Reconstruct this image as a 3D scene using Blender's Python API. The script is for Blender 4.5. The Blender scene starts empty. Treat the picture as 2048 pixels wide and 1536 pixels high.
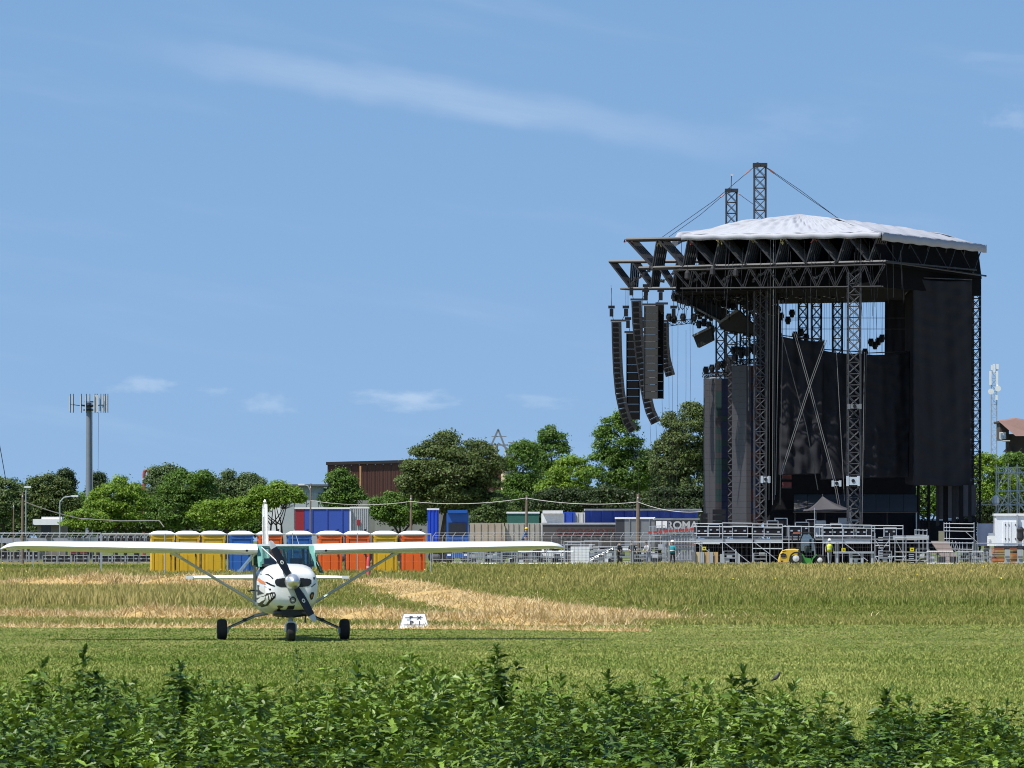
import bpy, bmesh, math, random
import numpy as np
from mathutils import Vector, Matrix, Euler
from mathutils.bvhtree import BVHTree

random.seed(7); rng = np.random.default_rng(11)
S = bpy.context.scene
C = S.collection
F = 12800.0      # focal length in photograph pixels (long telephoto)
EYE = 1.85       # camera height above the field
HY = 1080.0      # row of the horizon in the photograph

# ---------------------------------------------------------------- camera
cam_d = bpy.data.cameras.new('camera'); cam = bpy.data.objects.new('camera', cam_d); C.objects.link(cam)
cam.location = (0, 0, EYE); cam.rotation_euler = (math.radians(90), 0, 0)
cam_d.sensor_width = 36.0; cam_d.lens = F / 2048 * 36.0
cam_d.shift_y = (HY - 768) / 2048
cam_d.clip_start = 1.0; cam_d.clip_end = 20000
S.camera = cam

# ---------------------------------------------------------------- light and exposure
SUN = Vector((-0.50, -0.31, 1.0)).normalized()
ELEV = math.asin(SUN.z); AZ = math.atan2(SUN.x, SUN.y)
sd = bpy.data.lights.new('sun', 'SUN'); so = bpy.data.objects.new('sun', sd); C.objects.link(so)
sd.energy = 5.0; sd.angle = math.radians(0.53); sd.color = (1.0, 0.965, 0.90)
so.rotation_euler = SUN.to_track_quat('Z', 'Y').to_euler(); so.location = (-60, -30, 80)
S.view_settings.view_transform = 'Standard'; S.view_settings.look = 'None'
S.view_settings.exposure = 0.45; S.view_settings.gamma = 1.0; S.view_settings.use_curve_mapping = False
S.cycles.use_adaptive_sampling = True; S.cycles.adaptive_threshold = 0.02; S.cycles.max_bounces = 5; S.cycles.transparent_max_bounces = 12; S.cycles.diffuse_bounces = 3
S.cycles.sample_clamp_indirect = 4.0; S.cycles.pixel_filter_type = 'BLACKMAN_HARRIS'; S.cycles.filter_width = 1.05; S.render.filter_size = 1.05

W = bpy.data.worlds.new('World'); S.world = W; W.use_nodes = True
def N(nt, t, **kw):
    n = nt.nodes.new(t)
    for k, v in kw.items(): setattr(n, k, v)
    return n
def mth(nt, op, a, b=None, c=None, clamp=False):
    n = nt.nodes.new('ShaderNodeMath'); n.operation = op; n.use_clamp = clamp
    for i, v in enumerate((a, b, c)):
        if v is None: continue
        if isinstance(v, (int, float)): n.inputs[i].default_value = v
        else: nt.links.new(v, n.inputs[i])
    return n.outputs[0]
def mixc(nt, f, a, b, blend='MIX'):
    n = nt.nodes.new('ShaderNodeMix'); n.data_type = 'RGBA'; n.blend_type = blend
    for i, v in ((0, f), (6, a), (7, b)):
        if isinstance(v, (int, float)): n.inputs[i].default_value = v
        elif isinstance(v, (tuple, list)): n.inputs[i].default_value = (*v[:3], 1)
        else: nt.links.new(v, n.inputs[i])
    return n.outputs[2]
def build_world():
    nt = W.node_tree; nt.nodes.clear()
    out = N(nt, 'ShaderNodeOutputWorld'); bg = N(nt, 'ShaderNodeBackground')
    bg.inputs[1].default_value = 0.112
    tc = N(nt, 'ShaderNodeTexCoord'); sep = N(nt, 'ShaderNodeSeparateXYZ'); nt.links.new(tc.outputs['Generated'], sep.inputs[0])
    x, y, z = sep.outputs
    # clear air: the blue comes down almost to the horizon, so the sky is read a little higher up
    zz = mth(nt, 'ADD', mth(nt, 'MULTIPLY', z, 1.0), 0.285)
    cmb = N(nt, 'ShaderNodeCombineXYZ')
    for i, v in enumerate((x, y, zz)): nt.links.new(v, cmb.inputs[i])
    nrm = N(nt, 'ShaderNodeVectorMath', operation='NORMALIZE'); nt.links.new(cmb.outputs[0], nrm.inputs[0])
    sky = N(nt, 'ShaderNodeTexSky', sky_type='NISHITA'); sky.sun_disc = False
    sky.sun_elevation = ELEV; sky.sun_rotation = AZ; sky.altitude = 100; sky.air_density = 1.0; sky.dust_density = 0.6; sky.ozone_density = 2.2
    nt.links.new(nrm.outputs[0], sky.inputs[0])
    col = sky.outputs[0]
    # thin cirrus: long streaks all over the sky, one of them dense
    az = mth(nt, 'ARCTAN2', x, y); el = mth(nt, 'ARCSINE', z)
    def line(a0, e0, ang):
        c, s = math.cos(ang), math.sin(ang)
        da = mth(nt, 'SUBTRACT', az, a0); de = mth(nt, 'SUBTRACT', el, e0)
        u = mth(nt, 'ADD', mth(nt, 'MULTIPLY', da, c), mth(nt, 'MULTIPLY', de, s))
        w = mth(nt, 'ADD', mth(nt, 'MULTIPLY', da, -s), mth(nt, 'MULTIPLY', de, c))
        return u, w
    def noise(u, w, su, sw, seed, detail=6, rough=0.6):
        cx = N(nt, 'ShaderNodeCombineXYZ')
        nt.links.new(mth(nt, 'MULTIPLY', u, su), cx.inputs[0]); nt.links.new(mth(nt, 'MULTIPLY', w, sw), cx.inputs[1]); cx.inputs[2].default_value = seed
        n = N(nt, 'ShaderNodeTexNoise'); n.inputs['Scale'].default_value = 1.0; n.inputs['Detail'].default_value = detail; n.inputs['Roughness'].default_value = rough
        nt.links.new(cx.outputs[0], n.inputs['Vector']); return n.outputs[0]
    def smooth(v, a, b):
        n = N(nt, 'ShaderNodeMapRange', interpolation_type='SMOOTHSTEP'); nt.links.new(v, n.inputs[0])
        n.inputs[1].default_value = a; n.inputs[2].default_value = b; return n.outputs[0]
    def A(px): return (px - 1024) / F
    def E(py): return (HY - py) / F
    u, w = line(A(640), E(155), -0.165)
    wv = mth(nt, 'ADD', w, mth(nt, 'MULTIPLY', mth(nt, 'SUBTRACT', noise(u, w, 45, 60, 3.1, 3), 0.5), 0.006))
    band = mth(nt, 'MULTIPLY', smooth(mth(nt, 'ABSOLUTE', wv), 0.0040, 0.0004), mth(nt, 'MULTIPLY', smooth(u, -0.040, 0.004), smooth(u, 0.090, 0.020)))
    band = mth(nt, 'MULTIPLY', band, mth(nt, 'ADD', 0.45, mth(nt, 'MULTIPLY', noise(u, w, 60, 700, 1.7, 9, .7), 0.9)))
    gen = smooth(noise(u, w, 22, 160, 9.2, 5, 0.55), 0.50, 0.85)
    f = mth(nt, 'ADD', mth(nt, 'MULTIPLY', band, 0.23), mth(nt, 'MULTIPLY', gen, 0.09))
    # small flat cumulus far away near the horizon
    for i, (px, py, rx, ry, k) in enumerate(((287, 773, 80, 24, .26), (430, 783, 44, 12, .13), (533, 808, 60, 28, .20), (812, 799, 112, 28, .36), (1088, 801, 76, 20, .16),
                                        (1600, 243, 200, 50, .07), (2025, 238, 70, 34, .16), (1985, 120, 120, 16, .05))):
        uu, ww = line(A(px), E(py), 0.0)
        d = mth(nt, 'SQRT', mth(nt, 'ADD', mth(nt, 'POWER', mth(nt, 'MULTIPLY', uu, F / rx), 2), mth(nt, 'POWER', mth(nt, 'MULTIPLY', ww, F / ry), 2)))
        nz = noise(uu, ww, F / rx * 1.3, F / ry * 0.9, 5.0 + i, 5, 0.6)
        m = smooth(mth(nt, 'ADD', d, mth(nt, 'MULTIPLY', mth(nt, 'SUBTRACT', nz, 0.5), 2.6)), 1.05, -0.1)
        f = mth(nt, 'ADD', f, mth(nt, 'MULTIPLY', m, k), clamp=True)
    col = mixc(nt, 1.0, col, (0.84, 1.055, 1.12), 'MULTIPLY')
    haze = mth(nt, 'MULTIPLY', mth(nt, 'POWER', 2.718, mth(nt, 'MULTIPLY', mth(nt, 'ABSOLUTE', z), -13.0)), 0.30)   # pale air towards the horizon, all the way round
    col = mixc(nt, haze, col, (3.3, 4.0, 4.9))
    col = mixc(nt, f, col, (4.9, 5.6, 6.6))
    nt.links.new(col, bg.inputs[0]); nt.links.new(bg.outputs[0], out.inputs[0])
build_world()

# ---------------------------------------------------------------- helpers
def P(px, py, D): return Vector(((px - 1024) * D / F, D, EYE - (py - HY) * D / F))
def G(px, D): return Vector(((px - 1024) * D / F, D, 0.0))
def DY(py): return EYE * F / (py - HY)         # depth of a ground point seen at row py

MATS = {}
def mat(name, col, rough=0.6, metal=0.0, var=0.12, scale=3.0, bump=0.0, trans=0.0, spec=0.5, stain=None, island=0.0, coat=0.0, obj=True):
    """procedural material: base colour broken up by two noises (grain and larger wear)"""
    if name in MATS: return MATS[name]
    m = bpy.data.materials.new(name); m.use_nodes = True; nt = m.node_tree; b = nt.nodes['Principled BSDF']
    b.inputs['Roughness'].default_value = rough; b.inputs['Metallic'].default_value = metal; b.inputs['Specular IOR Level'].default_value = spec
    if coat: b.inputs['Coat Weight'].default_value = coat
    tc = N(nt, 'ShaderNodeTexCoord'); src = tc.outputs['Object']
    n1 = N(nt, 'ShaderNodeTexNoise'); n1.inputs['Scale'].default_value = scale; n1.inputs['Detail'].default_value = 6
    n2 = N(nt, 'ShaderNodeTexNoise'); n2.inputs['Scale'].default_value = scale * 0.17 + 0.11; n2.inputs['Detail'].default_value = 3
    nt.links.new(src, n1.inputs[0]); nt.links.new(src, n2.inputs[0])
    k = mth(nt, 'ADD', mth(nt, 'MULTIPLY', n1.outputs[0], 0.6), mth(nt, 'MULTIPLY', n2.outputs[0], 0.4))
    k = mth(nt, 'ADD', mth(nt, 'MULTIPLY', mth(nt, 'SUBTRACT', k, 0.5), 3.2 * var), 1.0)
    if island:
        ge = N(nt, 'ShaderNodeNewGeometry')
        k = mth(nt, 'MULTIPLY', k, mth(nt, 'ADD', 1.0 - island, mth(nt, 'MULTIPLY', ge.outputs['Random Per Island'], 2 * island)))
    vm = N(nt, 'ShaderNodeVectorMath', operation='SCALE'); vm.inputs[0].default_value = col[:3]; nt.links.new(k, vm.inputs['Scale'])
    c = vm.outputs[0]
    if stain:
        n3 = N(nt, 'ShaderNodeTexNoise'); n3.inputs['Scale'].default_value = stain[1]; n3.inputs['Detail'].default_value = 5
        mp = N(nt, 'ShaderNodeMapping'); mp.inputs['Scale'].default_value = (1, 1, 0.18); nt.links.new(src, mp.inputs[0]); nt.links.new(mp.outputs[0], n3.inputs[0])
        mr = N(nt, 'ShaderNodeMapRange'); mr.inputs[1].default_value = 0.5; mr.inputs[2].default_value = 0.72; nt.links.new(n3.outputs[0], mr.inputs[0])
        c = mixc(nt, mth(nt, 'MULTIPLY', mr.outputs[0], stain[2]), c, stain[0])
    nt.links.new(c, b.inputs['Base Color'])
    if bump:
        bp = N(nt, 'ShaderNodeBump'); bp.inputs['Strength'].default_value = bump; bp.inputs['Distance'].default_value = 0.05
        nt.links.new(n1.outputs[0], bp.inputs['Height']); nt.links.new(bp.outputs[0], b.inputs['Normal'])
    MATS[name] = m; return m

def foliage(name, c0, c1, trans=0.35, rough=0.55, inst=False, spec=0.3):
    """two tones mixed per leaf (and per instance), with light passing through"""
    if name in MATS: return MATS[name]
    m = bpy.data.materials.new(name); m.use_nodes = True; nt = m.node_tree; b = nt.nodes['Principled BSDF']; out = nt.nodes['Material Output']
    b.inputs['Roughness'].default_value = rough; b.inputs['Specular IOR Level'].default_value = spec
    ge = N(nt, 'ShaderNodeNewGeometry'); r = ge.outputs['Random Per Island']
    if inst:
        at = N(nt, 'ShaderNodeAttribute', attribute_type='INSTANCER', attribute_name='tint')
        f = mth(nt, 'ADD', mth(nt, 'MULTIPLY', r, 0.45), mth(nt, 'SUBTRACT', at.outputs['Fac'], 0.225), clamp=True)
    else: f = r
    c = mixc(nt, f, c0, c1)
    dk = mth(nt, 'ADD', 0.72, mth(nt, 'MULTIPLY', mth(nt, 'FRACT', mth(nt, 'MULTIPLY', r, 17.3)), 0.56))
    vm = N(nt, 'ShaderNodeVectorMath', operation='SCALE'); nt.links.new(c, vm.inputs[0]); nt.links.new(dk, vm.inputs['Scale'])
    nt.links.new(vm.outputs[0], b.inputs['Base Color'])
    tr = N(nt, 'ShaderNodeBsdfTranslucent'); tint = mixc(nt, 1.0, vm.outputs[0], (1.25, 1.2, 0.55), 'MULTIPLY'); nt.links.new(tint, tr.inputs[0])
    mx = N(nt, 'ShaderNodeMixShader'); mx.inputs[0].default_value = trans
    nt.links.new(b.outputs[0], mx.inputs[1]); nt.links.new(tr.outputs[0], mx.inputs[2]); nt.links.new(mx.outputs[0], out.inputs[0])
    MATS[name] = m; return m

def glass(name, col, alpha=0.5, rough=0.04):
    if name in MATS: return MATS[name]
    m = bpy.data.materials.new(name); m.use_nodes = True; nt = m.node_tree; out = nt.nodes['Material Output']; nt.nodes.remove(nt.nodes['Principled BSDF'])
    g = N(nt, 'ShaderNodeBsdfGlossy'); g.inputs[1].default_value = rough; t = N(nt, 'ShaderNodeBsdfTransparent'); t.inputs[0].default_value = (*col, 1)
    fr = N(nt, 'ShaderNodeFresnel'); fr.inputs[0].default_value = 1.5
    mx = N(nt, 'ShaderNodeMixShader'); nt.links.new(mth(nt, 'ADD', fr.outputs[0], alpha, clamp=True), mx.inputs[0])
    nt.links.new(t.outputs[0], mx.inputs[1]); nt.links.new(g.outputs[0], mx.inputs[2]); nt.links.new(mx.outputs[0], out.inputs[0])
    MATS[name] = m; return m

def meta(o, label=None, cat=None, group=None, kind=None):
    if label: o['label'] = label
    if cat: o['category'] = cat
    if group: o['group'] = group
    if kind: o['kind'] = kind
    return o
def thing(name, label, cat, loc=(0, 0, 0), rz=0.0, group=None):
    o = bpy.data.objects.new(name, None); C.objects.link(o); o.location = loc; o.rotation_euler = (0, 0, rz); o.empty_display_size = 0.5
    return meta(o, label, cat, group)
def origin_of(o):
    v = Vector((0, 0, 0))
    while o: v += Vector(o.location); o = o.parent
    return v

class MB:
    """collects vertices and faces of ONE part"""
    def __init__(s): s.v = []; s.f = []; s.mi = []; s.cur = 0
    def add(s, vs, fs):
        b = len(s.v); s.v += [tuple(v) for v in vs]; s.f += [tuple(i + b for i in f) for f in fs]; s.mi += [s.cur] * len(fs); return s
    def box(s, c, d, rot=None):
        h = [Vector((x * d[0] / 2, y * d[1] / 2, z * d[2] / 2)) for x in (-1, 1) for y in (-1, 1) for z in (-1, 1)]
        if rot is not None:
            R = rot if isinstance(rot, Matrix) else Euler(rot).to_matrix(); h = [R @ p for p in h]
        return s.add([Vector(c) + p for p in h], [(0, 1, 3, 2), (4, 6, 7, 5), (0, 4, 5, 1), (2, 3, 7, 6), (0, 2, 6, 4), (1, 5, 7, 3)])
    def bar(s, a, b, r, r2=None, n=5, cap=True):
        a = Vector(a); b = Vector(b); d = b - a
        if d.length < 1e-6: return s
        q = d.normalized().to_track_quat('Z', 'Y').to_matrix(); r2 = r if r2 is None else r2
        vs = []
        for p, rr in ((a, r), (b, r2)):
            for i in range(n):
                t = 2 * math.pi * (i + .5) / n; vs.append(p + q @ Vector((rr * math.cos(t), rr * math.sin(t), 0)))
        fs = [(i, (i + 1) % n, n + (i + 1) % n, n + i) for i in range(n)]
        if cap: fs += [tuple(range(n))[::-1], tuple(range(n, 2 * n))]
        return s.add(vs, fs)
    def path(s, pts, r, n=5):
        rr = r if isinstance(r, (list, tuple)) else [r] * len(pts)
        for i in range(len(pts) - 1): s.bar(pts[i], pts[i + 1], rr[i], rr[i + 1], n)
        return s
    def lathe(s, c, prof, n=16, axis='Z', cap=True):
        vs = []
        for (r, h) in prof:
            for i in range(n):
                t = 2 * math.pi * i / n; x, y = r * math.cos(t), r * math.sin(t)
                vs.append(Vector(c) + {'Z': Vector((x, y, h)), 'Y': Vector((x, h, y)), 'X': Vector((h, x, y))}[axis])
        fs = []
        for k in range(len(prof) - 1):
            for i in range(n): fs.append((k * n + i, k * n + (i + 1) % n, (k + 1) * n + (i + 1) % n, (k + 1) * n + i))
        if cap: fs += [tuple(range(n))[::-1], tuple(range((len(prof) - 1) * n, len(prof) * n))]
        return s.add(vs, fs)
    def loft(s, rings, cap=True, closed=True):
        n = len(rings[0]); vs = [p for r in rings for p in r]; fs = []
        for k in range(len(rings) - 1):
            for i in range(n if closed else n - 1): fs.append((k * n + i, k * n + (i + 1) % n, (k + 1) * n + (i + 1) % n, (k + 1) * n + i))
        if cap and closed: fs += [tuple(range(n))[::-1], tuple(range((len(rings) - 1) * n, len(rings) * n))]
        return s.add(vs, fs)
    def prism(s, poly, d):
        """flat polygon given as 3-D points, thickened along vector d"""
        n = len(poly); d = Vector(d); vs = [Vector(p) for p in poly] + [Vector(p) + d for p in poly]
        return s.add(vs, [tuple(range(n))[::-1], tuple(range(n, 2 * n))] + [(i, (i + 1) % n, n + (i + 1) % n, n + i) for i in range(n)])
    def build(s, name, material, parent=None, smooth=False, local=False, fix=True, **tags):
        me = bpy.data.meshes.new(name)
        if parent is not None: off = Vector((0, 0, 0)) if local else origin_of(parent)
        else:
            a = np.array(s.v); off = Vector((0, 0, 0)) if local else Vector(((a[:, 0].min() + a[:, 0].max()) / 2, (a[:, 1].min() + a[:, 1].max()) / 2, a[:, 2].min()))
        me.from_pydata([(v[0] - off.x, v[1] - off.y, v[2] - off.z) for v in s.v], [], s.f)
        for m in (material if isinstance(material, (list, tuple)) else [material]): me.materials.append(m)
        if any(s.mi): me.polygons.foreach_set('material_index', s.mi)
        if fix:
            bm = bmesh.new(); bm.from_mesh(me); bmesh.ops.recalc_face_normals(bm, faces=bm.faces); bm.to_mesh(me); bm.free()
        if smooth:
            me.polygons.foreach_set('use_smooth', [True] * len(me.polygons))
            if smooth != 'all': me.set_sharp_from_angle(angle=math.radians(smooth if smooth is not True else 40))
        me.update()
        o = bpy.data.objects.new(name, me); C.objects.link(o)
        if parent is None: o.location = off
        else: o.parent = parent
        return meta(o, **tags) if tags else o

def copy_tree(o, parent=None, loc=None, rz=None, **tags):
    c = o.copy(); C.objects.link(c); c.parent = parent
    if loc is not None: c.location = loc
    if rz is not None: c.rotation_euler[2] = rz
    for ch in list(o.children): copy_tree(ch, c)
    return meta(c, **tags)

def text_part(s, size, loc, rot, material, parent, name='lettering', squash=1.0, depth=0.003, bold=0.0):
    cu = bpy.data.curves.new(name, 'FONT'); cu.body = s; cu.size = size; cu.extrude = depth; cu.align_x = 'CENTER'; cu.align_y = 'CENTER'; cu.offset = bold
    o = bpy.data.objects.new(name, cu); C.objects.link(o)
    dg = bpy.context.evaluated_depsgraph_get(); me = bpy.data.meshes.new_from_object(o.evaluated_get(dg)); bpy.data.objects.remove(o)
    o = bpy.data.objects.new(name, me); C.objects.link(o); me.materials.clear(); me.materials.append(material)
    o.parent = parent; o.location = Vector(loc) - (origin_of(parent) if parent else Vector()); o.rotation_euler = rot; o.scale = (squash, 1, 1)
    return o

# scattering: one object whose points carry instances (only for what nobody could count)
def proto_collection(name, meshes):
    col = bpy.data.collections.new(name)
    for i, me in enumerate(meshes):
        o = bpy.data.objects.new('%s_%02d' % (name, i), me); col.objects.link(o)
    return col
GN = {}
def scatter_group(col):
    if col.name in GN: return GN[col.name]
    g = bpy.data.node_groups.new('scatter_' + col.name, 'GeometryNodeTree'); GN[col.name] = g
    g.interface.new_socket('Geometry', in_out='INPUT', socket_type='NodeSocketGeometry'); g.interface.new_socket('Geometry', in_out='OUTPUT', socket_type='NodeSocketGeometry')
    gi = g.nodes.new('NodeGroupInput'); go = g.nodes.new('NodeGroupOutput'); L = g.links.new
    def att(nm, ty):
        n = g.nodes.new('GeometryNodeInputNamedAttribute'); n.data_type = ty; n.inputs[0].default_value = nm; return n.outputs[0]
    mp = g.nodes.new('GeometryNodeMeshToPoints'); L(gi.outputs[0], mp.inputs[0]); L(att('inst', 'BOOLEAN'), mp.inputs['Selection'])
    ci = g.nodes.new('GeometryNodeCollectionInfo'); ci.inputs[0].default_value = col; ci.inputs['Separate Children'].default_value = True; ci.inputs['Reset Children'].default_value = True
    ip = g.nodes.new('GeometryNodeInstanceOnPoints'); L(mp.outputs[0], ip.inputs['Points']); L(ci.outputs[0], ip.inputs['Instance'])
    ip.inputs['Pick Instance'].default_value = True; L(att('vid', 'INT'), ip.inputs['Instance Index'])
    er = g.nodes.new('FunctionNodeEulerToRotation'); L(att('rot', 'FLOAT_VECTOR'), er.inputs[0]); L(er.outputs[0], ip.inputs['Rotation']); L(att('scl', 'FLOAT_VECTOR'), ip.inputs['Scale'])
    jn = g.nodes.new('GeometryNodeJoinGeometry'); L(gi.outputs[0], jn.inputs[0]); L(ip.outputs[0], jn.inputs[0]); L(jn.outputs[0], go.inputs[0])
    return g
def scatter(name, label, cat, pts, scl, rot, tint, vid, col, base=None, base_mat=None, kind='stuff', parent=None):
    """pts (n,3); base = (verts, faces) of a surface that belongs to the same mass"""
    n = len(pts); bv, bf = base if base else ([], [])
    me = bpy.data.meshes.new(name); me.from_pydata([tuple(v) for v in bv] + [tuple(p) for p in pts], [], bf)
    nb = len(bv); z = lambda a, w: np.concatenate([np.zeros((nb,) + a.shape[1:]), a]).astype(w)
    def put(nm, ty, arr, key): a = me.attributes.new(nm, ty, 'POINT'); a.data.foreach_set(key, arr.ravel())
    put('inst', 'BOOLEAN', z(np.ones(n), bool), 'value'); put('vid', 'INT', z(np.asarray(vid), np.int32), 'value'); put('tint', 'FLOAT', z(np.asarray(tint), np.float32), 'value')
    put('rot', 'FLOAT_VECTOR', z(np.asarray(rot), np.float32), 'vector'); put('scl', 'FLOAT_VECTOR', z(np.asarray(scl), np.float32), 'vector')
    if base_mat: me.materials.append(base_mat); me.polygons.foreach_set('use_smooth', [True] * len(me.polygons))
    me.update()
    o = bpy.data.objects.new(name, me); C.objects.link(o)
    md = o.modifiers.new('scatter', 'NODES'); md.node_group = scatter_group(col)
    if parent: o.parent = parent
    return meta(o, label, cat, kind=kind)
# ---------------------------------------------------------------- ground
def ground():
    m = bpy.data.materials.new('field_soil'); m.use_nodes = True; nt = m.node_tree; b = nt.nodes['Principled BSDF']; b.inputs['Roughness'].default_value = 0.95; b.inputs['Specular IOR Level'].default_value = 0.1
    tc = N(nt, 'ShaderNodeTexCoord'); sep = N(nt, 'ShaderNodeSeparateXYZ'); nt.links.new(tc.outputs['Object'], sep.inputs[0])
    def nz(sc, d, sy=1.0):
        mp = N(nt, 'ShaderNodeMapping'); mp.inputs['Scale'].default_value = (1, sy, 1); nt.links.new(tc.outputs['Object'], mp.inputs[0])
        n = N(nt, 'ShaderNodeTexNoise'); n.inputs['Scale'].default_value = sc; n.inputs['Detail'].default_value = d; nt.links.new(mp.outputs[0], n.inputs[0]); return n.outputs[0]
    def ramp(v, a, bb): n = N(nt, 'ShaderNodeMapRange', interpolation_type='SMOOTHSTEP'); nt.links.new(v, n.inputs[0]); n.inputs[1].default_value = a; n.inputs[2].default_value = bb; return n.outputs[0]
    green = mixc(nt, ramp(nz(0.9, 8, .35), .35, .65), (0.085, 0.115, 0.022), (0.17, 0.16, 0.05))
    dry = mixc(nt, ramp(nz(0.5, 8, .3), .35, .65), (0.12, 0.115, 0.03), (0.22, 0.17, 0.06))
    c = mixc(nt, ramp(sep.outputs[1], 140, 210), green, dry)
    yard = mixc(nt, ramp(nz(0.7, 6), .3, .7), (0.30, 0.28, 0.24), (0.42, 0.40, 0.35))
    c = mixc(nt, mth(nt, 'MULTIPLY', ramp(sep.outputs[1], 462, 466), ramp(sep.outputs[0], -8, -4)), c, yard)
    far = (0.10, 0.12, 0.035); c = mixc(nt, ramp(sep.outputs[1], 540, 560), c, far)
    nt.links.new(c, b.inputs['Base Color'])
    v = []; f = []
    xs = [-4000, -600, -60, 60, 600, 4000]; ys = [-300, 20, 130, 300, 460, 700, 1500, 9000]
    for y in ys:
        for x in xs: v.append((x, y, 0))
    for j in range(len(ys) - 1):
        for i in range(len(xs) - 1): a = j * 6 + i; f.append((a, a + 1, a + 7, a + 6))
    me = bpy.data.meshes.new('ground'); me.from_pydata(v, [], f); me.materials.append(m)
    o = bpy.data.objects.new('ground', me); C.objects.link(o); o['kind'] = 'structure'
ground()

# ---------------------------------------------------------------- grass, hay, weeds
def tinted(name, c0, c1, trans=.3, spec=.15, rough=.7):
    """blade material: tone follows the 'tint' value stored on every blade"""
    m = bpy.data.materials.new(name); m.use_nodes = True; nt = m.node_tree; b = nt.nodes['Principled BSDF']; out = nt.nodes['Material Output']
    b.inputs['Roughness'].default_value = rough; b.inputs['Specular IOR Level'].default_value = spec
    at = N(nt, 'ShaderNodeAttribute', attribute_type='GEOMETRY', attribute_name='tint')
    c = mixc(nt, mth(nt, 'FRACT', at.outputs['Fac']), c0, c1); nt.links.new(c, b.inputs['Base Color'])
    tr = N(nt, 'ShaderNodeBsdfTranslucent'); nt.links.new(mixc(nt, 1.0, c, (1.2, 1.15, .6), 'MULTIPLY'), tr.inputs[0])
    mx = N(nt, 'ShaderNodeMixShader'); mx.inputs[0].default_value = trans
    nt.links.new(b.outputs[0], mx.inputs[1]); nt.links.new(tr.outputs[0], mx.inputs[2]); nt.links.new(mx.outputs[0], out.inputs[0]); MATS[name] = m; return m
def blade_mesh(name, label, cat, p, h, w, lean, tint, material, seed=0, kind='stuff', base=None, base_mat=None, dirs=None):
    """one mesh of n separate blades: p (n,3) roots, h heights, w widths, lean = sideways reach / height"""
    n = len(p); r = np.random.default_rng(seed); t = r.uniform(0, 6.283, n); l = h * lean * r.uniform(.1, 1, n)
    D = np.stack([np.cos(t) * l, np.sin(t) * l, h], 1) if dirs is None else dirs
    t2 = r.uniform(-.9, .9, n); sx = np.stack([np.cos(t2) * w / 2, np.sin(t2) * w / 2, np.zeros(n)], 1)
    midp = D * np.array([.36, .36, .60]) if dirs is None else D * .5 + np.array([0, 0, 1]) * (np.linalg.norm(D, axis=1) * r.uniform(0, .12, n))[:, None]
    V = np.empty((n, 5, 3)); V[:, 0] = p - sx; V[:, 1] = p + sx; V[:, 2] = p + midp - sx * .8; V[:, 3] = p + midp + sx * .8; V[:, 4] = p + D
    i = np.arange(n)[:, None] * 5; nb = 0; bl = []; 
    bv, bf = base if base else ([], []); nb = len(bv)
    loops = np.concatenate([i + np.array([0, 1, 3, 2]), i + np.array([2, 3, 4])], 1) + nb
    starts = np.stack([np.arange(n) * 7, np.arange(n) * 7 + 4], 1).ravel(); tots = np.tile([4, 3], n)
    verts = V.reshape(-1, 3); lp = loops.ravel(); mi = np.zeros(2 * n, np.int32); tn = np.repeat(tint, 5)
    if nb:
        bl = np.array(bf); verts = np.concatenate([np.array(bv), verts]); lp = np.concatenate([bl.ravel(), lp]); starts = np.concatenate([np.arange(len(bf)) * 4, starts + 4 * len(bf)]); tots = np.concatenate([np.full(len(bf), 4), tots])
        mi = np.concatenate([np.ones(len(bf), np.int32), mi]); tn = np.concatenate([np.zeros(nb), tn])
    me = bpy.data.meshes.new(name); me.vertices.add(len(verts)); me.vertices.foreach_set('co', verts.astype(np.float32).ravel())
    me.loops.add(len(lp)); me.loops.foreach_set('vertex_index', lp.astype(np.int32)); me.polygons.add(len(starts)); me.polygons.foreach_set('loop_start', starts.astype(np.int32)); me.polygons.foreach_set('loop_total', tots.astype(np.int32))
    me.materials.append(material)
    if base_mat: me.materials.append(base_mat); me.polygons.foreach_set('material_index', mi)
    a = me.attributes.new('tint', 'FLOAT', 'POINT'); a.data.foreach_set('value', np.clip(tn, 0.001, .999).astype(np.float32)); me.update(calc_edges=True)
    o = bpy.data.objects.new(name, me); C.objects.link(o); return meta(o, label, cat, kind=kind)

M_LAWN = tinted('lawn_blade', (0.100, 0.170, 0.018), (0.42, 0.42, 0.13), trans=.18)
M_TALL = tinted('tall_blade', (0.120, 0.185, 0.024), (0.44, 0.36, 0.14))
M_STRAW = tinted('straw', (0.34, 0.235, 0.10), (0.66, 0.52, 0.30), trans=.2, spec=.25)
M_FLOWER = foliage('yellow_flower', (0.55, 0.42, 0.03), (0.62, 0.50, 0.06), trans=.2)

def band_points(d0, d1, n, px0=-40, px1=2088):
    """points spread over the ground that lies between two depths, inside a wedge a little wider than the view"""
    d = np.sqrt(rng.uniform(d0 ** 2, d1 ** 2, n)); px = rng.uniform(px0, px1, n)
    return np.stack([(px - 1024) * d / F, d, np.zeros(n)], 1), px
def vnoise(x, y, s, seed=0):
    """smooth value noise"""
    r = np.random.default_rng(seed); t = r.uniform(size=(64, 64)); u = np.asarray(x) * s + 31.7; w = np.asarray(y) * s + 11.3
    i = np.floor(u).astype(int); j = np.floor(w).astype(int); a = u - i; b = w - j; a = a * a * (3 - 2 * a); b = b * b * (3 - 2 * b)
    g = lambda p, q: t[p % 64, q % 64]
    return (g(i, j) * (1 - a) + g(i + 1, j) * a) * (1 - b) + (g(i, j + 1) * (1 - a) + g(i + 1, j + 1) * a) * b
def rots(n, tilt=.15): return np.stack([rng.normal(0, tilt, n), rng.normal(0, tilt, n), rng.uniform(0, 6.283, n)], 1)
def scl3(s, zs=None): return np.stack([s, s, s if zs is None else zs], 1)

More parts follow.
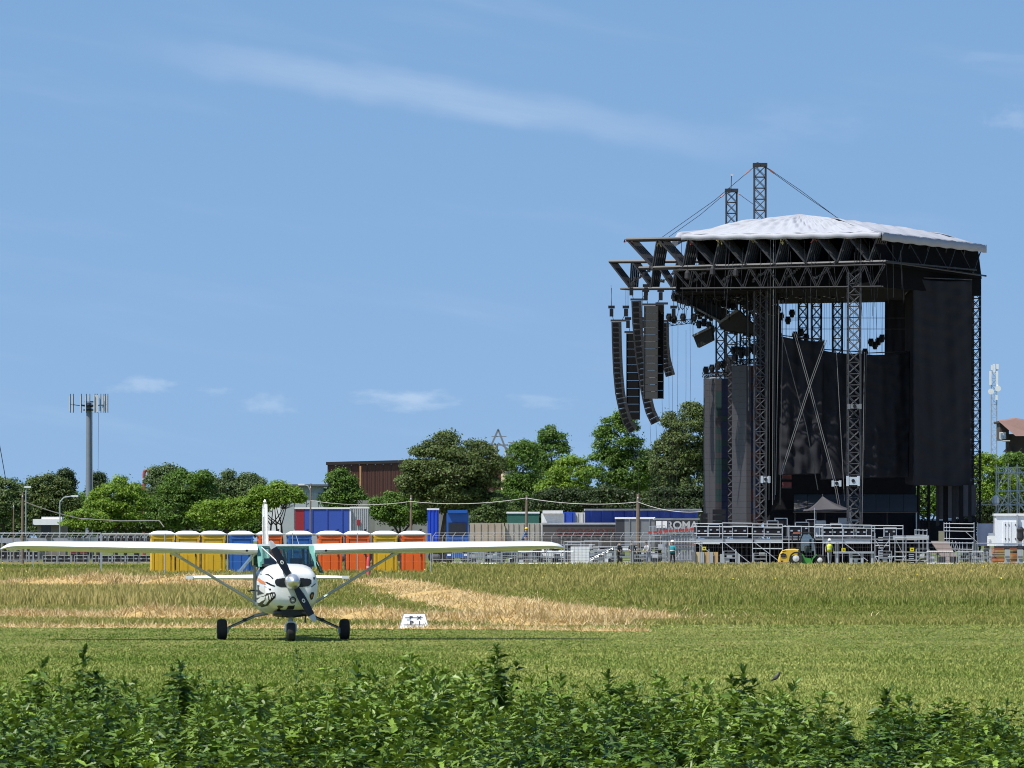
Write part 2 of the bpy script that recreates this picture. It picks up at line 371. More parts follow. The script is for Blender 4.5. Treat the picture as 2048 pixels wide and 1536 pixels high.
def rows_points(y0, y1, n, px0=-30, px1=2078):
    """ground points spread so that near and far grass get the same cover per blade seen"""
    py = rng.uniform(y0, y1, n); px = rng.uniform(px0, px1, n); d = DY(py); return np.stack([(px - 1024) * d / F, d, np.zeros(n)], 1), px, py
# mown strip where the aeroplane stands
p, px, py = rows_points(1243, 1500, 250000); n = len(p); d = p[:, 1]
t = .05 + .05 * np.sin(d * .55 + 2 * vnoise(p[:, 0], d * .1, .3, 9)) + .62 * vnoise(p[:, 0], d * .35, 1.1, 1) * vnoise(p[:, 0], d * .25, .35, 2) + .25 * vnoise(p[:, 0], d, 3.0, 3) + .18 * np.clip((p[:, 0] + 1) / 5, -0.25, 1) + rng.normal(0, .14, n)
t[rng.uniform(size=n) < .05] += .4
hh = np.interp(d, [60, 100, 112, 130, 145], [.042, .036, .018, .018, .036]) * rng.uniform(.45, 1.2, n) * (.7 + .6 * vnoise(p[:, 0], d * .5, 1.3, 4))
blade_mesh('mown_grass', 'short mown green and straw flecked grass of the airstrip', 'grass', p, hh, d / F * 2.2 * rng.uniform(.7, 1.4, n), 1.1, t, M_LAWN, 1)

# unmown meadow behind it
def wr_curve(pts, k=None):
    """world polyline through (px, ground row) pairs"""
    out = []
    for px, py in pts: d = DY(py); out.append(((px - 1024) * d / F, d))
    return np.array(out)
def meadow():
    p, px, py = rows_points(1131, 1250, 300000); d = p[:, 1]
    n = len(p); tall = np.zeros(n); tint = np.zeros(n); keep = np.ones(n, bool); nz = vnoise(p[:, 0], d * .25, .35, 5); nf = vnoise(p[:, 0], d * .3, 1.4, 6)
    left = px < 560
    # standing golden grass between the windrows on the left
    gold = left & (py > 1178) & (py < 1214)
    edge = np.clip((560 - px) / 160, 0, 1)
    tint = .30 + .25 * nz + .15 * nf
    tall = np.full(n, .10)
    tint[gold] = .42 + .50 * nz[gold] + .10 * nf[gold] + .10 * ((1195 - py[gold]) / 30); tall[gold] = (.10 + .14 * nz[gold]) * edge[gold] + .09
    # olive-brown unmown grass all the way back
    far = (py <= 1172); tint[far] = .06 + .28 * nz[far] + .15 * nf[far] + .32 * np.clip((px[far] - 900) / 700, 0, 1); tall[far] = .20 + .10 * nz[far]
    fl = far & left; tint[fl] = .22 + .25 * nz[fl]
    band = far & (py > 1142); tint[band] += .06; 
    mid = (~left) & (py > 1172) & (py < 1236); g = np.clip((1236 - py) / 64, 0, 1)
    tall[mid] = .08 + .10 * g[mid]; tint[mid] = .18 + .35 * nz[mid] * g[mid] + .2 * nf[mid]
    rb = (px > 1250) & (py > 1165) & (py < 1215); tint[rb] = .03 + .42 * nz[rb] + .1 * nf[rb]; tall[rb] = .17 + .1 * nz[rb]
    strip = (px < 420) & (py < 1143); tint[strip] *= .45; tall[strip] = .15
    return p, tall, tint, px, py
p, tall, tint, px, py = meadow()
tint = tint + rng.normal(0, .13, len(p)); hi = tall > .155
seed_ = hi & (rng.uniform(size=len(p)) < .25); tint[seed_] += .22; hgt = tall * rng.uniform(.45, 1.2, len(p)); hgt[seed_] = tall[seed_] * rng.uniform(1.0, 1.5, int(seed_.sum()))
for sel, nm, lab, sd_ in ((hi, 'tall_meadow_grass', 'tall golden and olive seeding meadow grass reaching back to the stage', 2), (~hi, 'low_meadow_grass', 'low uneven green meadow grass between the hay rows', 3)):
    blade_mesh(nm, lab, 'grass', p[sel], hgt[sel], p[sel][:, 1] / F * 2.1 * rng.uniform(.7, 1.5, int(sel.sum())), .55 if sd_ == 2 else .9, tint[sel], M_TALL, sd_)
# yellow flower specks among the far grass
def flowers():
    pf, xf, yf = rows_points(1131, 1175, 150); v = []; f = []
    for q in pf:
        w = rng.uniform(.025, .045); x, y, z = q[0], q[1], rng.uniform(.15, .36); b = len(v)
        v += [(x - w, y, z), (x, y - w, z - w * .6), (x + w, y, z), (x, y + w, z + w * .8)]; f.append((b, b + 1, b + 2, b + 3))
    me = bpy.data.meshes.new('yellow_meadow_flowers'); me.from_pydata(v, [], f); me.materials.append(M_FLOWER); o = bpy.data.objects.new('yellow_meadow_flowers', me); C.objects.link(o)
    meta(o, 'tiny yellow flowers scattered through the far meadow grass', 'flowers', kind='stuff')
flowers()

M_HAYBED = mat('hay_bed', (0.40, 0.28, 0.12), .95, var=.35, scale=9, bump=.6, spec=.05)
def windrow(label, pts, wid, hgt, dens, tint0=.5, seed=0):
    c = wr_curve(pts); seg = np.linalg.norm(np.diff(c, axis=0), axis=1); tot = seg.sum(); cum = np.concatenate([[0], np.cumsum(seg)])
    at = lambda t: np.stack([np.interp(t, cum, c[:, 0]), np.interp(t, cum, c[:, 1])], -1)
    r = np.random.default_rng(seed); K = max(16, int(tot * 3)); ts = np.linspace(0, tot, K); cc = at(ts); cc += r.normal(0, .06, cc.shape)
    tg = np.gradient(cc, axis=0); tg /= np.linalg.norm(tg, axis=1)[:, None]; nm = np.stack([-tg[:, 1], tg[:, 0]], 1)
    ends = np.clip(np.minimum(ts, tot - ts) / (wid * 1.2), 0, 1); hh = hgt * (.20 + 1.15 * vnoise(ts, ts * 0, .9, seed + 1) * (.5 + vnoise(ts, ts * 0, 2.3, seed + 5))) * ends; ww = wid * (.7 + .6 * vnoise(ts, ts * 0, .5, seed + 2)) * (.3 + .7 * ends)
    v = []; f = []; M = 9
    for k in range(K):
        for j in range(M):
            q = j / (M - 1) * 2 - 1; z = hh[k] * max(0, 1 - q * q) ** .8 * r.uniform(.8, 1.2) - (.03 if abs(q) > .99 else 0); a = cc[k] + nm[k] * q * ww[k] * .5
            v.append((a[0], a[1], z + .004))
    for k in range(K - 1):
        for j in range(M - 1): i = k * M + j; f.append((i, i + 1, i + M + 1, i + M))
    n = int(dens); px_ = np.interp(ts, cum, np.array([q[0] for q in pts])); sc = np.interp(r.uniform(px_[0], px_[-1], n), px_, ts); t = np.clip(sc, 0, tot)
    q = np.clip(r.normal(0, .5, n), -1.2, 1.2); st = r.uniform(size=n) < .16; q[st] = r.normal(0, 1.5, int(st.sum())); b = at(t); tt = np.stack([np.interp(t, ts, nm[:, 0]), np.interp(t, ts, nm[:, 1])], 1)
    w_ = np.interp(t, ts, ww); h_ = np.interp(t, ts, hh); pz = h_ * np.clip(1 - q * q, 0, 1) ** .8 * r.uniform(.7, 1.05, n)
    pts_ = np.stack([b[:, 0] + tt[:, 0] * q * w_ * .5, b[:, 1] + tt[:, 1] * q * w_ * .5, pz], 1)
    L = r.uniform(.10, .30, n) * (.6 + hgt * 2.2); a = r.uniform(0, 6.283, n); e = r.normal(.28, .45, n); dirs = np.stack([np.cos(a) * np.cos(e), np.sin(a) * np.cos(e), np.sin(e)], 1) * L[:, None]
    blade_mesh('hay_windrow', label, 'hay', pts_, L, pts_[:, 1] / F * 1.7 * r.uniform(.7, 1.4, n), 1, tint0 + r.normal(0, .25, n), M_STRAW, seed, base=(v, f), base_mat=M_HAYBED, dirs=dirs)
windrow('rake of cut golden hay curving away from the white marker board', [(725, 1171), (790, 1174), (840, 1190), (905, 1205), (960, 1215), (1040, 1226), (1130, 1236), (1290, 1245)], 3.2, .20, 34000, .55, 1)
windrow('long low hay row lying behind the aeroplane wheels', [(-40, 1236), (200, 1239), (420, 1242), (650, 1240), (780, 1244), (930, 1247), (1090, 1250), (1250, 1249)], 1.8, .17, 36000, .5, 2)
windrow('far hay row below the stacked black cases', [(-40, 1176), (150, 1178), (330, 1178), (470, 1180), (560, 1181)], 5.0, .34, 30000, .55, 3)
windrow('thin strip of dry cut hay in front of the long hay row', [(-40, 1254), (150, 1256), (420, 1256), (700, 1257), (1000, 1259), (1300, 1263)], .6, .02, 6000, .6, 4)

# weeds in front of the camera
M_WEED = foliage('weed_leaf', (0.028, 0.072, 0.009), (0.190, 0.280, 0.038), inst=True, trans=.2, spec=.34, rough=.45)
M_WSTEM = foliage('weed_stem', (0.05, 0.085, 0.02), (0.09, 0.11, 0.03), inst=True, trans=0.0)
def leaf(v, f, o, d, up, L, wd, r):
    """one toothed leaf folded along its midrib"""
    d = d.normalized(); sd_ = d.cross(up); sd_ = sd_.normalized() if sd_.length > 1e-3 else Vector((1, 0, 0)); nn = sd_.cross(d); b = len(v); drop = r.uniform(.05, .35)
    prof = ((0, .03), (.20, .40), (.32, .24), (.46, .55), (.58, .26), (.70, .34), (1, 0.0))
    for t, w in prof:
        c = o + d * (t * L) - Vector((0, 0, 1)) * (drop * L * t * t); ww = w * wd * r.uniform(.8, 1.2)
        v += [tuple(c - sd_ * ww + nn * ww * .35), tuple(c), tuple(c + sd_ * ww + nn * ww * .35)]
    for k in range(len(prof) - 1):
        for j in (0, 1): i = b + k * 3 + j; f.append((i, i + 1, i + 4, i + 3))
def weed_mesh(seed, h=.8, branches=4, dense=1.0, spike=0.0, big_=1.0):
    r = random.Random(seed); v = []; f = []; mb = MB()
    def shoot(p0, d0, L, n, big):
        p = Vector(p0); d = Vector(d0).normalized(); k = 10; ang = r.uniform(0, 6.28); step = L / k; pts = [p.copy()]
        for i in range(k):
            d = (d + Vector((r.uniform(-.08, .08), r.uniform(-.08, .08), .06))).normalized(); p = p + d * step; pts.append(p.copy())
        mb.path(pts, [.0065 * (1 - .7 * i / k) * (1 if big else .7) for i in range(k + 1)], 4)
        for i in range(n):
            t = (i + .6) / n; q = t ** .85 * k; a = int(min(q, k - 1)); c = pts[a].lerp(pts[a + 1], q - a); ang += 2.4
            el = r.uniform(-.75, .70) + .7 * max(0, t - .7) / .3; ln = (.195 - .100 * t) * big_ * r.uniform(.75, 1.25) * (1 if big else .8)
            dd = Vector((math.cos(ang) * math.cos(el), math.sin(ang) * math.cos(el), math.sin(el)))
            leaf(v, f, c, dd, Vector((r.uniform(-.7, .7), r.uniform(-.7, .7), 1)), ln, ln * .42, r)
        for i in range(int(8 * (1 + spike))):
            t = r.uniform(.86, 1.0 + .04 * spike); c = pts[-1] + (pts[-1] - pts[-2]) * ((t - 1) * 4); a = r.uniform(0, 6.28); ln = r.uniform(.035, .075)
            leaf(v, f, c, Vector((math.cos(a), math.sin(a), 1.2)), Vector((0, 0, 1)), ln, ln * .35, r)
        return pts
    main = shoot((0, 0, 0), (r.uniform(-.1, .1), r.uniform(-.1, .1), 1), h, int(36 * dense), True)
    for i in range(branches):
        a = r.uniform(0, 6.28); z = main[r.randint(2, 6)]; shoot(z, (math.cos(a) * .7, math.sin(a) * .7, 1), h * r.uniform(.25, .42), int(15 * dense), False)
    return v, f, mb
def weed_proto(*a, **k):
    v, f, mb = weed_mesh(*a, **k); me = bpy.data.meshes.new('weed'); b = len(v)
    me.from_pydata(v + mb.v, [], f + [tuple(i + b for i in q) for q in mb.f]); me.materials.append(M_WEED); me.materials.append(M_WSTEM)
    me.polygons.foreach_set('material_index', [0] * len(f) + [1] * len(mb.f)); me.update(); return me
WEED = proto_collection('weed_plant_source', [weed_proto(100 + i, .8, 2 + i % 4, big_=.9 + .08 * (i % 5)) for i in range(7)])
def thicket():
    n = 980; d = 38.5 + 18.5 * rng.uniform(0, 1, n) ** .85; px = rng.uniform(-60, 2110, n)
    # height of the thicket along the row: higher below the aeroplane, lower at the far end of the row
    hx = np.interp(px, [0, 180, 420, 640, 830, 1000, 1220, 1480, 1760, 2048], [.66, .74, .68, .64, .72, .71, .65, .65, .58, .55])
    back = np.interp(px, [0, 900, 1300, 1700, 2048], [57, 56.5, 55, 53.5, 52.5]); k = d < back; d, px, hx = d[k], px[k], hx[k]; n = len(d)
    cl = vnoise(px * .02, d * .6, .55, 8); hx = hx * np.interp(d, [38, 47], [.72, 1.0])
    h = hx * (.80 + .32 * cl) * rng.uniform(.66, 1.18, n) / .86
    s = rng.uniform(.8, 1.15, n)
    pts = np.stack([(px - 1024) * d / F, d, np.zeros(n)], 1)
    scatter('weed_thicket', 'dense thicket of dark green leafy weeds along the near edge of the field', 'weeds', pts, np.stack([s * .9, s * .9, h], 1), rots(n, .07), np.clip(.15 + .6 * cl + rng.normal(0, .15, n), 0, 1), rng.integers(0, 7, n), WEED)
thicket()
def tall_weeds():
    spec = [(175, 1298, 'tall bushy weed standing highest near the image edge under the far wing tip'), (62, 1322, 'narrow weed with a drooping tip beside the tallest bushy weed'),
            (600, 1303, 'thin spindly weed spike below the nose wheel'), (1003, 1296, 'tall pointed weed rising alone above the middle of the thicket'),
            (372, 1326, 'broad leafy weed between the bushy weed and the spindly spike'), (716, 1334, 'leafy weed just beyond the spindly spike towards the marker board'),
            (1222, 1350, 'bushy weed below the end of the curved hay row'), (1487, 1345, 'tall weed standing next to the small bird'),
            (1772, 1385, 'solitary weed topping the low end of the thicket'), (885, 1345, 'wide weed below the white marker board'),]
    for i, (px, py, lab) in enumerate(spec):
        d = 54.0 - .3 * (i % 4); g = G(px, d); h = P(px, py, d).z; thin = i in (2,)
        r = thing('weed_plant', lab, 'weed', g, group='tall weeds above the thicket')
        v, f, mb = weed_mesh(300 + i, h, 0 if thin else 5, .9 if thin else 1.5, spike=2.0 if i in (2, 3) else 1.0, big_=1.0 if thin else 1.15)
        mb.build('stem', M_WSTEM, r, local=True, fix=False)
        me = bpy.data.meshes.new('foliage'); me.from_pydata(v, [], f); me.materials.append(M_WEED_S); o = bpy.data.objects.new('foliage', me); C.objects.link(o); o.parent = r
        if thin: o.scale = (.5, .5, 1)
M_WEED_S = foliage('weed_leaf_single', (0.020, 0.055, 0.008), (0.125, 0.200, 0.030), trans=.2, spec=.34, rough=.42)
tall_weeds()
# ---------------------------------------------------------------- light aircraft
M_WHITE = mat('aircraft_white', (0.80, 0.80, 0.79), .30, var=.05, scale=2, coat=.3, stain=((.60, .60, .56), 2.2, .35))
M_TEAL = mat('cabin_trim_green', (0.10, 0.26, 0.22), .5, var=.08)
M_BLACKP = mat('black_paint', (0.012, 0.012, 0.014), .4, var=.1)
M_RUBBER = mat('tyre_rubber', (0.018, 0.018, 0.018), .85, var=.2, scale=12)
M_ALU = mat('bare_aluminium', (0.62, 0.62, 0.62), .28, metal=.9, var=.08)
M_CHROME = mat('polished_spinner', (0.72, 0.72, 0.72), .30, metal=.8, var=.03)
M_STEEL = mat('painted_steel_grey', (0.42, 0.44, 0.45), .45, metal=.3, var=.1)
M_SEAT = mat('seat_cloth', (0.05, 0.055, 0.05), .9)
M_RED = mat('red_paint', (0.50, 0.035, 0.03), .5); M_ORANGE = mat('orange_decal', (0.62, 0.20, 0.05), .5); M_DECALW = mat('white_decal', (0.78, 0.78, 0.74), .45, var=.03)
M_GREYD = mat('grey_decal', (0.28, 0.28, 0.29), .5)
M_GLASSG = glass('tinted_windscreen', (0.62, 0.80, 0.74), .05); M_GLASSB = glass('window_glass', (0.55, 0.70, 0.74), .25)
TH = math.radians(6.2); PL_D = 118.0; PL_X = (573 - 1024) * PL_D / F

def ring(y, hw, zb, zt, e=2.6, n=36):
    out = []; zc, hh = (zb + zt) / 2, (zt - zb) / 2
    for i in range(n):
        t = 2 * math.pi * i / n; c, s_ = math.cos(t), math.sin(t)
        out.append(Vector((hw * math.copysign(abs(c) ** (2 / e), c), y, zc + hh * math.copysign(abs(s_) ** (2 / e), s_))))
    return out
def airfoil(x, yle, zle, chord, thick=.12, inc=.035, n=13):
    pts = []
    def y_t(c): return 5 * thick * (.2969 * math.sqrt(c) - .126 * c - .3516 * c * c + .2843 * c ** 3 - .1036 * c ** 4)
    def cam_(c): return .02 / .16 * (.8 * c - c * c) if c < .4 else .02 / .36 * (.2 + .8 * c - c * c)
    cs = [.5 * (1 - math.cos(math.pi * i / n)) for i in range(n + 1)]
    for c in cs[::-1]: pts.append((c, cam_(c) + y_t(c)))
    for c in cs[1:-1]: pts.append((c, cam_(c) - y_t(c)))
    return [Vector((x, yle + c * chord, zle + z * chord - c * chord * inc)) for c, z in pts]

def aircraft():
    R = thing('light_aircraft', 'white high-wing light aeroplane facing the camera on the mown strip', 'aeroplane', (PL_X, PL_D, 0), TH)
    B = dict(parent=R, local=True)
    f = MB()
    secs = [(-1.455, .26, .78, 1.20, 2.4), (-1.44, .36, .70, 1.27, 2.6), (-1.39, .43, .64, 1.315, 2.8), (-1.28, .475, .585, 1.35, 2.9), (-1.05, .495, .545, 1.375, 3.0), (-.65, .505, .51, 1.40, 3.1), (-.30, .525, .485, 1.415, 3.4),
            (-.22, .53, .48, 1.375, 3.6), (.3, .54, .475, 1.36, 3.8), (1.0, .54, .475, 1.36, 3.8), (1.75, .50, .49, 1.36, 3.6), (2.0, .46, .52, 1.42, 3.0), (2.8, .34, .66, 1.34, 2.6), (3.8, .22, .82, 1.27, 2.4), (4.8, .13, .95, 1.24, 2.3), (5.75, .05, 1.03, 1.22, 2.2)]
    f.loft([ring(*q) for q in secs]); fus = f.build('fuselage', M_WHITE, smooth=True, **B)
    bm = bmesh.new(); bm.from_mesh(fus.data); bvh = BVHTree.FromBMesh(bm); bm.free()
    # cowl seams
    for y_, hw, zb, zt, e in ((-1.15, .488, .558, 1.368, 2.95), (-.30, .528, .482, 1.418, 3.4)):
        s_ = MB(); a = ring(y_ - .006, hw, zb, zt, e); b = ring(y_ + .006, hw, zb, zt, e); s_.loft([a, b], cap=False); s_.build('panel_seam', M_GREYD, fus, local=True)
    def fx(px, y=-1.35): return (px - 573) / 109.7 + math.sin(TH) * y
    def fz(py): return EYE - (py - HY) / 109.7
    def decal(name, poly, m, off=.004, cell=.006, label=None):
        """paint patch that follows the cowl: fine cells laid on the surface"""
        pts = [(fx(a), fz(b)) for a, b in poly]; xs = [q[0] for q in pts]; zs = [q[1] for q in pts]; d = MB(); idx = {}
        def inside(x, z):
            c = False; j = len(pts) - 1
            for i in range(len(pts)):
                if (pts[i][1] > z) != (pts[j][1] > z) and x < (pts[j][0] - pts[i][0]) * (z - pts[i][1]) / (pts[j][1] - pts[i][1]) + pts[i][0]: c = not c
                j = i
            return c
        def vid(i, j):
            if (i, j) not in idx:
                h = bvh.ray_cast(Vector((min(xs) + i * cell, -3, min(zs) + j * cell)), Vector((0, 1, 0)))
                if h[0] is None: return None
                idx[(i, j)] = len(d.v); d.v.append(tuple(h[0] + h[1] * off))
            return idx[(i, j)]
        for i in range(int((max(xs) - min(xs)) / cell) + 1):
            for j in range(int((max(zs) - min(zs)) / cell) + 1):
                if inside(min(xs) + (i + .5) * cell, min(zs) + (j + .5) * cell):
                    q = [vid(i, j), vid(i + 1, j), vid(i + 1, j + 1), vid(i, j + 1)]
                    if None not in q: d.f.append(tuple(q)); d.mi.append(0)
        if d.f:
            o = d.build(name, m, fus, local=True, fix=False, smooth='all')
            if label: o['label'] = label
    c5 = lambda L: [(480 + a / 6.68, 1060 + b / 6.68) for a, b in L]
    decal('air_intake', c5([(497, 676), (517, 654), (600, 642), (700, 645), (700, 765), (560, 758), (512, 738), (497, 706)]), M_BLACKP, label='cooling air intake with its inner shade painted on')  # flat black patches paint the shade inside the two intake openings
    decal('air_intake', c5([(790, 645), (860, 642), (955, 650), (985, 668), (982, 716), (948, 748), (860, 760), (790, 765)]), M_BLACKP, label='cooling air intake with its inner shade painted on')
    decal('lower_intake', c5([(672, 1012), (765, 1006), (752, 1062), (655, 1062)]), M_BLACKP); decal('exhaust_patch', c5([(528, 1012), (560, 1005), (620, 1020), (605, 1035), (580, 1040), (570, 1085), (535, 1095), (548, 1040)]), M_BLACKP)  # black patches: one paints the shaded lower intake opening, one marks the exhaust
    mouth = 'snarling painted mouth with white teeth'
    decal('nose_art', c5([(322, 930), (318, 960), (340, 1010), (380, 1037), (415, 1022), (440, 970), (470, 935), (500, 905), (508, 865), (495, 830), (455, 828), (425, 842), (395, 842), (372, 880), (345, 905)]), M_BLACKP, label=mouth)
    for q in ([(352, 905), (385, 880), (380, 935), (350, 985), (332, 960)], [(392, 878), (408, 870), (420, 940), (400, 1000), (385, 985)], [(420, 862), (432, 862), (448, 905), (438, 935), (425, 905)], [(446, 858), (458, 855), (468, 895), (460, 910)], [(472, 850), (488, 852), (488, 880), (478, 885)]): decal('painted_tooth', c5(q), M_DECALW, .007)
    for q in ([(303, 770), (330, 735), (345, 745), (340, 800), (370, 850), (345, 870), (325, 910), (302, 905)], [(375, 690), (395, 690), (450, 722), (497, 742), (495, 757), (440, 742), (395, 715)], [(395, 588), (425, 590), (478, 645), (468, 660), (425, 612), (398, 602)], [(412, 782), (440, 780), (448, 800), (430, 808)], [(372, 758), (390, 755), (388, 770)], [(280, 590), (370, 588), (372, 597), (285, 602)],
              [(295, 745), (330, 690), (336, 700), (302, 752)], [(960, 870), (985, 832), (1012, 826), (1022, 850), (1005, 920), (978, 935), (962, 905)], [(975, 758), (1040, 710), (1042, 722), (985, 765)], [(1010, 630), (1032, 625), (1030, 660), (1014, 670)]): decal('nose_art', c5(q), M_BLACKP)
    for q in ([(978, 870), (996, 850), (1000, 880), (985, 910)],): decal('painted_tooth', c5(q), M_ORANGE, .007)
    decal('nose_art', c5([(265, 632), (335, 615), (330, 645), (272, 652)]), M_RED, label='small red flash'); decal('painted_eye', c5([(335, 640), (352, 655), (372, 690), (386, 735), (358, 722), (340, 690)]), M_ORANGE)
    circ = lambda cx, cy, r: [(cx + r * math.cos(t * .5236), cy + r * math.sin(t * .5236)) for t in range(12)]
    decal('emblem', c5(circ(735, 935, 45)), M_BLACKP, label='round emblem'); decal('emblem', c5(circ(737, 937, 30)), M_GREYD, .007); decal('emblem', c5([(718, 930), (756, 930), (752, 945), (722, 945)]), M_DECALW, .010)
    for q in ([(672, 885), (700, 880), (770, 878), (772, 885), (700, 890), (690, 915)], [(688, 920), (694, 920), (706, 965), (735, 978), (730, 985), (700, 972)]): decal('emblem', c5(q), M_GREYD, .005)
    b = MB(); b.loft([ring(-1.22, .20, .47, .58, 3), ring(-1.1, .30, .44, .58, 3), ring(-.6, .30, .43, .56, 3), ring(-.3, .2, .46, .55, 3)]); b.build('belly_scoop', M_BLACKP, smooth=True, **B)
    # cabin
    g = MB(); top = [Vector((x, .30 - .05 * (1 - (x / .5) ** 2), 1.725)) for x in np.linspace(-.5, .5, 9)]; bot = [Vector((x, -.20 - .16 * (1 - (x / .5) ** 2), 1.372 + .025 * (1 - (x / .5) ** 2))) for x in np.linspace(-.5, .5, 9)]
    g.loft([bot, top], closed=False); g.build('windscreen', M_GLASSG, smooth=True, **B)
    for s_ in (-1, 1):
        p_ = MB(); p_.loft([[Vector((s_ * a, y, z)) for a, y, z in q] for q in (((.455, -.205, 1.36), (.535, -.195, 1.36), (.535, -.14, 1.36), (.46, -.14, 1.36)), ((.43, .27, 1.745), (.535, .27, 1.745), (.535, .37, 1.745), (.43, .37, 1.745)))]); p_.build('windscreen_pillar', M_TEAL, **B)
        for yy, ww in ((1.02, .07), (1.72, .10)): d_ = MB(); d_.box((s_ * .522, yy, 1.54), (.035, ww, .37)); d_.build('door_post', M_TEAL, **B)
        w = MB(); w.box((s_ * .527, 1.37, 1.54), (.008, .60, .33)); w.build('rear_side_window', M_GLASSB, **B)
        # side window swung open on its top hinge
        w = MB(); a = Vector((s_ * .545, .40, 1.60)); bb = Vector((s_ * (.83 if s_ < 0 else .70), .40, 1.255)); w.prism([a, bb, bb + Vector((0, .58, 0)), a + Vector((0, .58, 0))], (s_ * .012, 0, .010)); o = w.build('side_window', M_GLASSB, **B)
        fr = MB()
        for q0, q1 in ((a, bb), (bb, bb + Vector((0, .58, 0))), (a + Vector((0, .58, 0)), bb + Vector((0, .58, 0)))): fr.bar(q0, q1, .017, n=6)
        fr.build('window_frame', M_WHITE if s_ < 0 else M_TEAL, o, local=True)
        se = MB(); se.box((s_ * .24, .85, 1.12), (.38, .10, .50), (-.15, 0, 0)); se.box((s_ * .24, .90, 1.44), (.22, .06, .14)); se.build('seat', M_SEAT, **B)
    r_ = MB(); r_.box((0, 1.05, 1.755), (1.06, 1.55, .035)); r_.build('cabin_roof', M_WHITE, **B)
    r_ = MB(); r_.box((0, 1.05, 1.728), (1.0, 1.5, .018)); r_.box((0, .36, 1.705), (.9, .05, .05)); r_.box((.02, .33, 1.67), (.06, .04, .08)); r_.build('headliner', M_TEAL, **B)
    r_ = MB(); r_.box((0, -.10, 1.385), (.94, .22, .05)); r_.build('glare_shield', M_BLACKP, **B)
    rw = MB(); rw.prism([(-.47, 1.85, 1.36), (.47, 1.85, 1.36), (.44, 1.80, 1.72), (-.44, 1.80, 1.72)], (0, .01, 0)); rw.build('rear_window', M_GLASSG, **B)
    rw = MB(); rw.bar((-.46, 1.84, 1.36), (-.44, 1.79, 1.73), .035); rw.bar((.46, 1.84, 1.36), (.44, 1.79, 1.73), .035); rw.bar((0, 1.84, 1.36), (0, 1.79, 1.73), .02); rw.bar((-.46, 1.85, 1.37), (.46, 1.85, 1.37), .03); rw.build('rear_window_frame', M_TEAL, **B)
    br = MB(); br.bar((-.47, -.12, 1.72), (-.14, -.30, 1.405), .011); br.build('windscreen_brace', M_WHITE, **B)
    # wings
    for s_ in (-1, 1):
        stn = [(.53, 0, 1.665, 1.63, .125), (2.6, .0, 1.705, 1.63, .125), (4.7, .11, 1.745, 1.20, .12), (4.95, .16, 1.745, 1.10, .115), (5.10, .26, 1.73, .92, .10), (5.20, .42, 1.70, .62, .07), (5.24, .62, 1.685, .25, .05)]
        w = MB(); w.loft([airfoil(s_ * q[0], *q[1:]) for q in stn]); wing = w.build('wing', M_WHITE, smooth=50, **B)
        for x0, x1, nm in ((.62, 2.55, 'flap'), (2.62, 4.68, 'aileron')):
            fl = MB(); fl.loft([[Vector((s_ * x, y, z)) for y, z in ((1.30 - k * .25, 1.66 + k * .04), (1.68 - k * .30, 1.60 + k * .05), (1.68 - k * .3, 1.61 + k * .05), (1.30 - k * .25, 1.70 + k * .04))] for x, k in ((x0, 0 if nm == 'flap' else .05), (x1, 0.05 if nm == 'flap' else 1))]); fl.build(nm, M_WHITE, wing, local=True)
        v = MB(); v.lathe((s_ * .73, -.012, 1.655), [(.022, 0), (.022, .05)], 10, 'Y'); v.build('fresh_air_inlet', M_BLACKP, wing, local=True)
        st = MB(); a, bb = Vector((s_ * .50, .42, .66)), Vector((s_ * 2.05, .50, 1.60)); n_ = (bb - a).normalized(); up = n_.cross(Vector((0, 1, 0)))
        el = lambda c, k=1: [c + Vector((0, math.cos(t) * .085 * k, 0)) + up * (math.sin(t) * .026 * k) for t in np.linspace(0, 2 * math.pi, 12, endpoint=False)]
        st.loft([el(a), el(bb)]); stt = st.build('wing_strut', mat('strut_paint', (.62, .62, .60), .4, metal=.15, var=.06), smooth=True, **B)
        cf = MB(); cf.loft([el(bb - n_ * .16, 1.15), el(bb - n_ * .02, 1.5), el(bb + n_ * .05, 1.9)]); cf.build('strut_fairing', M_WHITE, stt, local=True, smooth=True)
        cf = MB(); cf.loft([el(a - n_ * .05, 1.7), el(a + n_ * .06, 1.25)]); cf.build('strut_fairing', M_WHITE, stt, local=True, smooth=True)
        # main gear
        lg = MB(); lg.path([(s_ * .28, .78, .50), (s_ * .52, .80, .45), (s_ * 1.04, .82, .215)], [.040, .034, .024], 8); leg = lg.build('main_gear_leg', M_STEEL, smooth=True, **B)
        bl = MB(); bl.path([(s_ * .55, .74, .45), (s_ * 1.02, .77, .24)], .009, 5); bl.box((s_ * .72, .76, .375), (.07, .04, .05)); bl.build('brake_line', M_BLACKP, leg, local=True)
        wh = MB(); wh.lathe((s_ * 1.14, .82, .19), [(.09, -.055), (.10, -.05), (.10, .05), (.09, .055)], 16, 'X'); wl = wh.build('wheel', M_STEEL, smooth=True, **B)
        ty = MB(); ty.lathe((s_ * 1.14, .82, .19), [(.10, -.075), (.16, -.088), (.184, -.07), (.192, -.035), (.195, 0), (.192, .035), (.184, .07), (.16, .088), (.10, .075)], 28, 'X', cap=False); ty.build('tyre', M_RUBBER, wl, local=True, smooth=True)
        br_ = MB(); br_.box((s_ * 1.045, .80, .17), (.05, .12, .10)); br_.build('brake_caliper', M_STEEL, wl, local=True)
        sb = MB(); sb.loft([airfoil(s_ * x, yy, 1.12, ch, th_, 0, 9) for x, yy, ch, th_ in ((.06, 4.75, 1.0, .10), (1.35, 4.95, .68, .10), (1.50, 5.0, .60, .08), (1.54, 5.1, .40, .05))]); so_ = sb.build('tailplane', M_WHITE, smooth=50, **B)
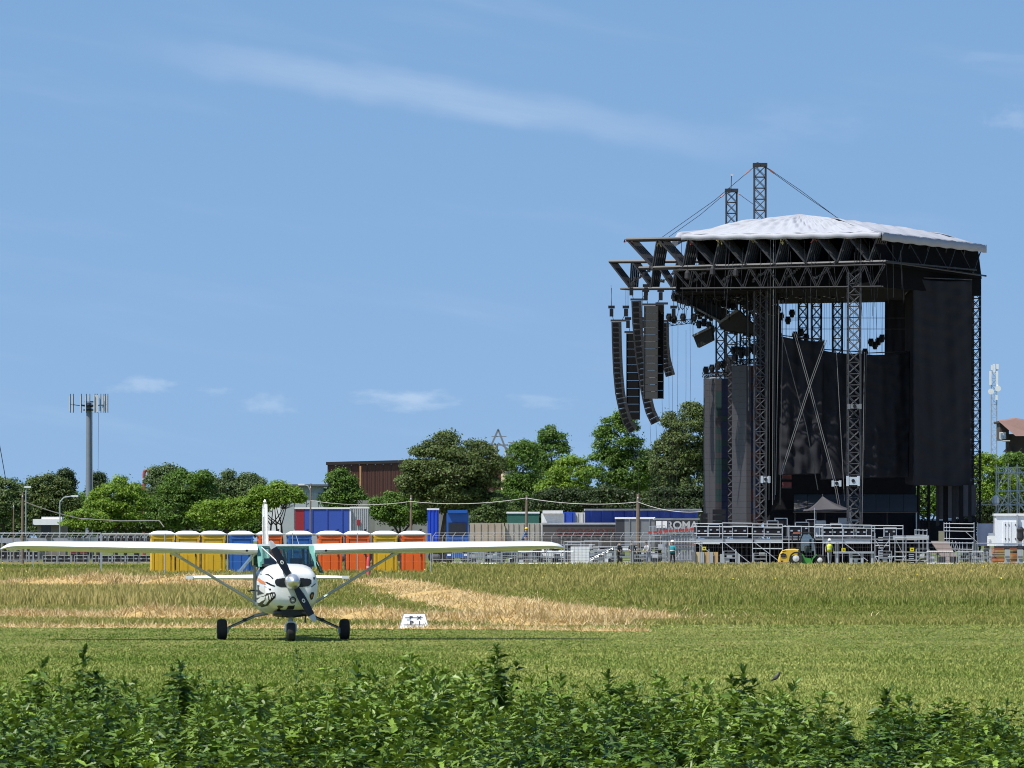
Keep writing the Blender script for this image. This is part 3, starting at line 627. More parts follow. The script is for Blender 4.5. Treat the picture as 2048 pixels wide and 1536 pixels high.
        hn = MB(); hn.box((s_ * 1.50, 5.02, 1.135), (.14, .12, .055)); hn.build('elevator_horn', M_WHITE, so_, local=True)
    # propeller
    hub = Vector((0.0, -1.52, 1.095)); dirn = Vector((-.49, 0, .872)).normalized(); side = Vector((.872, 0, .49))
    for k in (1, -1):
        bl = MB(); rg = []
        for r0, w_, tw in ((.06, .045, .9), (.16, .075, .75), (.3, .085, .55), (.45, .082, .42), (.6, .072, .33), (.70, .062, .28)):
            ax = side * math.cos(tw) + Vector((0, 1, 0)) * math.sin(tw); nn = side * -math.sin(tw) + Vector((0, 1, 0)) * math.cos(tw)
            rg.append([hub + dirn * (k * r0) + ax * (w_ * math.cos(t) * k) + nn * (.016 * math.sin(t)) for t in np.linspace(0, 2 * math.pi, 12, endpoint=False)])
        bl.loft(rg); bo = bl.build('propeller_blade', M_BLACKP, smooth=True, **B)
        tp = MB(); rg = []
        for r0, w_ in ((.70, .063), (.76, .056), (.82, .043), (.845, .02)):
            tw = .25; ax = side * math.cos(tw) + Vector((0, 1, 0)) * math.sin(tw); nn = side * -math.sin(tw) + Vector((0, 1, 0)) * math.cos(tw)
            rg.append([hub + dirn * (k * r0) + ax * (w_ * math.cos(t) * k) + nn * (.014 * math.sin(t)) for t in np.linspace(0, 2 * math.pi, 12, endpoint=False)])
        tp.loft(rg); tp.build('blade_tip', mat('tip_grey', (.55, .55, .55), .5), bo, local=True, smooth=True)
        for q, m_, rr in ((0, M_DECALW, .030), (.002, M_BLACKP, .014)):
            lo = MB(); c = hub + dirn * (k * .40) + Vector((0, -.045 - q * 3, 0)); lo.add([c + side * (rr * math.cos(t)) + dirn * (rr * 1.35 * math.sin(t)) + Vector((0, (.03 if math.cos(t) > 0 else -.02) * k * 0, 0)) for t in np.linspace(0, 2 * math.pi, 14, endpoint=False)] , [tuple(range(14))]); lo.build('blade_logo', m_, bo, local=True)
    sp = MB(); sp.lathe(hub, [(.143, .04), (.146, 0), (.140, -.07), (.122, -.15), (.09, -.22), (.05, -.275), (.012, -.30)], 24, 'Y'); sp.build('spinner', M_CHROME, smooth=True, **B)
    # nose gear
    ng = MB(); ng.bar((0, -1.02, .55), (0, -1.10, .33), .030, n=8); ng.bar((0, -1.0, .40), (0, -1.12, .30), .045, n=8); ng.box((0, -1.0, .44), (.16, .06, .035)); ng.build('nose_gear_strut', M_STEEL, smooth=True, **B)
    fk = MB()
    for s_ in (-1, 1): fk.path([(s_ * .03, -1.10, .345), (s_ * .095, -1.11, .31), (s_ * .098, -1.12, .18)], .018, 6)
    fk.path([(-.09, -1.14, .32), (-.05, -1.15, .352), (.05, -1.15, .352), (.09, -1.14, .32)], .014, 6); fk.build('nose_gear_fork', M_WHITE, **B)
    wh = MB(); wh.lathe((0, -1.12, .175), [(.08, -.045), (.085, -.04), (.085, .04), (.08, .045)], 14, 'X'); wl = wh.build('wheel', M_STEEL, smooth=True, **B)
    ty = MB(); ty.lathe((0, -1.12, .175), [(.085, -.06), (.14, -.075), (.165, -.055), (.175, 0), (.165, .055), (.14, .075), (.085, .06)], 24, 'X', cap=False); ty.build('tyre', M_RUBBER, wl, local=True, smooth=True)
    for x, y, z0, z1 in ((-.22, -.9, .40, .48), (.29, -.75, .33, .47), (-.16, -1.15, .43, .47)):
        pp = MB(); pp.bar((x, y, z0), (x, y, z1), .014); pp.build('drain_pipe', M_BLACKP, **B)
    # tail
    fn = MB(); prof = [(4.45, 1.22), (5.05, 1.62), (5.45, 2.42), (5.55, 2.54), (5.95, 2.54), (6.05, 2.48), (5.92, 1.25), (5.9, .98), (5.7, 1.03)]
    rg = lambda k: [Vector((k * .034, y, z)) for y, z in prof]
    fn.loft([[Vector((0.006 * -1, y + .02, z - .01)) if False else Vector((-.012, y, z)) for y, z in prof], rg(-1), rg(1), [Vector((.012, y, z)) for y, z in prof]]); fo = fn.build('fin', M_WHITE, **B)
    ru = MB(); ru.prism([(-.037, 5.62, 1.3), (-.037, 5.66, 2.3), (-.037, 5.70, 2.3), (-.037, 5.66, 1.3)], (.074, 0, 0)); ru.build('rudder_hinge', M_GREYD, fo, local=True)
    bc = MB(); bc.lathe((0, 5.7, 2.54), [(.03, 0), (.035, .05), (.012, .09)], 8); bc.build('beacon', M_ALU, fo, local=True)
    an = MB(); an.bar((.30, .9, 1.76), (.22, 1.15, 2.06), .006, .003); an.build('antenna', M_ALU, **B)
    dr = MB(); dr.prism([(-.548, .38, .62), (-.548, 1.02, .62), (-.548, 1.02, 1.38), (-.548, .38, 1.38)], (.01, 0, 0)); dr.build('door', mat('door_brown', (.28, .25, .18), .5), **B)
    pe = MB(); pe.bar((-.55, .6, .92), (-.68, .6, .90), .012); pe.build('door_handle', M_BLACKP, **B)
    return R
aircraft()

# ---------------------------------------------------------------- small things on the field
def marker_board():
    D = DY(1258); s = F / D; c = G(828.5, D); M = mat('board_white', (.80, .80, .80), .5, var=.06, scale=5, stain=((.55, .55, .5), 6, .4)); Mg = mat('board_edge', (.25, .25, .24), .7)
    r = thing('marker_board', 'white trapezoid marker board with black lettering standing in the grass', 'marker board', c)
    for k, y in ((1, 0), (-1, .22)):
        b = MB(); lean = .10 * k; pl = [c + Vector((x / s, y + (lean if z else 0), z / s)) for x, z in ((-30, 0), (30, 0), (21, 30), (-21, 30))]; b.prism(pl, (0, .014, 0)); o = b.build('panel', M, r)
        e = MB()
        for i in range(4): e.bar(pl[i] + Vector((0, .007, 0)), pl[(i + 1) % 4] + Vector((0, .007, 0)), .011, n=4)
        e.build('edge_frame', Mg, o)
    tilt = math.radians(90) - math.atan2(.10, 30 / s); ink = mat('board_ink', (.05, .05, .06), .6); pale = mat('faded_ink', (.52, .52, .54), .6)
    def at(px, py): z = (1258 - py) / s; return c + Vector(((px - 828.5) / s, -.006 + .10 * z / (30 / s), z))
    text_part('P', .105, at(823, 1246), (tilt, 0, 0), ink, r, squash=1.5, bold=.004); text_part('1', .105, at(839, 1246), (tilt, 0, 0), ink, r, squash=1.1, bold=.004)
    text_part('P', .085, at(822, 1235.5), (tilt, 0, 0), ink, r, squash=1.6, bold=.004); text_part('X', .100, at(838, 1236), (tilt, 0, 0), ink, r, squash=1.2, bold=.003)
    text_part('ERS', .045, at(818, 1239.5), (tilt, 0, 0), pale, r, squash=1.3)
    for py, a, b_ in ((1235.2, 810, 846), (1249.4, 807, 850)):
        l = MB(); l.bar(at(a, py), at(b_, py), .006, n=4); l.build('rule_line', ink, r)
marker_board()

def marker_post():
    D = DY(1160); c = G(737, D); s = F / D; r = thing('marker_post', 'red and pink painted marker post standing behind the wing strut', 'post', c)
    m1 = mat('post_red', (.55, .06, .07), .6, stain=((.62, .35, .35), 4, .6)); b = MB(); b.lathe(c, [(.105, 0), (.10, .3), (.085, .75), (.075, 1.02), (.045, 1.08)], 12); b.build('shaft', m1, r, smooth=True)
    b = MB(); b.lathe(c + Vector((0, 0, .55)), [(.098, 0), (.096, .10)], 12, cap=False); b.build('band', mat('post_pink', (.62, .30, .30), .7), r, smooth=True)
    b = MB(); b.bar(c + Vector((0, 0, 1.05)), c + Vector((-.22, 0, 1.20)), .02); b.build('spike', M_BLACKP, r)
marker_post()

def bird():
    D = DY(1367); c = G(1553, D); r = thing('blackbird', 'small dark bird standing upright in the mown grass', 'bird', c); m = mat('dark_plumage', (.035, .032, .035), .6, var=.3, scale=40)
    b = MB(); rg = []; spine = [(-.075, .035, .004), (-.055, .045, .012), (-.03, .06, .030), (0, .085, .036), (.02, .105, .030), (.030, .122, .020), (.036, .135, .021), (.042, .147, .017), (.050, .150, .006)]
    for i, (x, z, rr) in enumerate([(a_, b_, c_ * .72) for a_, b_, c_ in spine]):
        a = spine[max(0, i - 1)]; e = spine[min(len(spine) - 1, i + 1)]; d = Vector((e[0] - a[0], 0, e[1] - a[1])).normalized(); u = Vector((-d.z, 0, d.x))
        rg.append([c + Vector((x, 0, z)) + u * (rr * math.cos(t)) + Vector((0, rr * .85 * math.sin(t), 0)) for t in np.linspace(0, 6.283, 12, endpoint=False)])
    b.loft(rg); b.build('body', m, r, smooth=True)
    k = MB(); k.bar(c + Vector((.050, 0, .149)), c + Vector((.078, 0, .154)), .005, .001); k.build('beak', mat('beak', (.30, .22, .05), .5), r)
    for s_ in (-1, 1): l = MB(); l.path([c + Vector((0, .012 * s_, .055)), c + Vector((.006, .012 * s_, .03)), c + Vector((0, .012 * s_, 0))], .003, 4); l.build('leg', mat('beak', (0, 0, 0)), r)
    w = MB(); w.loft([[c + Vector((x, s * .024, z)) for x, z in ((-.07, .04), (.01, .075), (.015, .10), (-.03, .075))] for s in (-1, 1)]); w.build('wing', mat('wing_grey', (.07, .065, .07), .6), r)
bird()
# ---------------------------------------------------------------- trees
LEAFM = {'dark': foliage('leaf_dark', (.026, .060, .011), (.095, .140, .030), trans=.32), 'olive': foliage('leaf_olive', (.042, .068, .015), (.135, .180, .048), trans=.32),
         'mid': foliage('leaf_mid', (.042, .100, .014), (.150, .245, .038), trans=.38), 'bright': foliage('leaf_bright', (.080, .165, .014), (.260, .370, .046), trans=.42),
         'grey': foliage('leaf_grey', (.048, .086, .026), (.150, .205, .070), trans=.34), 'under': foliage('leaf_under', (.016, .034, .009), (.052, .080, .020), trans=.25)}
M_BARK = mat('bark', (.060, .048, .036), .95, var=.35, scale=4, bump=.4, spec=.1)
def crown_mesh(name, ells, D, density=1.0, leafsz=.26, seed=0, airy=0.0, droop=.0):
    """leaf-sized faces on many clumps filling the ellipsoids (cx, cy, rx, ry in photograph pixels at depth D)"""
    r = np.random.default_rng(seed); k = D / F; PT = []; NM = []
    more = []
    for cx, cy, rx, ry in ells:
        for j in range(11):
            t = r.uniform(-.3, 3.44); q = r.uniform(.16, .34); more.append((cx + math.cos(t) * rx * .86, cy - math.sin(t) * ry * .86, rx * q, ry * q * r.uniform(.7, 1.3)))
    ells = [(cx, cy, rx * .90, ry * .90) for cx, cy, rx, ry in ells] + more
    for cx, cy, rx, ry in ells:
        c = P(cx, cy, D); a, b = rx * k, ry * k; rad = np.array([a, min(a, b) * .85 + .4, b]); rc = max(.55, .24 * min(a, b))
        nc = int(max(9, 20 * (a * b) / (rc * rc) ** .96 * .55 * (1 - airy * .55)))
        u = r.normal(size=(nc, 3)); u /= np.linalg.norm(u, axis=1)[:, None]; q = r.uniform(.30, 1.0, nc) ** .45; cc = np.array(c) + u * q[:, None] * (rad - rc * .45)
        cc[:, 1] -= 0; keep = u[:, 1] < .75; cc = cc[keep]; q = q[keep]
        for ci in cc:
            rr = rc * r.uniform(.55, 1.2); n = int(density * 34 * (rr / leafsz) ** 2 * .42)
            w = r.normal(size=(n, 3)); w /= np.linalg.norm(w, axis=1)[:, None]; w[:, 2] = np.where(w[:, 2] < -.35, -w[:, 2] * .6, w[:, 2])
            PT.append(ci + w * (rr * np.where(r.uniform(size=n) < .18, r.uniform(1.0, 1.55, n), r.uniform(.55, 1.08, n) ** .6))[:, None] * np.array([1.1, 1.1, .8])); NM.append(w * .75 + r.normal(0, .45, (n, 3)) + np.array([0, -.1, .25]))
    PT = np.concatenate(PT); NM = np.concatenate(NM); PT = PT[PT[:, 2] > .15] if True else PT; n = len(PT); NM = NM[:n]
    NM /= np.linalg.norm(NM, axis=1)[:, None]; t = np.cross(NM, r.normal(size=(n, 3))); t /= np.linalg.norm(t, axis=1)[:, None]; bt = np.cross(NM, t)
    s = leafsz * r.uniform(.5, 1.15, n)[:, None]; V = np.empty((n, 4, 3)); V[:, 0] = PT - t * s * .5; V[:, 1] = PT + bt * s * .27 ; V[:, 2] = PT + t * s * .5; V[:, 3] = PT - bt * s * .27
    return V
def leaf_object(name, V, m, parent=None, **tags):
    n = len(V); off = np.array(origin_of(parent)) if parent else np.zeros(3); me = bpy.data.meshes.new(name); me.vertices.add(4 * n); me.vertices.foreach_set('co', (V.reshape(-1, 3) - off).astype(np.float32).ravel())
    me.loops.add(4 * n); me.loops.foreach_set('vertex_index', np.arange(4 * n, dtype=np.int32)); me.polygons.add(n); me.polygons.foreach_set('loop_start', np.arange(0, 4 * n, 4, dtype=np.int32)); me.polygons.foreach_set('loop_total', np.full(n, 4, np.int32))
    me.materials.append(m); me.update(calc_edges=True); o = bpy.data.objects.new(name, me); C.objects.link(o); o.parent = parent; return meta(o, **tags)
TREE_N = [0]
def tree(label, D, ells, pal, tx=None, dens=1.0, leafsz=.26, airy=0.0, name='tree', trunk_r=.22, stems=1, spread=0, cat='tree'):
    TREE_N[0] += 1; sd_ = TREE_N[0] * 13; r = random.Random(sd_)
    tx = ells[0][0] if tx is None else tx; base = G(tx, D); T = thing(name, label, cat, base, group='trees and bushes behind the field')
    tr = MB()
    for k in range(stems):
        b0 = base + Vector(((k - (stems - 1) / 2) * spread, r.uniform(-.5, .5), 0)); e0 = P(ells[0][0], ells[0][1], D); fork = b0.lerp(e0, .55); fork.x = b0.x + (e0.x - b0.x) * .35
        tr.path([b0, b0.lerp(fork, .5) + Vector((r.uniform(-.15, .15), 0, 0)), fork], [trunk_r, trunk_r * .8, trunk_r * .62], 7)
        for cx, cy, rx, ry in ells:
            c = P(cx, cy, D); tr.path([fork, fork.lerp(c, .5) + Vector((0, 0, -.2)), c], [trunk_r * .5, trunk_r * .35, trunk_r * .2], 5)
            for j in range(6 if airy == 0 else 9):
                a = r.uniform(0, 6.28); q = c + Vector((math.cos(a) * rx * .75, r.uniform(-.4, .4) * rx, math.sin(a) * ry * .75)) * (D / F); tr.path([c.lerp(fork, .35), q], [trunk_r * .22, trunk_r * .06], 4)
    tr.build('trunk', M_BARK, T, smooth=True, fix=False)
    leaf_object('crown', crown_mesh('crown', ells, D, dens, leafsz, sd_, airy), LEAFM[pal], T)
    return T
tree('grey green tree at the edge of the picture below the slanting wire', 600, [(8, 1010, 48, 52), (-20, 1000, 40, 48)], 'grey')
tree('dark rounded tree between the picture edge and the phone mast', 610, [(95, 1004, 46, 54), (70, 1030, 40, 40), (120, 1030, 40, 36)], 'olive')
tree('small dark pointed conifer just before the phone mast', 640, [(131, 985, 12, 34), (131, 965, 8, 22), (131, 1005, 18, 30)], 'under', leafsz=.26)
tree('small dark conifer just behind the phone mast', 650, [(196, 975, 10, 26), (196, 995, 15, 28)], 'under', leafsz=.26)
tree('bright yellow green tree at the foot of the phone mast', 575, [(232, 1003, 50, 46), (215, 1030, 42, 34), (262, 1025, 36, 40)], 'bright', dens=1.1)
tree('thin topped tree with a loose crown next to the red pipe', 600, [(330, 965, 34, 30), (318, 1000, 30, 42)], 'grey', airy=.6, dens=.8)
tree('large mid green tree in the middle of the far row behind the yellow toilets', 585, [(375, 985, 52, 46), (352, 1030, 60, 42), (410, 1025, 50, 44)], 'mid', dens=1.1)
tree('grey green twin topped tree above the wing root', 610, [(452, 985, 34, 38), (495, 988, 36, 36), (475, 1020, 56, 36)], 'grey')
tree('bright leafy bush above the blue toilets', 560, [(430, 1036, 52, 30), (478, 1030, 36, 28)], 'bright', leafsz=.26, name='bush', cat='bush')
tree('slim yellow green tree with bare stems before the grey shed', 560, [(548, 992, 46, 22), (520, 1012, 30, 24), (575, 1000, 26, 22)], 'bright', tx=555, airy=.7, dens=.75, stems=3, spread=.7, trunk_r=.12)
tree('low yellow green bush beside the small flat roofed hut', 560, [(160, 1046, 32, 20), (190, 1050, 26, 18)], 'bright', leafsz=.26, name='bush', cat='bush')
tree('dark bush behind the flatbed trailer', 590, [(250, 1050, 60, 22), (320, 1052, 50, 20)], 'dark', leafsz=.28, name='bush', cat='bush')
tree('pointed green tree in front of the brown hall', 600, [(682, 975, 24, 34), (690, 1000, 38, 26), (668, 1005, 24, 22)], 'mid', leafsz=.27)
tree('ivy covered bush between the brown hall and the great round tree', 560, [(800, 1030, 46, 36), (775, 1020, 34, 34), (838, 1020, 40, 40)], 'mid', leafsz=.26, name='bush', cat='bush')
tree('great round dark olive tree beside the brown hall', 545, [(906, 954, 98, 84), (905, 998, 92, 42), (940, 1012, 70, 30)], 'olive', tx=884, dens=1.3, leafsz=.27, trunk_r=.36)
tree('small dark tree hanging over the rusty container', 540, [(1000, 1030, 30, 30), (975, 1040, 30, 22)], 'dark', airy=.5, dens=.8)
tree('leafy green tree next to the silo platform', 600, [(1046, 945, 32, 60), (1050, 985, 40, 34)], 'mid')
tree('taller green tree behind the silo platform', 610, [(1104, 915, 32, 54), (1095, 965, 36, 40)], 'mid', airy=.25)
tree('bright yellow green tree left of the loudspeakers', 580, [(1146, 960, 44, 42), (1120, 985, 40, 26)], 'bright')
tree('tall airy tree under the hanging loudspeakers', 570, [(1238, 890, 44, 62), (1215, 945, 42, 44), (1262, 950, 48, 50)], 'mid', airy=.35, dens=1.05)
tree('slender tree between the loudspeaker tree and the stage', 575, [(1300, 955, 24, 50), (1295, 985, 30, 36)], 'grey')
tree('great olive tree rising beside the video wall', 560, [(1378, 885, 58, 76), (1345, 935, 38, 66), (1385, 965, 52, 70)], 'olive', dens=1.2)
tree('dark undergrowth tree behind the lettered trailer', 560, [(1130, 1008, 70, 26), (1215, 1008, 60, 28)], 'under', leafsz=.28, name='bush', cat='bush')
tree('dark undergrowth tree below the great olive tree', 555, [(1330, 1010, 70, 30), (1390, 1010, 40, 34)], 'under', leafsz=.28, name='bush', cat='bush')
tree('green tree seen under the stage wing behind the lattice legs', 560, [(1855, 1010, 36, 36), (1880, 1000, 40, 40)], 'mid', leafsz=.28)
tree('bright green tree beyond the stage next to the slim mast', 560, [(1975, 955, 30, 44), (1998, 990, 44, 40)], 'bright', leafsz=.28)
tree('green tree behind the scaffold tower', 565, [(2030, 955, 34, 46), (2040, 995, 40, 36), (2090, 960, 40, 50)], 'mid')
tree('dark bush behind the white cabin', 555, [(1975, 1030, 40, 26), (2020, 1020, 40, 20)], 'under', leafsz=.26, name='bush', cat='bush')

for i, (x0, lab) in enumerate(((-20, 'low hedge bush behind the hut at the picture edge'), (75, 'low hedge bush between the hut and the phone mast'), (165, 'low hedge bush at the foot of the phone mast'), (255, 'low hedge bush below the red pipe'), (345, 'low hedge bush behind the first yellow toilets'), (440, 'low hedge bush behind the blue toilet'), (530, 'low hedge bush before the grey shed annexe'))):
    tree(lab, 640, [(x0 + 20, 1052, 54, 32), (x0 + 60, 1058, 52, 28)], ('dark', 'grey', 'mid')[i % 3], leafsz=.30, name='bush', cat='bush')
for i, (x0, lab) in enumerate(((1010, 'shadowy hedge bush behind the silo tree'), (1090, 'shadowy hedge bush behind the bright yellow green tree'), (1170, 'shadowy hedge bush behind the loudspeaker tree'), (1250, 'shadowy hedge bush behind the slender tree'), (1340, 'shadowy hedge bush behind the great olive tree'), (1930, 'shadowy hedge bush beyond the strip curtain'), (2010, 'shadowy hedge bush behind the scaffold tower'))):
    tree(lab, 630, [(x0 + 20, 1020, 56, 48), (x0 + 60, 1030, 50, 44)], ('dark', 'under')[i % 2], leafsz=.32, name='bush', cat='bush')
for i, (x, yt, lab) in enumerate(((55, 972, 'pale grey green tree of the back row near the picture edge'), (160, 982, 'pale grey green tree of the back row at the phone mast'), (275, 976, 'pale grey green tree of the back row beneath the red pipe'), (405, 962, 'pale grey green tree of the back row behind the twin topped tree'), (520, 976, 'pale grey green tree of the back row nearest the grey shed'))):
    tree(lab, 665, [(x, yt + 40, 52, 40), (x - 30, yt + 58, 40, 34), (x + 34, yt + 56, 40, 36)], ('grey', 'mid', 'dark')[i % 3], dens=.9)
# ---------------------------------------------------------------- buildings beyond the fence
def hall():
    D = 640.; k = D / F; base = G(735, D); r = thing('brown_hall', 'large brown metal clad hall above a concrete wall', 'building', base); M = mat('brown_cladding', (.125, .060, .048), .75, var=.10, scale=1.2, spec=.15); Mc = mat('old_concrete', (.33, .31, .27), .9, var=.2, scale=1, stain=((.12, .11, .09), .8, .6))
    a, b = P(655, 0, D).x, P(1005, 0, D).x; zt = P(0, 930, D).z; zt2 = P(0, 920, D).z; zm = P(0, 1000, D).z
    w = MB(); w.prism([(a, D, zm - .2), (b, D + 4, zm - .2), (b, D + 4, zt2 - .1), (a, D, zt - .1)], (1.5, 14, 0)); w.build('hall_body', M, r)
    n = 22
    for i in range(n):
        t0, t1 = i / n, (i + .94) / n; p0, p1 = Vector((a + (b - a) * t0, D + 4 * t0 - .06, zm)), Vector((a + (b - a) * t1, D + 4 * t1 - .06, zm)); pn = MB(); zz0, zz1 = zt + (zt2 - zt) * t0, zt + (zt2 - zt) * t1
        pn.prism([p0, p1, Vector((p1.x, p1.y, zz1)), Vector((p0.x, p0.y, zz0))], (0, .05, 0))
        for j in range(3): q = p0.lerp(p1, (j + .5) / 3); pn.bar(q, Vector((q.x, q.y, min(zz0, zz1))), .022, n=4)
        pn.build('cladding_panel', M, r)
    e = MB(); e.prism([(a - .15, D - .25, zt), (b, D + 3.8, zt2), (b, D + 3.8, zt2 + .3), (a - .15, D - .25, zt + .3)], (.5, 4, 0)); e.build('roof_edge', mat('roof_felt', (.05, .04, .04), .9), r)
    c = MB(); c.prism([(a, D - .3, 0), (b, D + 3.6, 0), (b, D + 3.6, zm - .02), (a, D - .3, zm - .02)], (.2, 1, 0)); c.build('concrete_wall', Mc, r)
    p = MB(); p.bar(P(721, 1000, D - 1), P(721, 932, D - 1), .12); p.build('drain_pipe', mat('rust_pipe', (.40, .20, .08), .8), r)
hall()
def shed():
    D = 600.; base = G(590, D); r = thing('grey_shed', 'plain pale grey industrial shed behind the red and blue trailer', 'building', base); M = mat('grey_render', (.36, .39, .40), .8, var=.10, scale=1); Mw = mat('white_render', (.62, .62, .62), .8, var=.1)
    for (x0, x1, y0, dd, mm, nm) in ((562, 660, 973, 0, M, 'shed_wall'), (524, 561, 992, .6, Mw, 'annexe')):
        w = MB(); a, b = P(x0, 1082, D + dd), P(x1, y0, D + dd); w.box(((a.x + b.x) / 2, D + dd + 4, b.z / 2), (b.x - a.x, 8, b.z)); w.build(nm, mm, r)
    e = MB(); a, b = P(560, 973, D - .2), P(662, 969, D - .2); e.box(((a.x + b.x) / 2, D + 3.8, (a.z + b.z) / 2 + .02), (b.x - a.x, 8.6, b.z - a.z)); e.build('parapet', mat('parapet_dark', (.10, .11, .11), .8), r)
    for i in range(4):
        q = MB(); a = P(566 + i * 24, 985, D - .12); z1 = a.z; q.box((a.x + .5, D - .05, z1 / 2), (1.05, .08, z1)); q.build('wall_panel', M, r)
shed()
def hut():
    D = 600.; r = thing('flat_roofed_hut', 'small hut with a white flat roof among the bushes', 'hut', G(98, D)); M = mat('hut_wall', (.20, .17, .14), .9, var=.2)
    a, b = P(74, 1082, D), P(131, 1050, D); w = MB(); w.box(((a.x + b.x) / 2, D + 1.5, b.z / 2), (b.x - a.x, 3, b.z)); w.build('wall', M, r)
    e = MB(); q = P(95, 1044, D - .3); e.box((q.x, D + 1.3, q.z), (2.7, 4, .55)); e.box((q.x + .4, D + 1.0, q.z + .36), (1.9, 3, .25)); e.build('roof', mat('roof_white', (.72, .72, .72), .7), r)
    d = MB(); q = P(92, 1063, D - .05); d.box((q.x, D - .02, q.z), (.9, .06, 1.4)); d.build('window', mat('dark_glass', (.02, .02, .025), .2), r)
hut()
def silo():
    D = 645.; k = D / F; r = thing('concrete_silo', 'weathered concrete silo with a steel gantry and railed platform', 'silo', G(1020, D)); Mc = mat('silo_concrete', (.46, .43, .36), .9, var=.2, scale=.8, stain=((.16, .15, .13), .5, .8)); Mb = mat('silo_buff', (.52, .43, .28), .9, var=.2); Ms = mat('gantry_steel', (.22, .23, .24), .6, metal=.4)
    for px0, px1, yt, dd, m in ((1010, 1026, 902, 0, Mc), (986, 996, 893, 1.5, Mc), (1026, 1034, 915, 1.0, Mb), (1002, 1016, 935, -1.2, Mb)):
        c = G((px0 + px1) / 2, D + dd); s_ = MB(); rr = (px1 - px0) / 2 * k; s_.lathe(c, [(rr, 0), (rr, P(0, yt, D).z), (rr * 1.1, P(0, yt, D).z), (rr * 1.1, P(0, yt - 3, D).z)], 14); s_.build('silo_column', m, r, smooth=True)
    def b(a, c, w=.09, nm='gantry_beam'): q = MB(); q.bar(P(*a, D - 1), P(*c, D - 1), w, n=4); q.build(nm, Ms, r)
    b((983, 890), (996, 860), .13); b((996, 858), (1013, 902), .13); b((985, 890), (1016, 890)); b((983, 873), (1013, 873), .05); b((996, 886), (1020, 900), .10); b((1016, 885), (1070, 885), .05); b((1016, 892), (1070, 892), .05); b((1070, 880), (1074, 930), .06)
    for x in range(1020, 1072, 8): b((x, 884), (x, 902), .04, 'railing_post')
    b((1014, 902), (1072, 902), .10, 'platform'); b((1062, 900), (1062, 960), .06); b((1072, 900), (1072, 960), .06)
silo()
def pipe_stack():
    D = 610.; m = mat('red_pipe', (.32, .06, .06), .6); r = thing('red_pipe', 'red bent pipe poking up above the trees', 'pipe', G(288, D)); q = MB(); q.path([G(288, D), P(288, 948, D), P(289, 942, D), P(293, 940, D), P(297, 943, D), P(297, 949, D)], .16, 8); q.build('bent_tube', m, r, smooth=True)
    c = MB(); c.lathe(P(288, 960, D), [(.22, 0), (.22, .15)], 10); c.build('collar', M_STEEL, r)
pipe_stack()

# ---------------------------------------------------------------- masts and poles
M_GALV = mat('galvanised', (.40, .42, .44), .5, metal=.5, var=.15, scale=2); M_PANEL = mat('antenna_panel', (.55, .56, .57), .6, var=.08); M_DARKS = mat('dark_steel', (.028, .029, .032), .5, metal=.2, var=.2, spec=.3)
M_WOOD = mat('pole_wood', (.16, .12, .085), .9, var=.3, scale=3)
def phone_mast():
    D = 625.; k = D / F; r = thing('phone_mast', 'tall grey phone mast with a ring of antennas', 'mast', G(178, D)); q = MB(); q.lathe(G(178, D), [(.36, 0), (.33, 6), (.27, P(0, 828, D).z), (.25, P(0, 806, D).z)], 14); q.build('pole', mat('mast_grey', (.20, .22, .25), .5, metal=.3), r, smooth=True)
    l = MB()
    for s_ in (-.12, .12): l.bar(G(178, D) + Vector((.40, s_ - .1, 0)), P(184, 806, D) + Vector((.02, s_ - .1, 0)), .025, n=4)
    l.build('ladder_rail', M_GALV, r, kind='stuff'); l = MB(); l.bar(P(197, 825, D), P(196, 985, D), .018, n=4); l.build('cable', M_DARKS, r)
    hub = P(180, 812, D)
    for i, (z, rr) in enumerate(((0, .9), (-.45, .7), (.35, .55))):
        h = MB(); h.lathe(hub + Vector((0, 0, z)), [(rr * .9, 0), (rr, .05), (rr * .9, .12)], 12); h.build('head_ring', M_DARKS, r)
    for px, dy in ((139, -.6), (145, .5), (161, -1), (171, -1.1), (188, -1.1), (193, -1.0), (200, -.7), (206, .3), (209, -.3), (214, .2), (178, 1.2), (190, 1.2)):
        c = P(px, 807, D + dy); yb = random.uniform(-4, 4); a = MB(); a.box((c.x, c.y, c.z), (.10 if px != 193 else .34, .12, 1.45 + (.25 if px in (188, 193) else 0))); o = a.build('antenna_panel', M_PANEL, r)
        s_ = MB(); s_.bar((c.x + .08, c.y + .1, c.z - .9), (c.x + .08, c.y + .1, c.z + .95), .035, n=5); s_.bar((c.x + .08, c.y + .1, c.z - .1), hub + Vector((0, 0, -.1)), .03, n=4); s_.build('bracket', M_DARKS, o)
    a = MB(); a.bar(P(172, 806, D), P(172, 788, D), .03); a.build('whip_antenna', M_GALV, r)
phone_mast()
def lattice(mb, a, b, w, bays, rc=.05, rl=.03, n=4, rot=0.0, cross=True, depth=None):
    """square lattice between two points; w = width"""
    a = Vector(a); b = Vector(b); d = (b - a).normalized(); x = Vector((math.cos(rot), math.sin(rot), 0)); x = (x - d * x.dot(d)).normalized(); y = d.cross(x); h = w / 2; hd = (depth or w) / 2
    cs = [x * h * i + y * hd * j for i, j in ((-1, -1), (1, -1), (1, 1), (-1, 1))]
    for c in cs: mb.bar(a + c, b + c, rc, n=n)
    for k in range(bays):
        p0, p1 = a.lerp(b, k / bays), a.lerp(b, (k + 1) / bays)
        for i in range(4):
            c0, c1 = cs[i], cs[(i + 1) % 4]
            if cross: mb.bar(p0 + c0, p1 + c1, rl, n=3, cap=False); mb.bar(p0 + c1, p1 + c0, rl, n=3, cap=False)
            elif k % 2: mb.bar(p0 + c0, p1 + c1, rl, n=3, cap=False)
            else: mb.bar(p0 + c1, p1 + c0, rl, n=3, cap=False)
            mb.bar(p0 + c0, p0 + c1, rl, n=3, cap=False)
    return mb
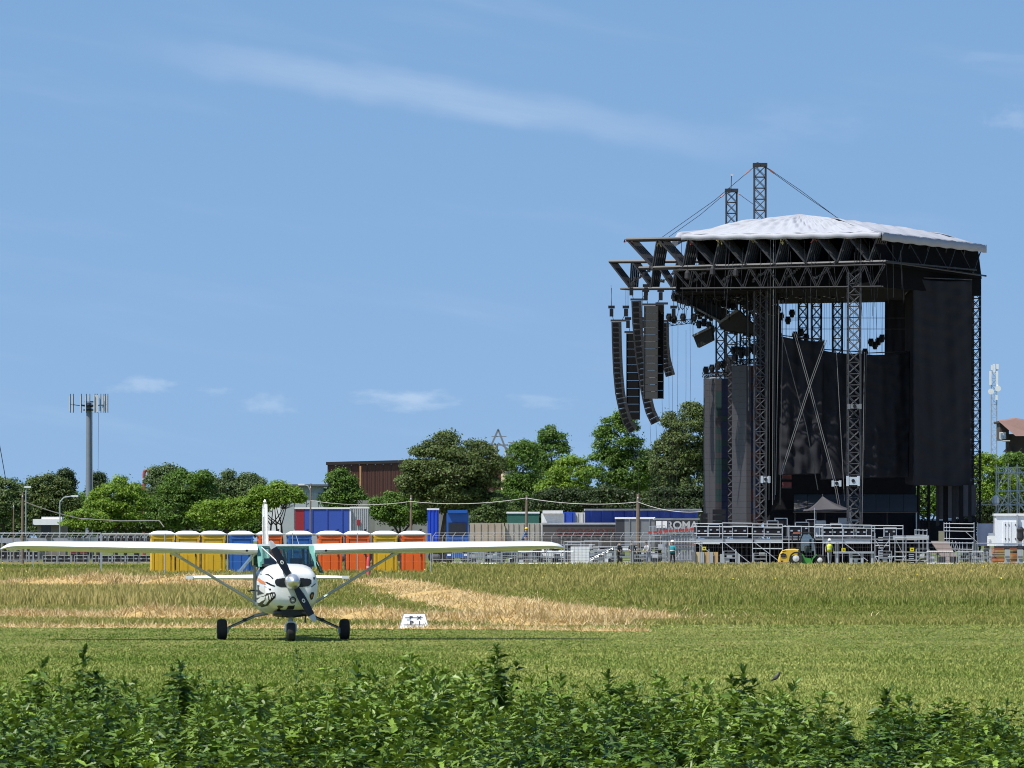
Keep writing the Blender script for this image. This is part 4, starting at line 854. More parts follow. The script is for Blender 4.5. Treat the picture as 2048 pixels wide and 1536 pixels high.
def slim_mast():
    D = 640.; r = thing('slim_mast', 'slim lattice mast with white antennas beyond the stage', 'mast', G(1988, D)); q = MB(); lattice(q, G(1988, D), P(1988, 732, D), .55, 30, .05, .022, cross=False); q.build('lattice_shaft', M_GALV, r)
    for px, y0, y1 in ((1981, 742, 770), (1994, 742, 772), (1984, 730, 740), (1995, 728, 738), (1988, 728, 745), (1993, 790, 800)):
        a = MB(); p0, p1 = P(px, y1, D - .5), P(px, y0, D - .5); a.box(((p0.x + p1.x) / 2, D - .5, (p0.z + p1.z) / 2), (.22, .15, p1.z - p0.z)); a.build('antenna_panel', mat('antenna_white', (.72, .72, .70), .6), r)
    for px, py in ((1982, 783), (1996, 777)): a = MB(); a.lathe(P(px, py, D - .6), [(.05, .12), (.28, .02), (.30, -.03)], 12, 'Y'); a.build('dish', mat('antenna_white', (0, 0, 0)), r)
slim_mast()
def pole(px, yt, yb_D, label, rr=.11, extra=None):
    D = yb_D; r = thing('wooden_pole', label, 'pole', G(px, D), group='poles carrying the cable'); q = MB(); q.path([G(px, D), P(px, (yt + 1080) / 2, D), P(px + .6, yt, D)], [rr, rr * .95, rr * .8], 8); q.build('shaft', M_WOOD, r, smooth=True)
    i = MB(); i.lathe(P(px, yt + 8, D - .15), [(.03, -.05), (.05, 0), (.03, .08)], 8); i.build('insulator', M_PANEL, r)
pole(45, 985, 500, 'weathered pole at the picture edge by the hut'); pole(621, 967, 500, 'thin pole in front of the red and blue trailer', .07); pole(822, 990, 500, 'pole in front of the ivy bush by the great round tree'); pole(1053, 990, 490, 'pole standing over the rusty container'); pole(1276, 988, 480, 'leaning bark covered pole in front of the grey trailer', .16)
pole(27, 1005, 505, 'thin pale pole nearest the picture edge', .06)
def cable():
    m = mat('cable_white', (.48, .46, .42), .6, var=.25, scale=6); pts = [(621, 1001, 499.8), (822, 1003, 499.8), (1053, 996, 489.8), (1276, 1004, 479.8), (1405, 1023, 478)]
    for i in range(len(pts) - 1):
        a, b = P(*pts[i]), P(*pts[i + 1]); c = MB(); ps = [a.lerp(b, t) - Vector((0, 0, .30 * 4 * t * (1 - t))) for t in np.linspace(0, 1, 11)]; c.path(ps, .022, 5)
        c.build('overhead_cable', m, label=['pale cable sagging from the trailer pole to the ivy bush pole', 'pale cable sagging across the great round tree', 'pale cable sagging above the lettered trailer', 'pale cable dropping from the bark covered pole to the video wall'][i], cat='cable', group='cable strung between the poles')
    a, b = P(46, 1002, 500), P(160, 1037, 520); c = MB(); c.path([a.lerp(b, t) - Vector((0, 0, .5 * t * (1 - t))) for t in np.linspace(0, 1, 9)], .04, 5); c.path([b, P(240, 1042, 525), P(318, 1041, 530), P(328, 1054, 530)], .04, 5); c.build('overhead_cable', m, label='pale cable hanging down past the flat roofed hut', cat='cable', group='cable strung between the poles')
    c = MB(); c.bar(P(-6, 860, 480), P(12, 962, 480), .03); c.build('guy_wire', M_DARKS, label='slanting dark wire at the picture edge above the trees', cat='wire')
cable()
def street_lamp(px, yt, D, arm, label):
    r = thing('street_lamp', label, 'lamp', G(px, D), group='street lamps among the trees'); q = MB(); q.path([G(px, D), P(px, yt + 12, D), P(px + arm * .3, yt + 3, D), P(px + arm, yt, D)], .06, 6); q.build('lamp_post', M_GALV, r); h = MB(); h.box(P(px + arm * 1.15, yt, D), (.6, .3, .14)); h.build('lamp_head', mat('lamp_white', (.75, .75, .75), .5), r)
street_lamp(52, 974, 575, 3, 'straight street lamp near the picture edge'); street_lamp(120, 992, 572, 26, 'street lamp with a long curved arm'); street_lamp(621, 969, 570, -16, 'street lamp above the red and blue trailer')

# ---------------------------------------------------------------- portable toilets
TC = {'yellow': mat('toilet_yellow', (.66, .40, .012), .45, var=.08, scale=2), 'blue': mat('toilet_blue', (.022, .12, .42), .45, var=.08, scale=2), 'orange': mat('toilet_orange', (.76, .125, .010), .45, var=.08, scale=2)}
M_ROOF = mat('toilet_roof_white', (.74, .76, .76), .5, var=.06, scale=2); M_RIM = mat('toilet_rim', (.52, .44, .40), .6)
def toilet(px, colour, label, D=340.):
    k = D / F; w, dp, h = 1.22, 1.16, 2.02; c = G(px, D); r = thing('portable_toilet', label, 'toilet', c, math.radians(7), group='portable toilets in a row'); B = dict(parent=r, local=True); m = TC[colour]
    b = MB(); b.box((0, dp / 2, h / 2 + .06), (w, dp, h - .12)); b.build('body', m, **B)
    for i in range(4):
        q = MB(); q.box((w / 2 + .012, .16 + i * .28, 1.0), (.03, .14, 1.7)); q.build('side_rib', m, **B)
    d = MB(); d.box((0, -.022, 1.0), (w * .74, .035, 1.80)); o = d.build('door', m, **B)
    for x in (-w * .17, w * .17):
        q = MB(); q.box((x, -.05, .62), (w * .29, .03, .95)); q.build('door_panel', m, o, local=True)
    q = MB(); q.box((0, -.05, 1.42), (w * .62, .028, .36)); q.build('door_panel', m, o, local=True); q = MB(); q.box((0, -.068, 1.46), (w * .42, .012, .18)); q.build('sticker', mat('sticker_white', (.66, .68, .70), .5), o, local=True)
    q = MB(); q.box((w * .32, -.06, 1.05), (.05, .05, .16)); q.build('handle', M_BLACKP, o, local=True)
    for x in (-w * .44, w * .44): q = MB(); q.box((x, -.03, 1.02), (.11, .06, 1.92)); q.build('door_post', m, **B)
    q = MB(); q.box((0, -.03, 1.95), (w, .07, .10)); q.build('lintel', m, **B)
    q = MB(); q.box((0, dp / 2, 2.06), (w + .05, dp + .10, .10)); q.build('roof_rim', m, **B)
    rf = MB(); rf.loft([ring_z(0, dp / 2, 2.11, (w + .22) / 2, (dp + .22) / 2, 5), ring_z(0, dp / 2, 2.17, (w + .22) / 2, (dp + .22) / 2, 5), ring_z(0, dp / 2, 2.30, w * .40, dp * .40, 4), ring_z(0, dp / 2, 2.34, w * .22, dp * .22, 3)]); o2 = rf.build('roof', M_ROOF, smooth=35, **B)
    v = MB(); v.lathe((w * .40, dp * .85, 2.2), [(.05, 0), (.05, .20), (.075, .20), (.075, .24)], 8); v.build('vent_pipe', M_DARKS, o2, local=True)
    q = MB(); q.box((0, dp / 2, .05), (w + .04, dp, .09)); q.build('skid', M_DARKS, **B)
def ring_z(cx, cy, z, a, b, e=4, n=20): return [Vector((cx + a * math.copysign(abs(math.cos(t)) ** (2 / e), math.cos(t)), cy + b * math.copysign(abs(math.sin(t)) ** (2 / e), math.sin(t)), z)) for t in [2 * math.pi * i / n for i in range(n)]]
for px, col, lab in ((326, 'yellow', 'yellow portable toilet at the free end of the row by the black cases'), (376, 'yellow', 'yellow portable toilet, second from the black cases'), (427, 'yellow', 'yellow portable toilet next to the blue one'), (483, 'blue', 'blue portable toilet between a yellow one and the aeroplane fin'),
                     (541, 'orange', 'orange portable toilet directly behind the aeroplane cabin'), (600, 'blue', 'blue portable toilet between two orange ones behind the cabin'), (661, 'orange', 'orange portable toilet next to the blue one beyond the cabin'), (716, 'orange', 'orange portable toilet behind the red marker post'), (771, 'yellow', 'yellow portable toilet between two orange ones'), (827, 'orange', 'orange portable toilet at the end of the row towards the stage')):
    toilet(px, col, lab)

# ---------------------------------------------------------------- trailers and containers
def box_px(x0, x1, y0, y1, D, dep, m, name, parent, skew=0.0):
    """upright box whose front spans the given photograph rectangle at depth D"""
    a, b = P(x0, y1, D), P(x1, y0, D); q = MB(); q.prism([(a.x, D, a.z), (b.x, D + skew, a.z), (b.x, D + skew, b.z), (a.x, D, b.z)], (0, dep, 0)); return q.build(name, m, parent)
def wheels(px0, px1, n, D, parent, rr=.5, y=.4):
    for i in range(n):
        c = G(px0 + (px1 - px0) * i / max(1, n - 1), D); q = MB(); q.lathe((c.x, D + y, rr), [(rr * .55, -.14), (rr, -.12), (rr, .12), (rr * .55, .14)], 16, 'Y'); o = q.build('wheel', M_RUBBER, parent); h = MB(); h.lathe((c.x, D + y - .15, rr), [(rr * .1, -.05), (rr * .5, 0), (rr * .5, .05)], 12, 'Y'); h.build('rim', mat('wheel_rim', (.12, .12, .12), .6, metal=.3), o)
def trailer(label, x0, x1, y0, y1, D, m, dep=2.5, skew=0.0, nrib=0, top=None, name='box_trailer', endm=None, end=0, cat='trailer', mribs=None, legs=True):
    r = thing(name, label, cat, G((x0 + x1) / 2, D), group='trailers and containers parked behind the fence'); box_px(x0 + end, x1, y0, y1, D, dep, m, 'side_wall', r, skew)
    if end: box_px(x0, x0 + end - .5, y0, y1, D + .01, dep, endm, 'end_wall', r)
    if top: a, b = P(x0, y0, D), P(x1, y0, D + skew); q = MB(); q.prism([(a.x - .05, D - .06, a.z), (b.x + .05, D + skew - .06, b.z), (b.x + .05, D + skew - .06, b.z + .14), (a.x - .05, D - .06, a.z + .14)], (0, dep, 0)); q.build('roof_rail', top, r)
    for i in range(nrib):
        t = (i + .5) / nrib; a = P(x0 + end + (x1 - x0 - end) * t, y1, D + skew * t - .03); b = P(x0 + end + (x1 - x0 - end) * t, y0 + .5, D + skew * t - .03); q = MB(); q.box(((a.x + b.x) / 2, a.y, (a.z + b.z) / 2), (.09, .06, b.z - a.z)); q.build('rib', mribs or m, r)
    zb = P(0, y1, D).z
    if legs and zb > .3: 
        q = MB(); q.box(((P(x0, 0, D).x + P(x1, 0, D).x) / 2, D + dep / 2, zb - .1), ((x1 - x0) * D / F * .96, dep * .7, .2)); q.build('chassis', M_DARKS, r); wheels(x0 + (x1 - x0) * .62, x0 + (x1 - x0) * .88, 3, D, r, min(.5, zb * .55))
    return r
MT = {'blue': mat('tarp_blue', (.028, .075, .36), .55, var=.10, scale=.8), 'deepblue': mat('box_blue', (.018, .062, .38), .5, var=.12, scale=.8), 'red': mat('end_red', (.26, .015, .025), .5), 'silver': mat('corrugated_silver', (.45, .46, .46), .45, metal=.3, var=.12, stain=((.28, .27, .25), 1, .4)), 'white': mat('trailer_white', (.72, .72, .70), .5, var=.08, stain=((.5, .48, .44), 1.2, .4)),
      'charcoal': mat('tarp_charcoal', (.060, .055, .052), .7, var=.15, scale=.8), 'grey': mat('tarp_grey', (.16, .17, .18), .7, var=.12, scale=.8), 'rust': mat('rusty_container', (.33, .28, .21), .8, var=.2, scale=1, stain=((.20, .075, .04), 1.0, .9)), 'green': mat('tarp_green', (.02, .10, .075), .7)}
t1 = trailer('curtain trailer with a red end and blue side behind the toilets', 590, 699, 1018, 1066, 525., MT['blue'], end=19, endm=MT['red'], top=MT['white'], nrib=3, legs=True)
t2 = trailer('corrugated silver container joined behind the blue trailer', 701, 737, 1017, 1068, 525.3, MT['silver'], nrib=9, top=MT['white'], name='container', cat='container'); box_px(698.5, 702, 1016, 1068, 525.0, .3, MT['white'], 'corner_post', t2); box_px(714, 720, 1040, 1051, 525.1, .1, MT['red'], 'red_plate', t2)
trailer('small bright blue container by the trunk of the great round tree', 855, 877, 1020, 1084, 512., mat('bright_blue', (.008, .06, .50), .5), top=MT['white'], nrib=3, name='container', cat='container')
def truck(label, x0, x1, y0, D, m, name='lorry'):
    r = thing(name, label, 'lorry', G((x0 + x1) / 2, D)); a, b = P(x0, 0, D), P(x1, 0, D); w = b.x - a.x; z1 = P(0, y0, D).z; q = MB(); q.box(((a.x + b.x) / 2, D + 1.1, (z1 + .9) / 2), (w, 2.2, z1 - .9)); q.build('cab', m, r)
    q = MB(); q.box(((a.x + b.x) / 2, D - .02, z1 * .68), (w * .82, .08, z1 * .26)); q.build('windscreen', mat('dark_glass', (.02, .02, .025), .2), r); q = MB(); q.box(((a.x + b.x) / 2, D - .03, z1 * .38), (w * .7, .08, z1 * .14)); q.build('grille', M_BLACKP, r); q = MB(); q.box(((a.x + b.x) / 2, D - .05, .62), (w, .25, .4)); q.build('bumper', m, r)
    for s_ in (-1, 1): q = MB(); q.box(((a.x + b.x) / 2 + s_ * w * .38, D - .19, .66), (.28, .05, .16)); q.build('headlight', MT['white'], r); q = MB(); q.box(((a.x + b.x) / 2 + s_ * (w / 2 + .12), D + .1, z1 * .68), (.12, .12, .7)); q.build('mirror', M_BLACKP, r)
    wheels(x0 + 5, x1 - 5, 2, D, r, .48, .3); q = MB(); q.box(((a.x + b.x) / 2, D + .3, z1 + .12), (w * .9, 1.2, .24)); q.build('roof_spoiler', m, r)
truck('blue lorry cab parked in the shade of the great round tree', 893, 937, 1026, 510., mat('cab_blue', (.012, .085, .34), .4)); truck('white van cab parked in front of the blue boxes', 1083, 1128, 1027, 508., MT['white'], 'van')
trailer('rust streaked pale container under the great round tree', 940, 1008, 1046, 1092, 500., MT['rust'], nrib=5, name='container', cat='container'); trailer('weathered beige container beside the cable pole', 1010, 1083, 1046, 1092, 500.4, mat('beige_container', (.32, .30, .25), .8, var=.25, stain=((.10, .09, .08), .8, .9)), nrib=7, name='container', cat='container')
trailer('dark green tarpaulin box behind the beige container', 1014, 1078, 1027, 1046, 515., MT['green'], top=MT['white'], name='container', cat='container', legs=False)
trailer('blue box body next to the white van cab', 1122, 1150, 1024, 1060, 514., MT['deepblue'], name='container', cat='container', nrib=2); trailer('pale grey container door between the blue boxes', 1150, 1170, 1025, 1060, 514.2, mat('pale_door', (.50, .50, .48), .6), name='container', cat='container', nrib=2, legs=False)
tb = trailer('long deep blue trailer running behind the other trailers to the video wall', 1170, 1402, 1021, 1062, 516., MT['deepblue'], skew=8, nrib=10, top=MT['white'])
tc = trailer('charcoal trailer with dark red block lettering on its side', 1085, 1236, 1049, 1096, 494., MT['charcoal'], skew=0, top=MT['silver'], nrib=0)
text_part('CODOGNOTTO', .72, P(1179, 1065, 493.9), (math.radians(90), 0, 0), mat('letter_red', (.085, .012, .012), .6), tc, squash=.95, bold=.02); text_part('CODOGNOTTO', .72, P(1179.6, 1065.5, 493.93), (math.radians(90), 0, 0), mat('letter_edge', (.17, .14, .115), .6), tc, squash=.96, bold=.035, depth=.001)
trailer('grey curtain trailer behind the bark covered pole', 1232, 1309, 1038, 1094, 488., MT['grey'], end=17, endm=mat('end_black', (.03, .03, .035), .5), top=MT['white'], nrib=3)
td = trailer('grey trailer with large white letters beside the stage', 1309, 1398, 1040, 1094, 487., mat('tarp_grey_lettered', (.17, .175, .18), .7, var=.12), top=MT['white'], skew=3, nrib=0); text_part('ROMA', .80, P(1364, 1051, 488.0), (math.radians(90), 0, math.radians(4)), mat('letter_pale', (.46, .46, .45), .6), td, squash=1.05, bold=.02); box_px(1312, 1323, 1042, 1056, 486.9, .03, MT['white'], 'white_panel', td); box_px(1325, 1334, 1042, 1056, 487.2, .03, MT['white'], 'white_panel', td)

# flatbed and stacked cases at the picture edge
def flatbed():
    D = 560.; m = mat('flatbed_grey', (.30, .31, .36), .6); r = thing('flatbed_trailer', 'long low pale grey flatbed trailer behind the perimeter fence', 'trailer', G(105, D)); box_px(-30, 190, 1076, 1086, D, 2.4, m, 'bed', r); box_px(182, 196, 1074, 1088, D - .1, 2.4, mat('flatbed_end', (.5, .52, .54), .5), 'headboard', r); wheels(-10, 60, 4, D, r, .48); wheels(150, 172, 2, D, r, .48)
    for i, x in enumerate((40, 92, 150)): box_px(x, x + 11, 1072, 1077, D - .15, .8, M_DARKS, 'load_crate', r)
flatbed()
M_CASE = mat('case_black', (.012, .012, .014), .6, var=.2, scale=2, spec=.2); M_CASEM = mat('case_metal', (.50, .52, .54), .4, metal=.6, var=.1)
def flight_case(px, D, w, h, d, label=None, z=0.0, name='flight_case', open_=False, group='black road cases', m=None):
    c = G(px, D); c.z = z; r = thing(name, label, 'case', c, group=group); B = dict(parent=r, local=True); b = MB(); b.box((0, 0, h / 2 + .06), (w - .04, d - .04, h - .14)); b.build('shell', m or M_CASE, **B)
    e = MB()
    for x in (-w / 2, w / 2):
        for y in (-d / 2, d / 2): e.box((x, y, h / 2 + .06), (.05, .05, h - .1))
    for zz in (.10, h): 
        for y in (-d / 2, d / 2): e.box((0, y, zz), (w + .04, .05, .05))
        for x in (-w / 2, w / 2): e.box((x, 0, zz), (.05, d - .05, .05))
    e.build('edge_frame', M_CASEM, kind='stuff', **B)
    for x in (-w * .3, w * .3): q = MB(); q.box((x, -d / 2 - .012, h * .62), (.17, .03, .11)); q.build('latch', M_CASEM, **B)
    for x in (-w * .4, w * .4): q = MB(); q.lathe((x, -d * .35, .05), [(.05, -.02), (.05, .02)], 8, 'Y'); q.build('castor', M_RUBBER, **B)
    return r
lab0 = ['black road case nearest the picture edge', 'black road case second from the picture edge', 'black road case behind the double fence post', 'black road case just past the double fence post']
for i, px in enumerate((12, 31, 49, 68)): flight_case(px, 540, .74, .86, .7, lab0[i])
lab1 = ['wide black case first after the gap', 'wide black case below the red boxes', 'wide black case following the red boxes', 'wide black case in the middle of the low row', 'wide black case fourth from the yellow toilet', 'wide black case third from the yellow toilet', 'wide black case second from the yellow toilet', 'wide black case closest to the yellow toilet']
for i, px in enumerate((100, 130, 163, 194, 212, 238, 264, 291)): flight_case(px, 505, 1.08 if i != 3 else .7, .62, .7, lab1[i])
for i, px in enumerate((146, 166)): q = thing('red_box', 'red box %s on the black cases' % ('nearer the picture edge' if i == 0 else 'nearer the toilets'), 'box', G(px, 520)); box_px(px - 6, px + 7, 1098, 1108, 520, .5, MT['red'], 'body', q); box_px(px - 6.5, px + 7.5, 1096.5, 1098, 519.9, .6, mat('red_lid', (.35, .03, .03), .5), 'lid', q); box_px(px - 6, px + 7, 1108, 1123, 520, .5, M_CASE, 'plinth', q)
for i, px in enumerate((205, 224, 243, 262, 281, 298)): flight_case(px, 552, .80, .78, .7, 'black case on the upper row, %s from the flatbed end' % ('first second third fourth fifth sixth'.split()[i]), z=1.62)
q = thing('case_rack', 'dark steel rack carrying the upper row of black cases', 'rack', G(250, 552)); box_px(197, 304, 1083, 1086, 551.6, .9, M_DARKS, 'shelf', q)
for x in (198, 233, 268, 303): box_px(x, x + 1.5, 1086, 1122, 551.6, .1, M_DARKS, 'post', q)

# ---------------------------------------------------------------- fences
def angled_fence(label, x0, x1, step, D0, D1, top=1066.):
    r = thing('perimeter_fence', label, 'fence', G((x0 + x1) / 2, (D0 + D1) / 2)); n = int((x1 - x0) / step); m = mat('concrete_post', (.30, .30, .29), .8, var=.1)
    pts = []
    for i in range(n + 1):
        t = i / n; px = x0 + (x1 - x0) * t; D = D0 + (D1 - D0) * t; g = G(px, D); pts.append(g); q = MB(); q.path([g, g + Vector((0, 0, 2.05)), g + Vector((.26, -.1, 2.42))], [.034, .032, .026], 4); q.build('post', m, r)
    for z, dx in ((2.0, 0), (2.2, .13), (2.38, .24), (1.2, 0), (.4, 0)):
        w = MB(); w.bar(pts[0] + Vector((dx, -.05, z)), pts[-1] + Vector((dx, -.05, z)), .014, n=3); w.build('wire', M_GALV, r)
    q = MB()
    for i in range(n):
        for j in range(4): t = (j + .5) / 4; a = pts[i].lerp(pts[i + 1], t); q.bar(a + Vector((-.25, 0, .1)), a + Vector((.25, 0, 2.0)), .0025, n=3, cap=False); q.bar(a + Vector((.25, 0, .1)), a + Vector((-.25, 0, 2.0)), .0025, n=3, cap=False)
    q.build('chain_link', mat('mesh_wire', (.22, .23, .24), .6, metal=.3), r, fix=False, kind='stuff')
def mesh_panel(a, b, h, pitch, parent, rr=.004, m=None, name='mesh_panel'):
    """welded wire panel: diagonal wires between two posts, one part"""
    q = MB(); L = (b - a).length; d = (b - a) / L; n = max(1, int(L / pitch))
    for i in range(n + 1): q.bar(a + d * (L * i / n), a + d * (L * i / n) + Vector((0, 0, h)), rr, n=3, cap=False)
    for j in range(int(h / (pitch * 2)) + 1): q.bar(a + Vector((0, 0, j * pitch * 2)), b + Vector((0, 0, j * pitch * 2)), rr, n=3, cap=False)
    q.build(name, m or mat('mesh_wire', (.22, .23, .24), .6, metal=.3), parent, fix=False, kind='stuff')
angled_fence('perimeter fence with slanted concrete post tops behind the black cases', -10, 305, 12.5, 470, 500)
angled_fence('perimeter fence with slanted concrete post tops before the lettered trailers', 865, 1400, 19.5, 478, 470)
M_TUBE = mat('fence_tube', (.42, .44, .46), .45, metal=.4, var=.1)
def temp_fence(label, posts, D, h, name='temporary_fence', wire=True, base=True, sag=0):
    r = thing(name, label, 'fence', G(posts[0], D), group='temporary fence round the site'); 
    for i, px in enumerate(posts):
        g = G(px, D); q = MB(); q.bar(g, g + Vector((0, 0, h + .05)), .030, n=6); q.build('post', M_TUBE, r)
        if base: f_ = MB(); f_.box(g + Vector((0, 0, .06)), (.6, .24, .12)); f_.build('foot', mat('foot_concrete', (.35, .34, .32), .9), r)
    for i in range(len(posts) - 1):
        a, b = G(posts[i], D), G(posts[i + 1], D)
        for z in (h, .12): q = MB(); q.bar(a + Vector((.03, 0, z)), b + Vector((-.03, 0, z)), .026, n=5); q.build('rail', M_TUBE, r)
        if wire: mesh_panel(a + Vector((0, 0, .15)), b + Vector((0, 0, .15)), h - .2, .30, r, .004)
temp_fence('wire mesh fence panel run in front of the toilets starting at the double post', [-60, 67, 201], 380, 2.25); temp_fence('wire mesh fence panels crossing in front of the toilets', [203, 330, 455, 585, 715, 862], 330, 2.15)
temp_fence('wire mesh fence panels before the white wrapped pallet', [1128, 1262, 1266, 1400], 448, 1.72); temp_fence('wire mesh fence panels before the yellow vehicle', [1404, 1540, 1672], 448, 1.66); temp_fence('wire mesh fence panels at the stage ramp side', [1676, 1812, 1948], 448, 1.64); temp_fence('wire mesh fence panels before the orange stacks', [1952, 2080], 448, 1.62)
# ---------------------------------------------------------------- concert stage
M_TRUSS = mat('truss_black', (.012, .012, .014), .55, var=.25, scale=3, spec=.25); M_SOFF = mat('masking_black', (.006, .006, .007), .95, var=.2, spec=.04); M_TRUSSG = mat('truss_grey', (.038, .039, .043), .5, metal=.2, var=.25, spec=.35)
M_TRUSSL = mat('truss_lit_grey', (.036, .037, .040), .5, metal=.2, var=.3, spec=.35)  # paler copy for the near trusses, sunlight put into the grey
def cloth_mat(name, col, rough=.85):
    m = mat(name, col, rough, var=.22, scale=.5, spec=.10); return m
M_DRAPE = cloth_mat('drape_black', (.021, .021, .0245)); M_MEMB = mat('membrane_white', (.30, .31, .345), .6, var=.08, scale=.6, stain=((.22, .22, .24), .5, .5))
VD = Vector((.457, .889, 0))
A0, A1 = P(1253, 479, 483.5), P(1757, 468, 474.); B0, B1 = P(1278, 536, 483.3), P(1772, 523, 474.)
def warren(mb, t0, t1, b0, b1, n, rc=.085, rd=.060):
    mb.bar(t0, t1, rc, n=5); mb.bar(b0, b1, rc, n=5)
    for j in range(n + 1):
        tp = t0.lerp(t1, j / n); bt = b0.lerp(b1, min(1, (j + .08) / n)) if j == 0 else b0.lerp(b1, (j - .5 + .5) / n)
        if j < n: m = b0.lerp(b1, (j + .45) / n); mb.bar(tp, m, rd, n=4, cap=False); mb.bar(m, t0.lerp(t1, (j + 1) / n), rd, n=4, cap=False)
    return mb
def stage_roof():
    r = thing('stage_canopy', 'black truss roof of the concert stage with a white membrane top', 'stage roof', (30, 484, 0))
    for i, k in enumerate((0, .36, .72, 1.08, 1.44, 1.80, 6.0, 9.5, 13.0, 16.5)):
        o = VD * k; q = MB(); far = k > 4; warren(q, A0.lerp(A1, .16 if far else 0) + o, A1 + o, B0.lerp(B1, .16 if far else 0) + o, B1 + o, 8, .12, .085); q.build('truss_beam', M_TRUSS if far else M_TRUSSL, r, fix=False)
    for j in range(9):   # purlins across the trusses
        t = A0.lerp(A1, j / 8); q = MB(); q.bar(t, t + VD * (17 if j > 1 else 1.9), .07, n=4); q.build('purlin', M_TRUSS, r)
        b = B0.lerp(B1, (j + .45) / 8) if j < 8 else B1; q = MB(); q.bar(b, b + VD * (17 if j > 0 else 1.9), .08, n=4); q.build('purlin', M_TRUSSG if j % 2 else M_TRUSS, r)
    T1, U1 = P(1965, 492, 491.5), P(1972, 552, 491.5)
    for o in (0, .7, 1.4): q = MB(); d = Vector((-.889, .457, 0)) * o; warren(q, A1 + d, T1 + d, B1 + d, U1 + d, 4, .07, .05); q.build('truss_beam', M_TRUSS, r, fix=False)
    # black masking under the trusses and round the back end
    q = MB(); zt, zb = B1.z - .15, P(0, 577, 478).z; pl = [P(1352, 0, 484), P(1452, 0, 482), P(1760, 0, 475.2), P(1962, 0, 492), P(1800, 0, 505), P(1400, 0, 512)]; q.prism([Vector((p.x, p.y, zb)) for p in pl], (0, 0, zt - zb)); q.build('ceiling_masking', M_SOFF, r)
    q = MB(); d = Vector((-.889, .457, 0)) * .35; q.prism([A1 + d - Vector((0, 0, .3)), T1 + d - Vector((0, 0, .3)), U1 + d - Vector((0, 0, .2)), B1 + d - Vector((0, 0, .2))], d * .2); q.build('side_masking', M_SOFF, r)
    q = MB(); o = VD * 2.3; q.prism([A0.lerp(A1, .20) + o, A1.lerp(A0, .01) + o, B1.lerp(B0, .01) + o, B0.lerp(B1, .20) + o], VD * .1); q.build('inner_masking', M_SOFF, r)
    # membrane: hipped white cover with gathered folds and a turned-down edge
    near = [A0.lerp(A1, .225), A1.copy()]; c0 = near[0] + Vector((0, 0, .25)); c1 = near[1] + Vector((0, 0, .12)); c2 = T1 + Vector((0, 0, .10)); c3 = c0 + VD * 19; R0 = P(1600, 428, 480.); R1 = P(1740, 449, 492.)
    def sheet(a, b, c, d, nu, nv, seed, fold):
        """quad patch a-b (eave) to d-c (ridge), wrinkled"""
        vs = []
        for j in range(nv + 1):
            for i in range(nu + 1):
                u, v = i / nu, j / nv; p = a.lerp(b, u).lerp(d.lerp(c, u), v); w = math.sin(u * 74 + v * 11 + seed) * .45 + math.sin(u * 121 - v * 16 + seed * 2 + 2 * math.sin(u * 9)) * .4 + math.sin(u * 23 + v * 5) * .4
                p = p + Vector((0, 0, fold * w * math.sin(math.pi * min(1, v * 1.1 + .05)) + .35 * math.sin(math.pi * v) * .5)); vs.append(p)
        return vs, [(j * (nu + 1) + i, j * (nu + 1) + i + 1, (j + 1) * (nu + 1) + i + 1, (j + 1) * (nu + 1) + i) for j in range(nv) for i in range(nu)]
    m = MB()
    for a, b, c, d, sd_ in ((c0, c1, R0, R0, 1), (c1, c2, R1, R0, 2), (c2, c3, R1, R1, 3), (c3, c0, R0, R1, 4)): m.add(*sheet(a, b, c, d, 120, 14, sd_, .17))
    cov = m.build('membrane', M_MEMB, r, smooth='all'); sk = cov.modifiers.new('thickness', 'SOLIDIFY'); sk.thickness = .04
    for a, b, h, sd_ in ((c0 + Vector((-.1, -.25, 0)), c1 + Vector((.15, -.25, 0)), .42, 1), (c1 + Vector((.25, -.22, 0)), c2 + Vector((.3, -.1, 0)), .62, 2)):
        q = MB(); vs = []; n = 60
        for z in (0, -.5, -1):
            for i in range(n + 1): u = i / n; p = a.lerp(b, u) + Vector((0, -.12 - .04 * math.sin(u * 90), z * h + .03 * math.sin(u * 50))); vs.append(p)
        q.add(vs, [(j * (n + 1) + i, j * (n + 1) + i + 1, (j + 1) * (n + 1) + i + 1, (j + 1) * (n + 1) + i) for j in range(2) for i in range(n)]); o = q.build('membrane_edge', M_MEMB, cov, smooth='all'); o.modifiers.new('thickness', 'SOLIDIFY').thickness = .03
    # rolled bundle of spare membrane at the front end
    q = MB(); q.path([P(1350, 486, 487), P(1362, 474, 488), P(1400, 468, 489)], [.25, .42, .3], 9); q.build('membrane_bundle', M_MEMB, cov, smooth=True)
    # lower row of trusses in front of the masking
    for k in (-.1, .25):
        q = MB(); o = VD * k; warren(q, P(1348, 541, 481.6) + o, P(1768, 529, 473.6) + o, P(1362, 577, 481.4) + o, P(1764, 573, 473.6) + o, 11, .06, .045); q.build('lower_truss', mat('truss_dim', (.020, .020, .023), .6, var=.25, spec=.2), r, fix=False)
    rc_ = random.Random(21)
    for i in range(34):
        x = rc_.uniform(1350, 1820); D_ = 474.5 + (1760 - min(x, 1760)) / 410 * 8 - .6; q = MB(); q.bar(P(x, rc_.uniform(470, 530), D_), P(x + rc_.uniform(-8, 8), rc_.uniform(575, 640), D_), rc_.uniform(.012, .03), n=3); q.build('hanging_cable', M_TRUSSG if i % 2 else M_TRUSS, r)
    # far front wing of trusses
    for k in (0, .34, .68, 1.02, 1.36):
        o = VD * k; q = MB(); warren(q, P(1218, 523, 517) + o, P(1400, 522, 514) + o, P(1241, 577, 517) + o, P(1410, 576, 514) + o, 4, .11, .08); q.build('truss_beam', M_TRUSS if k else M_TRUSSG, r, fix=False)
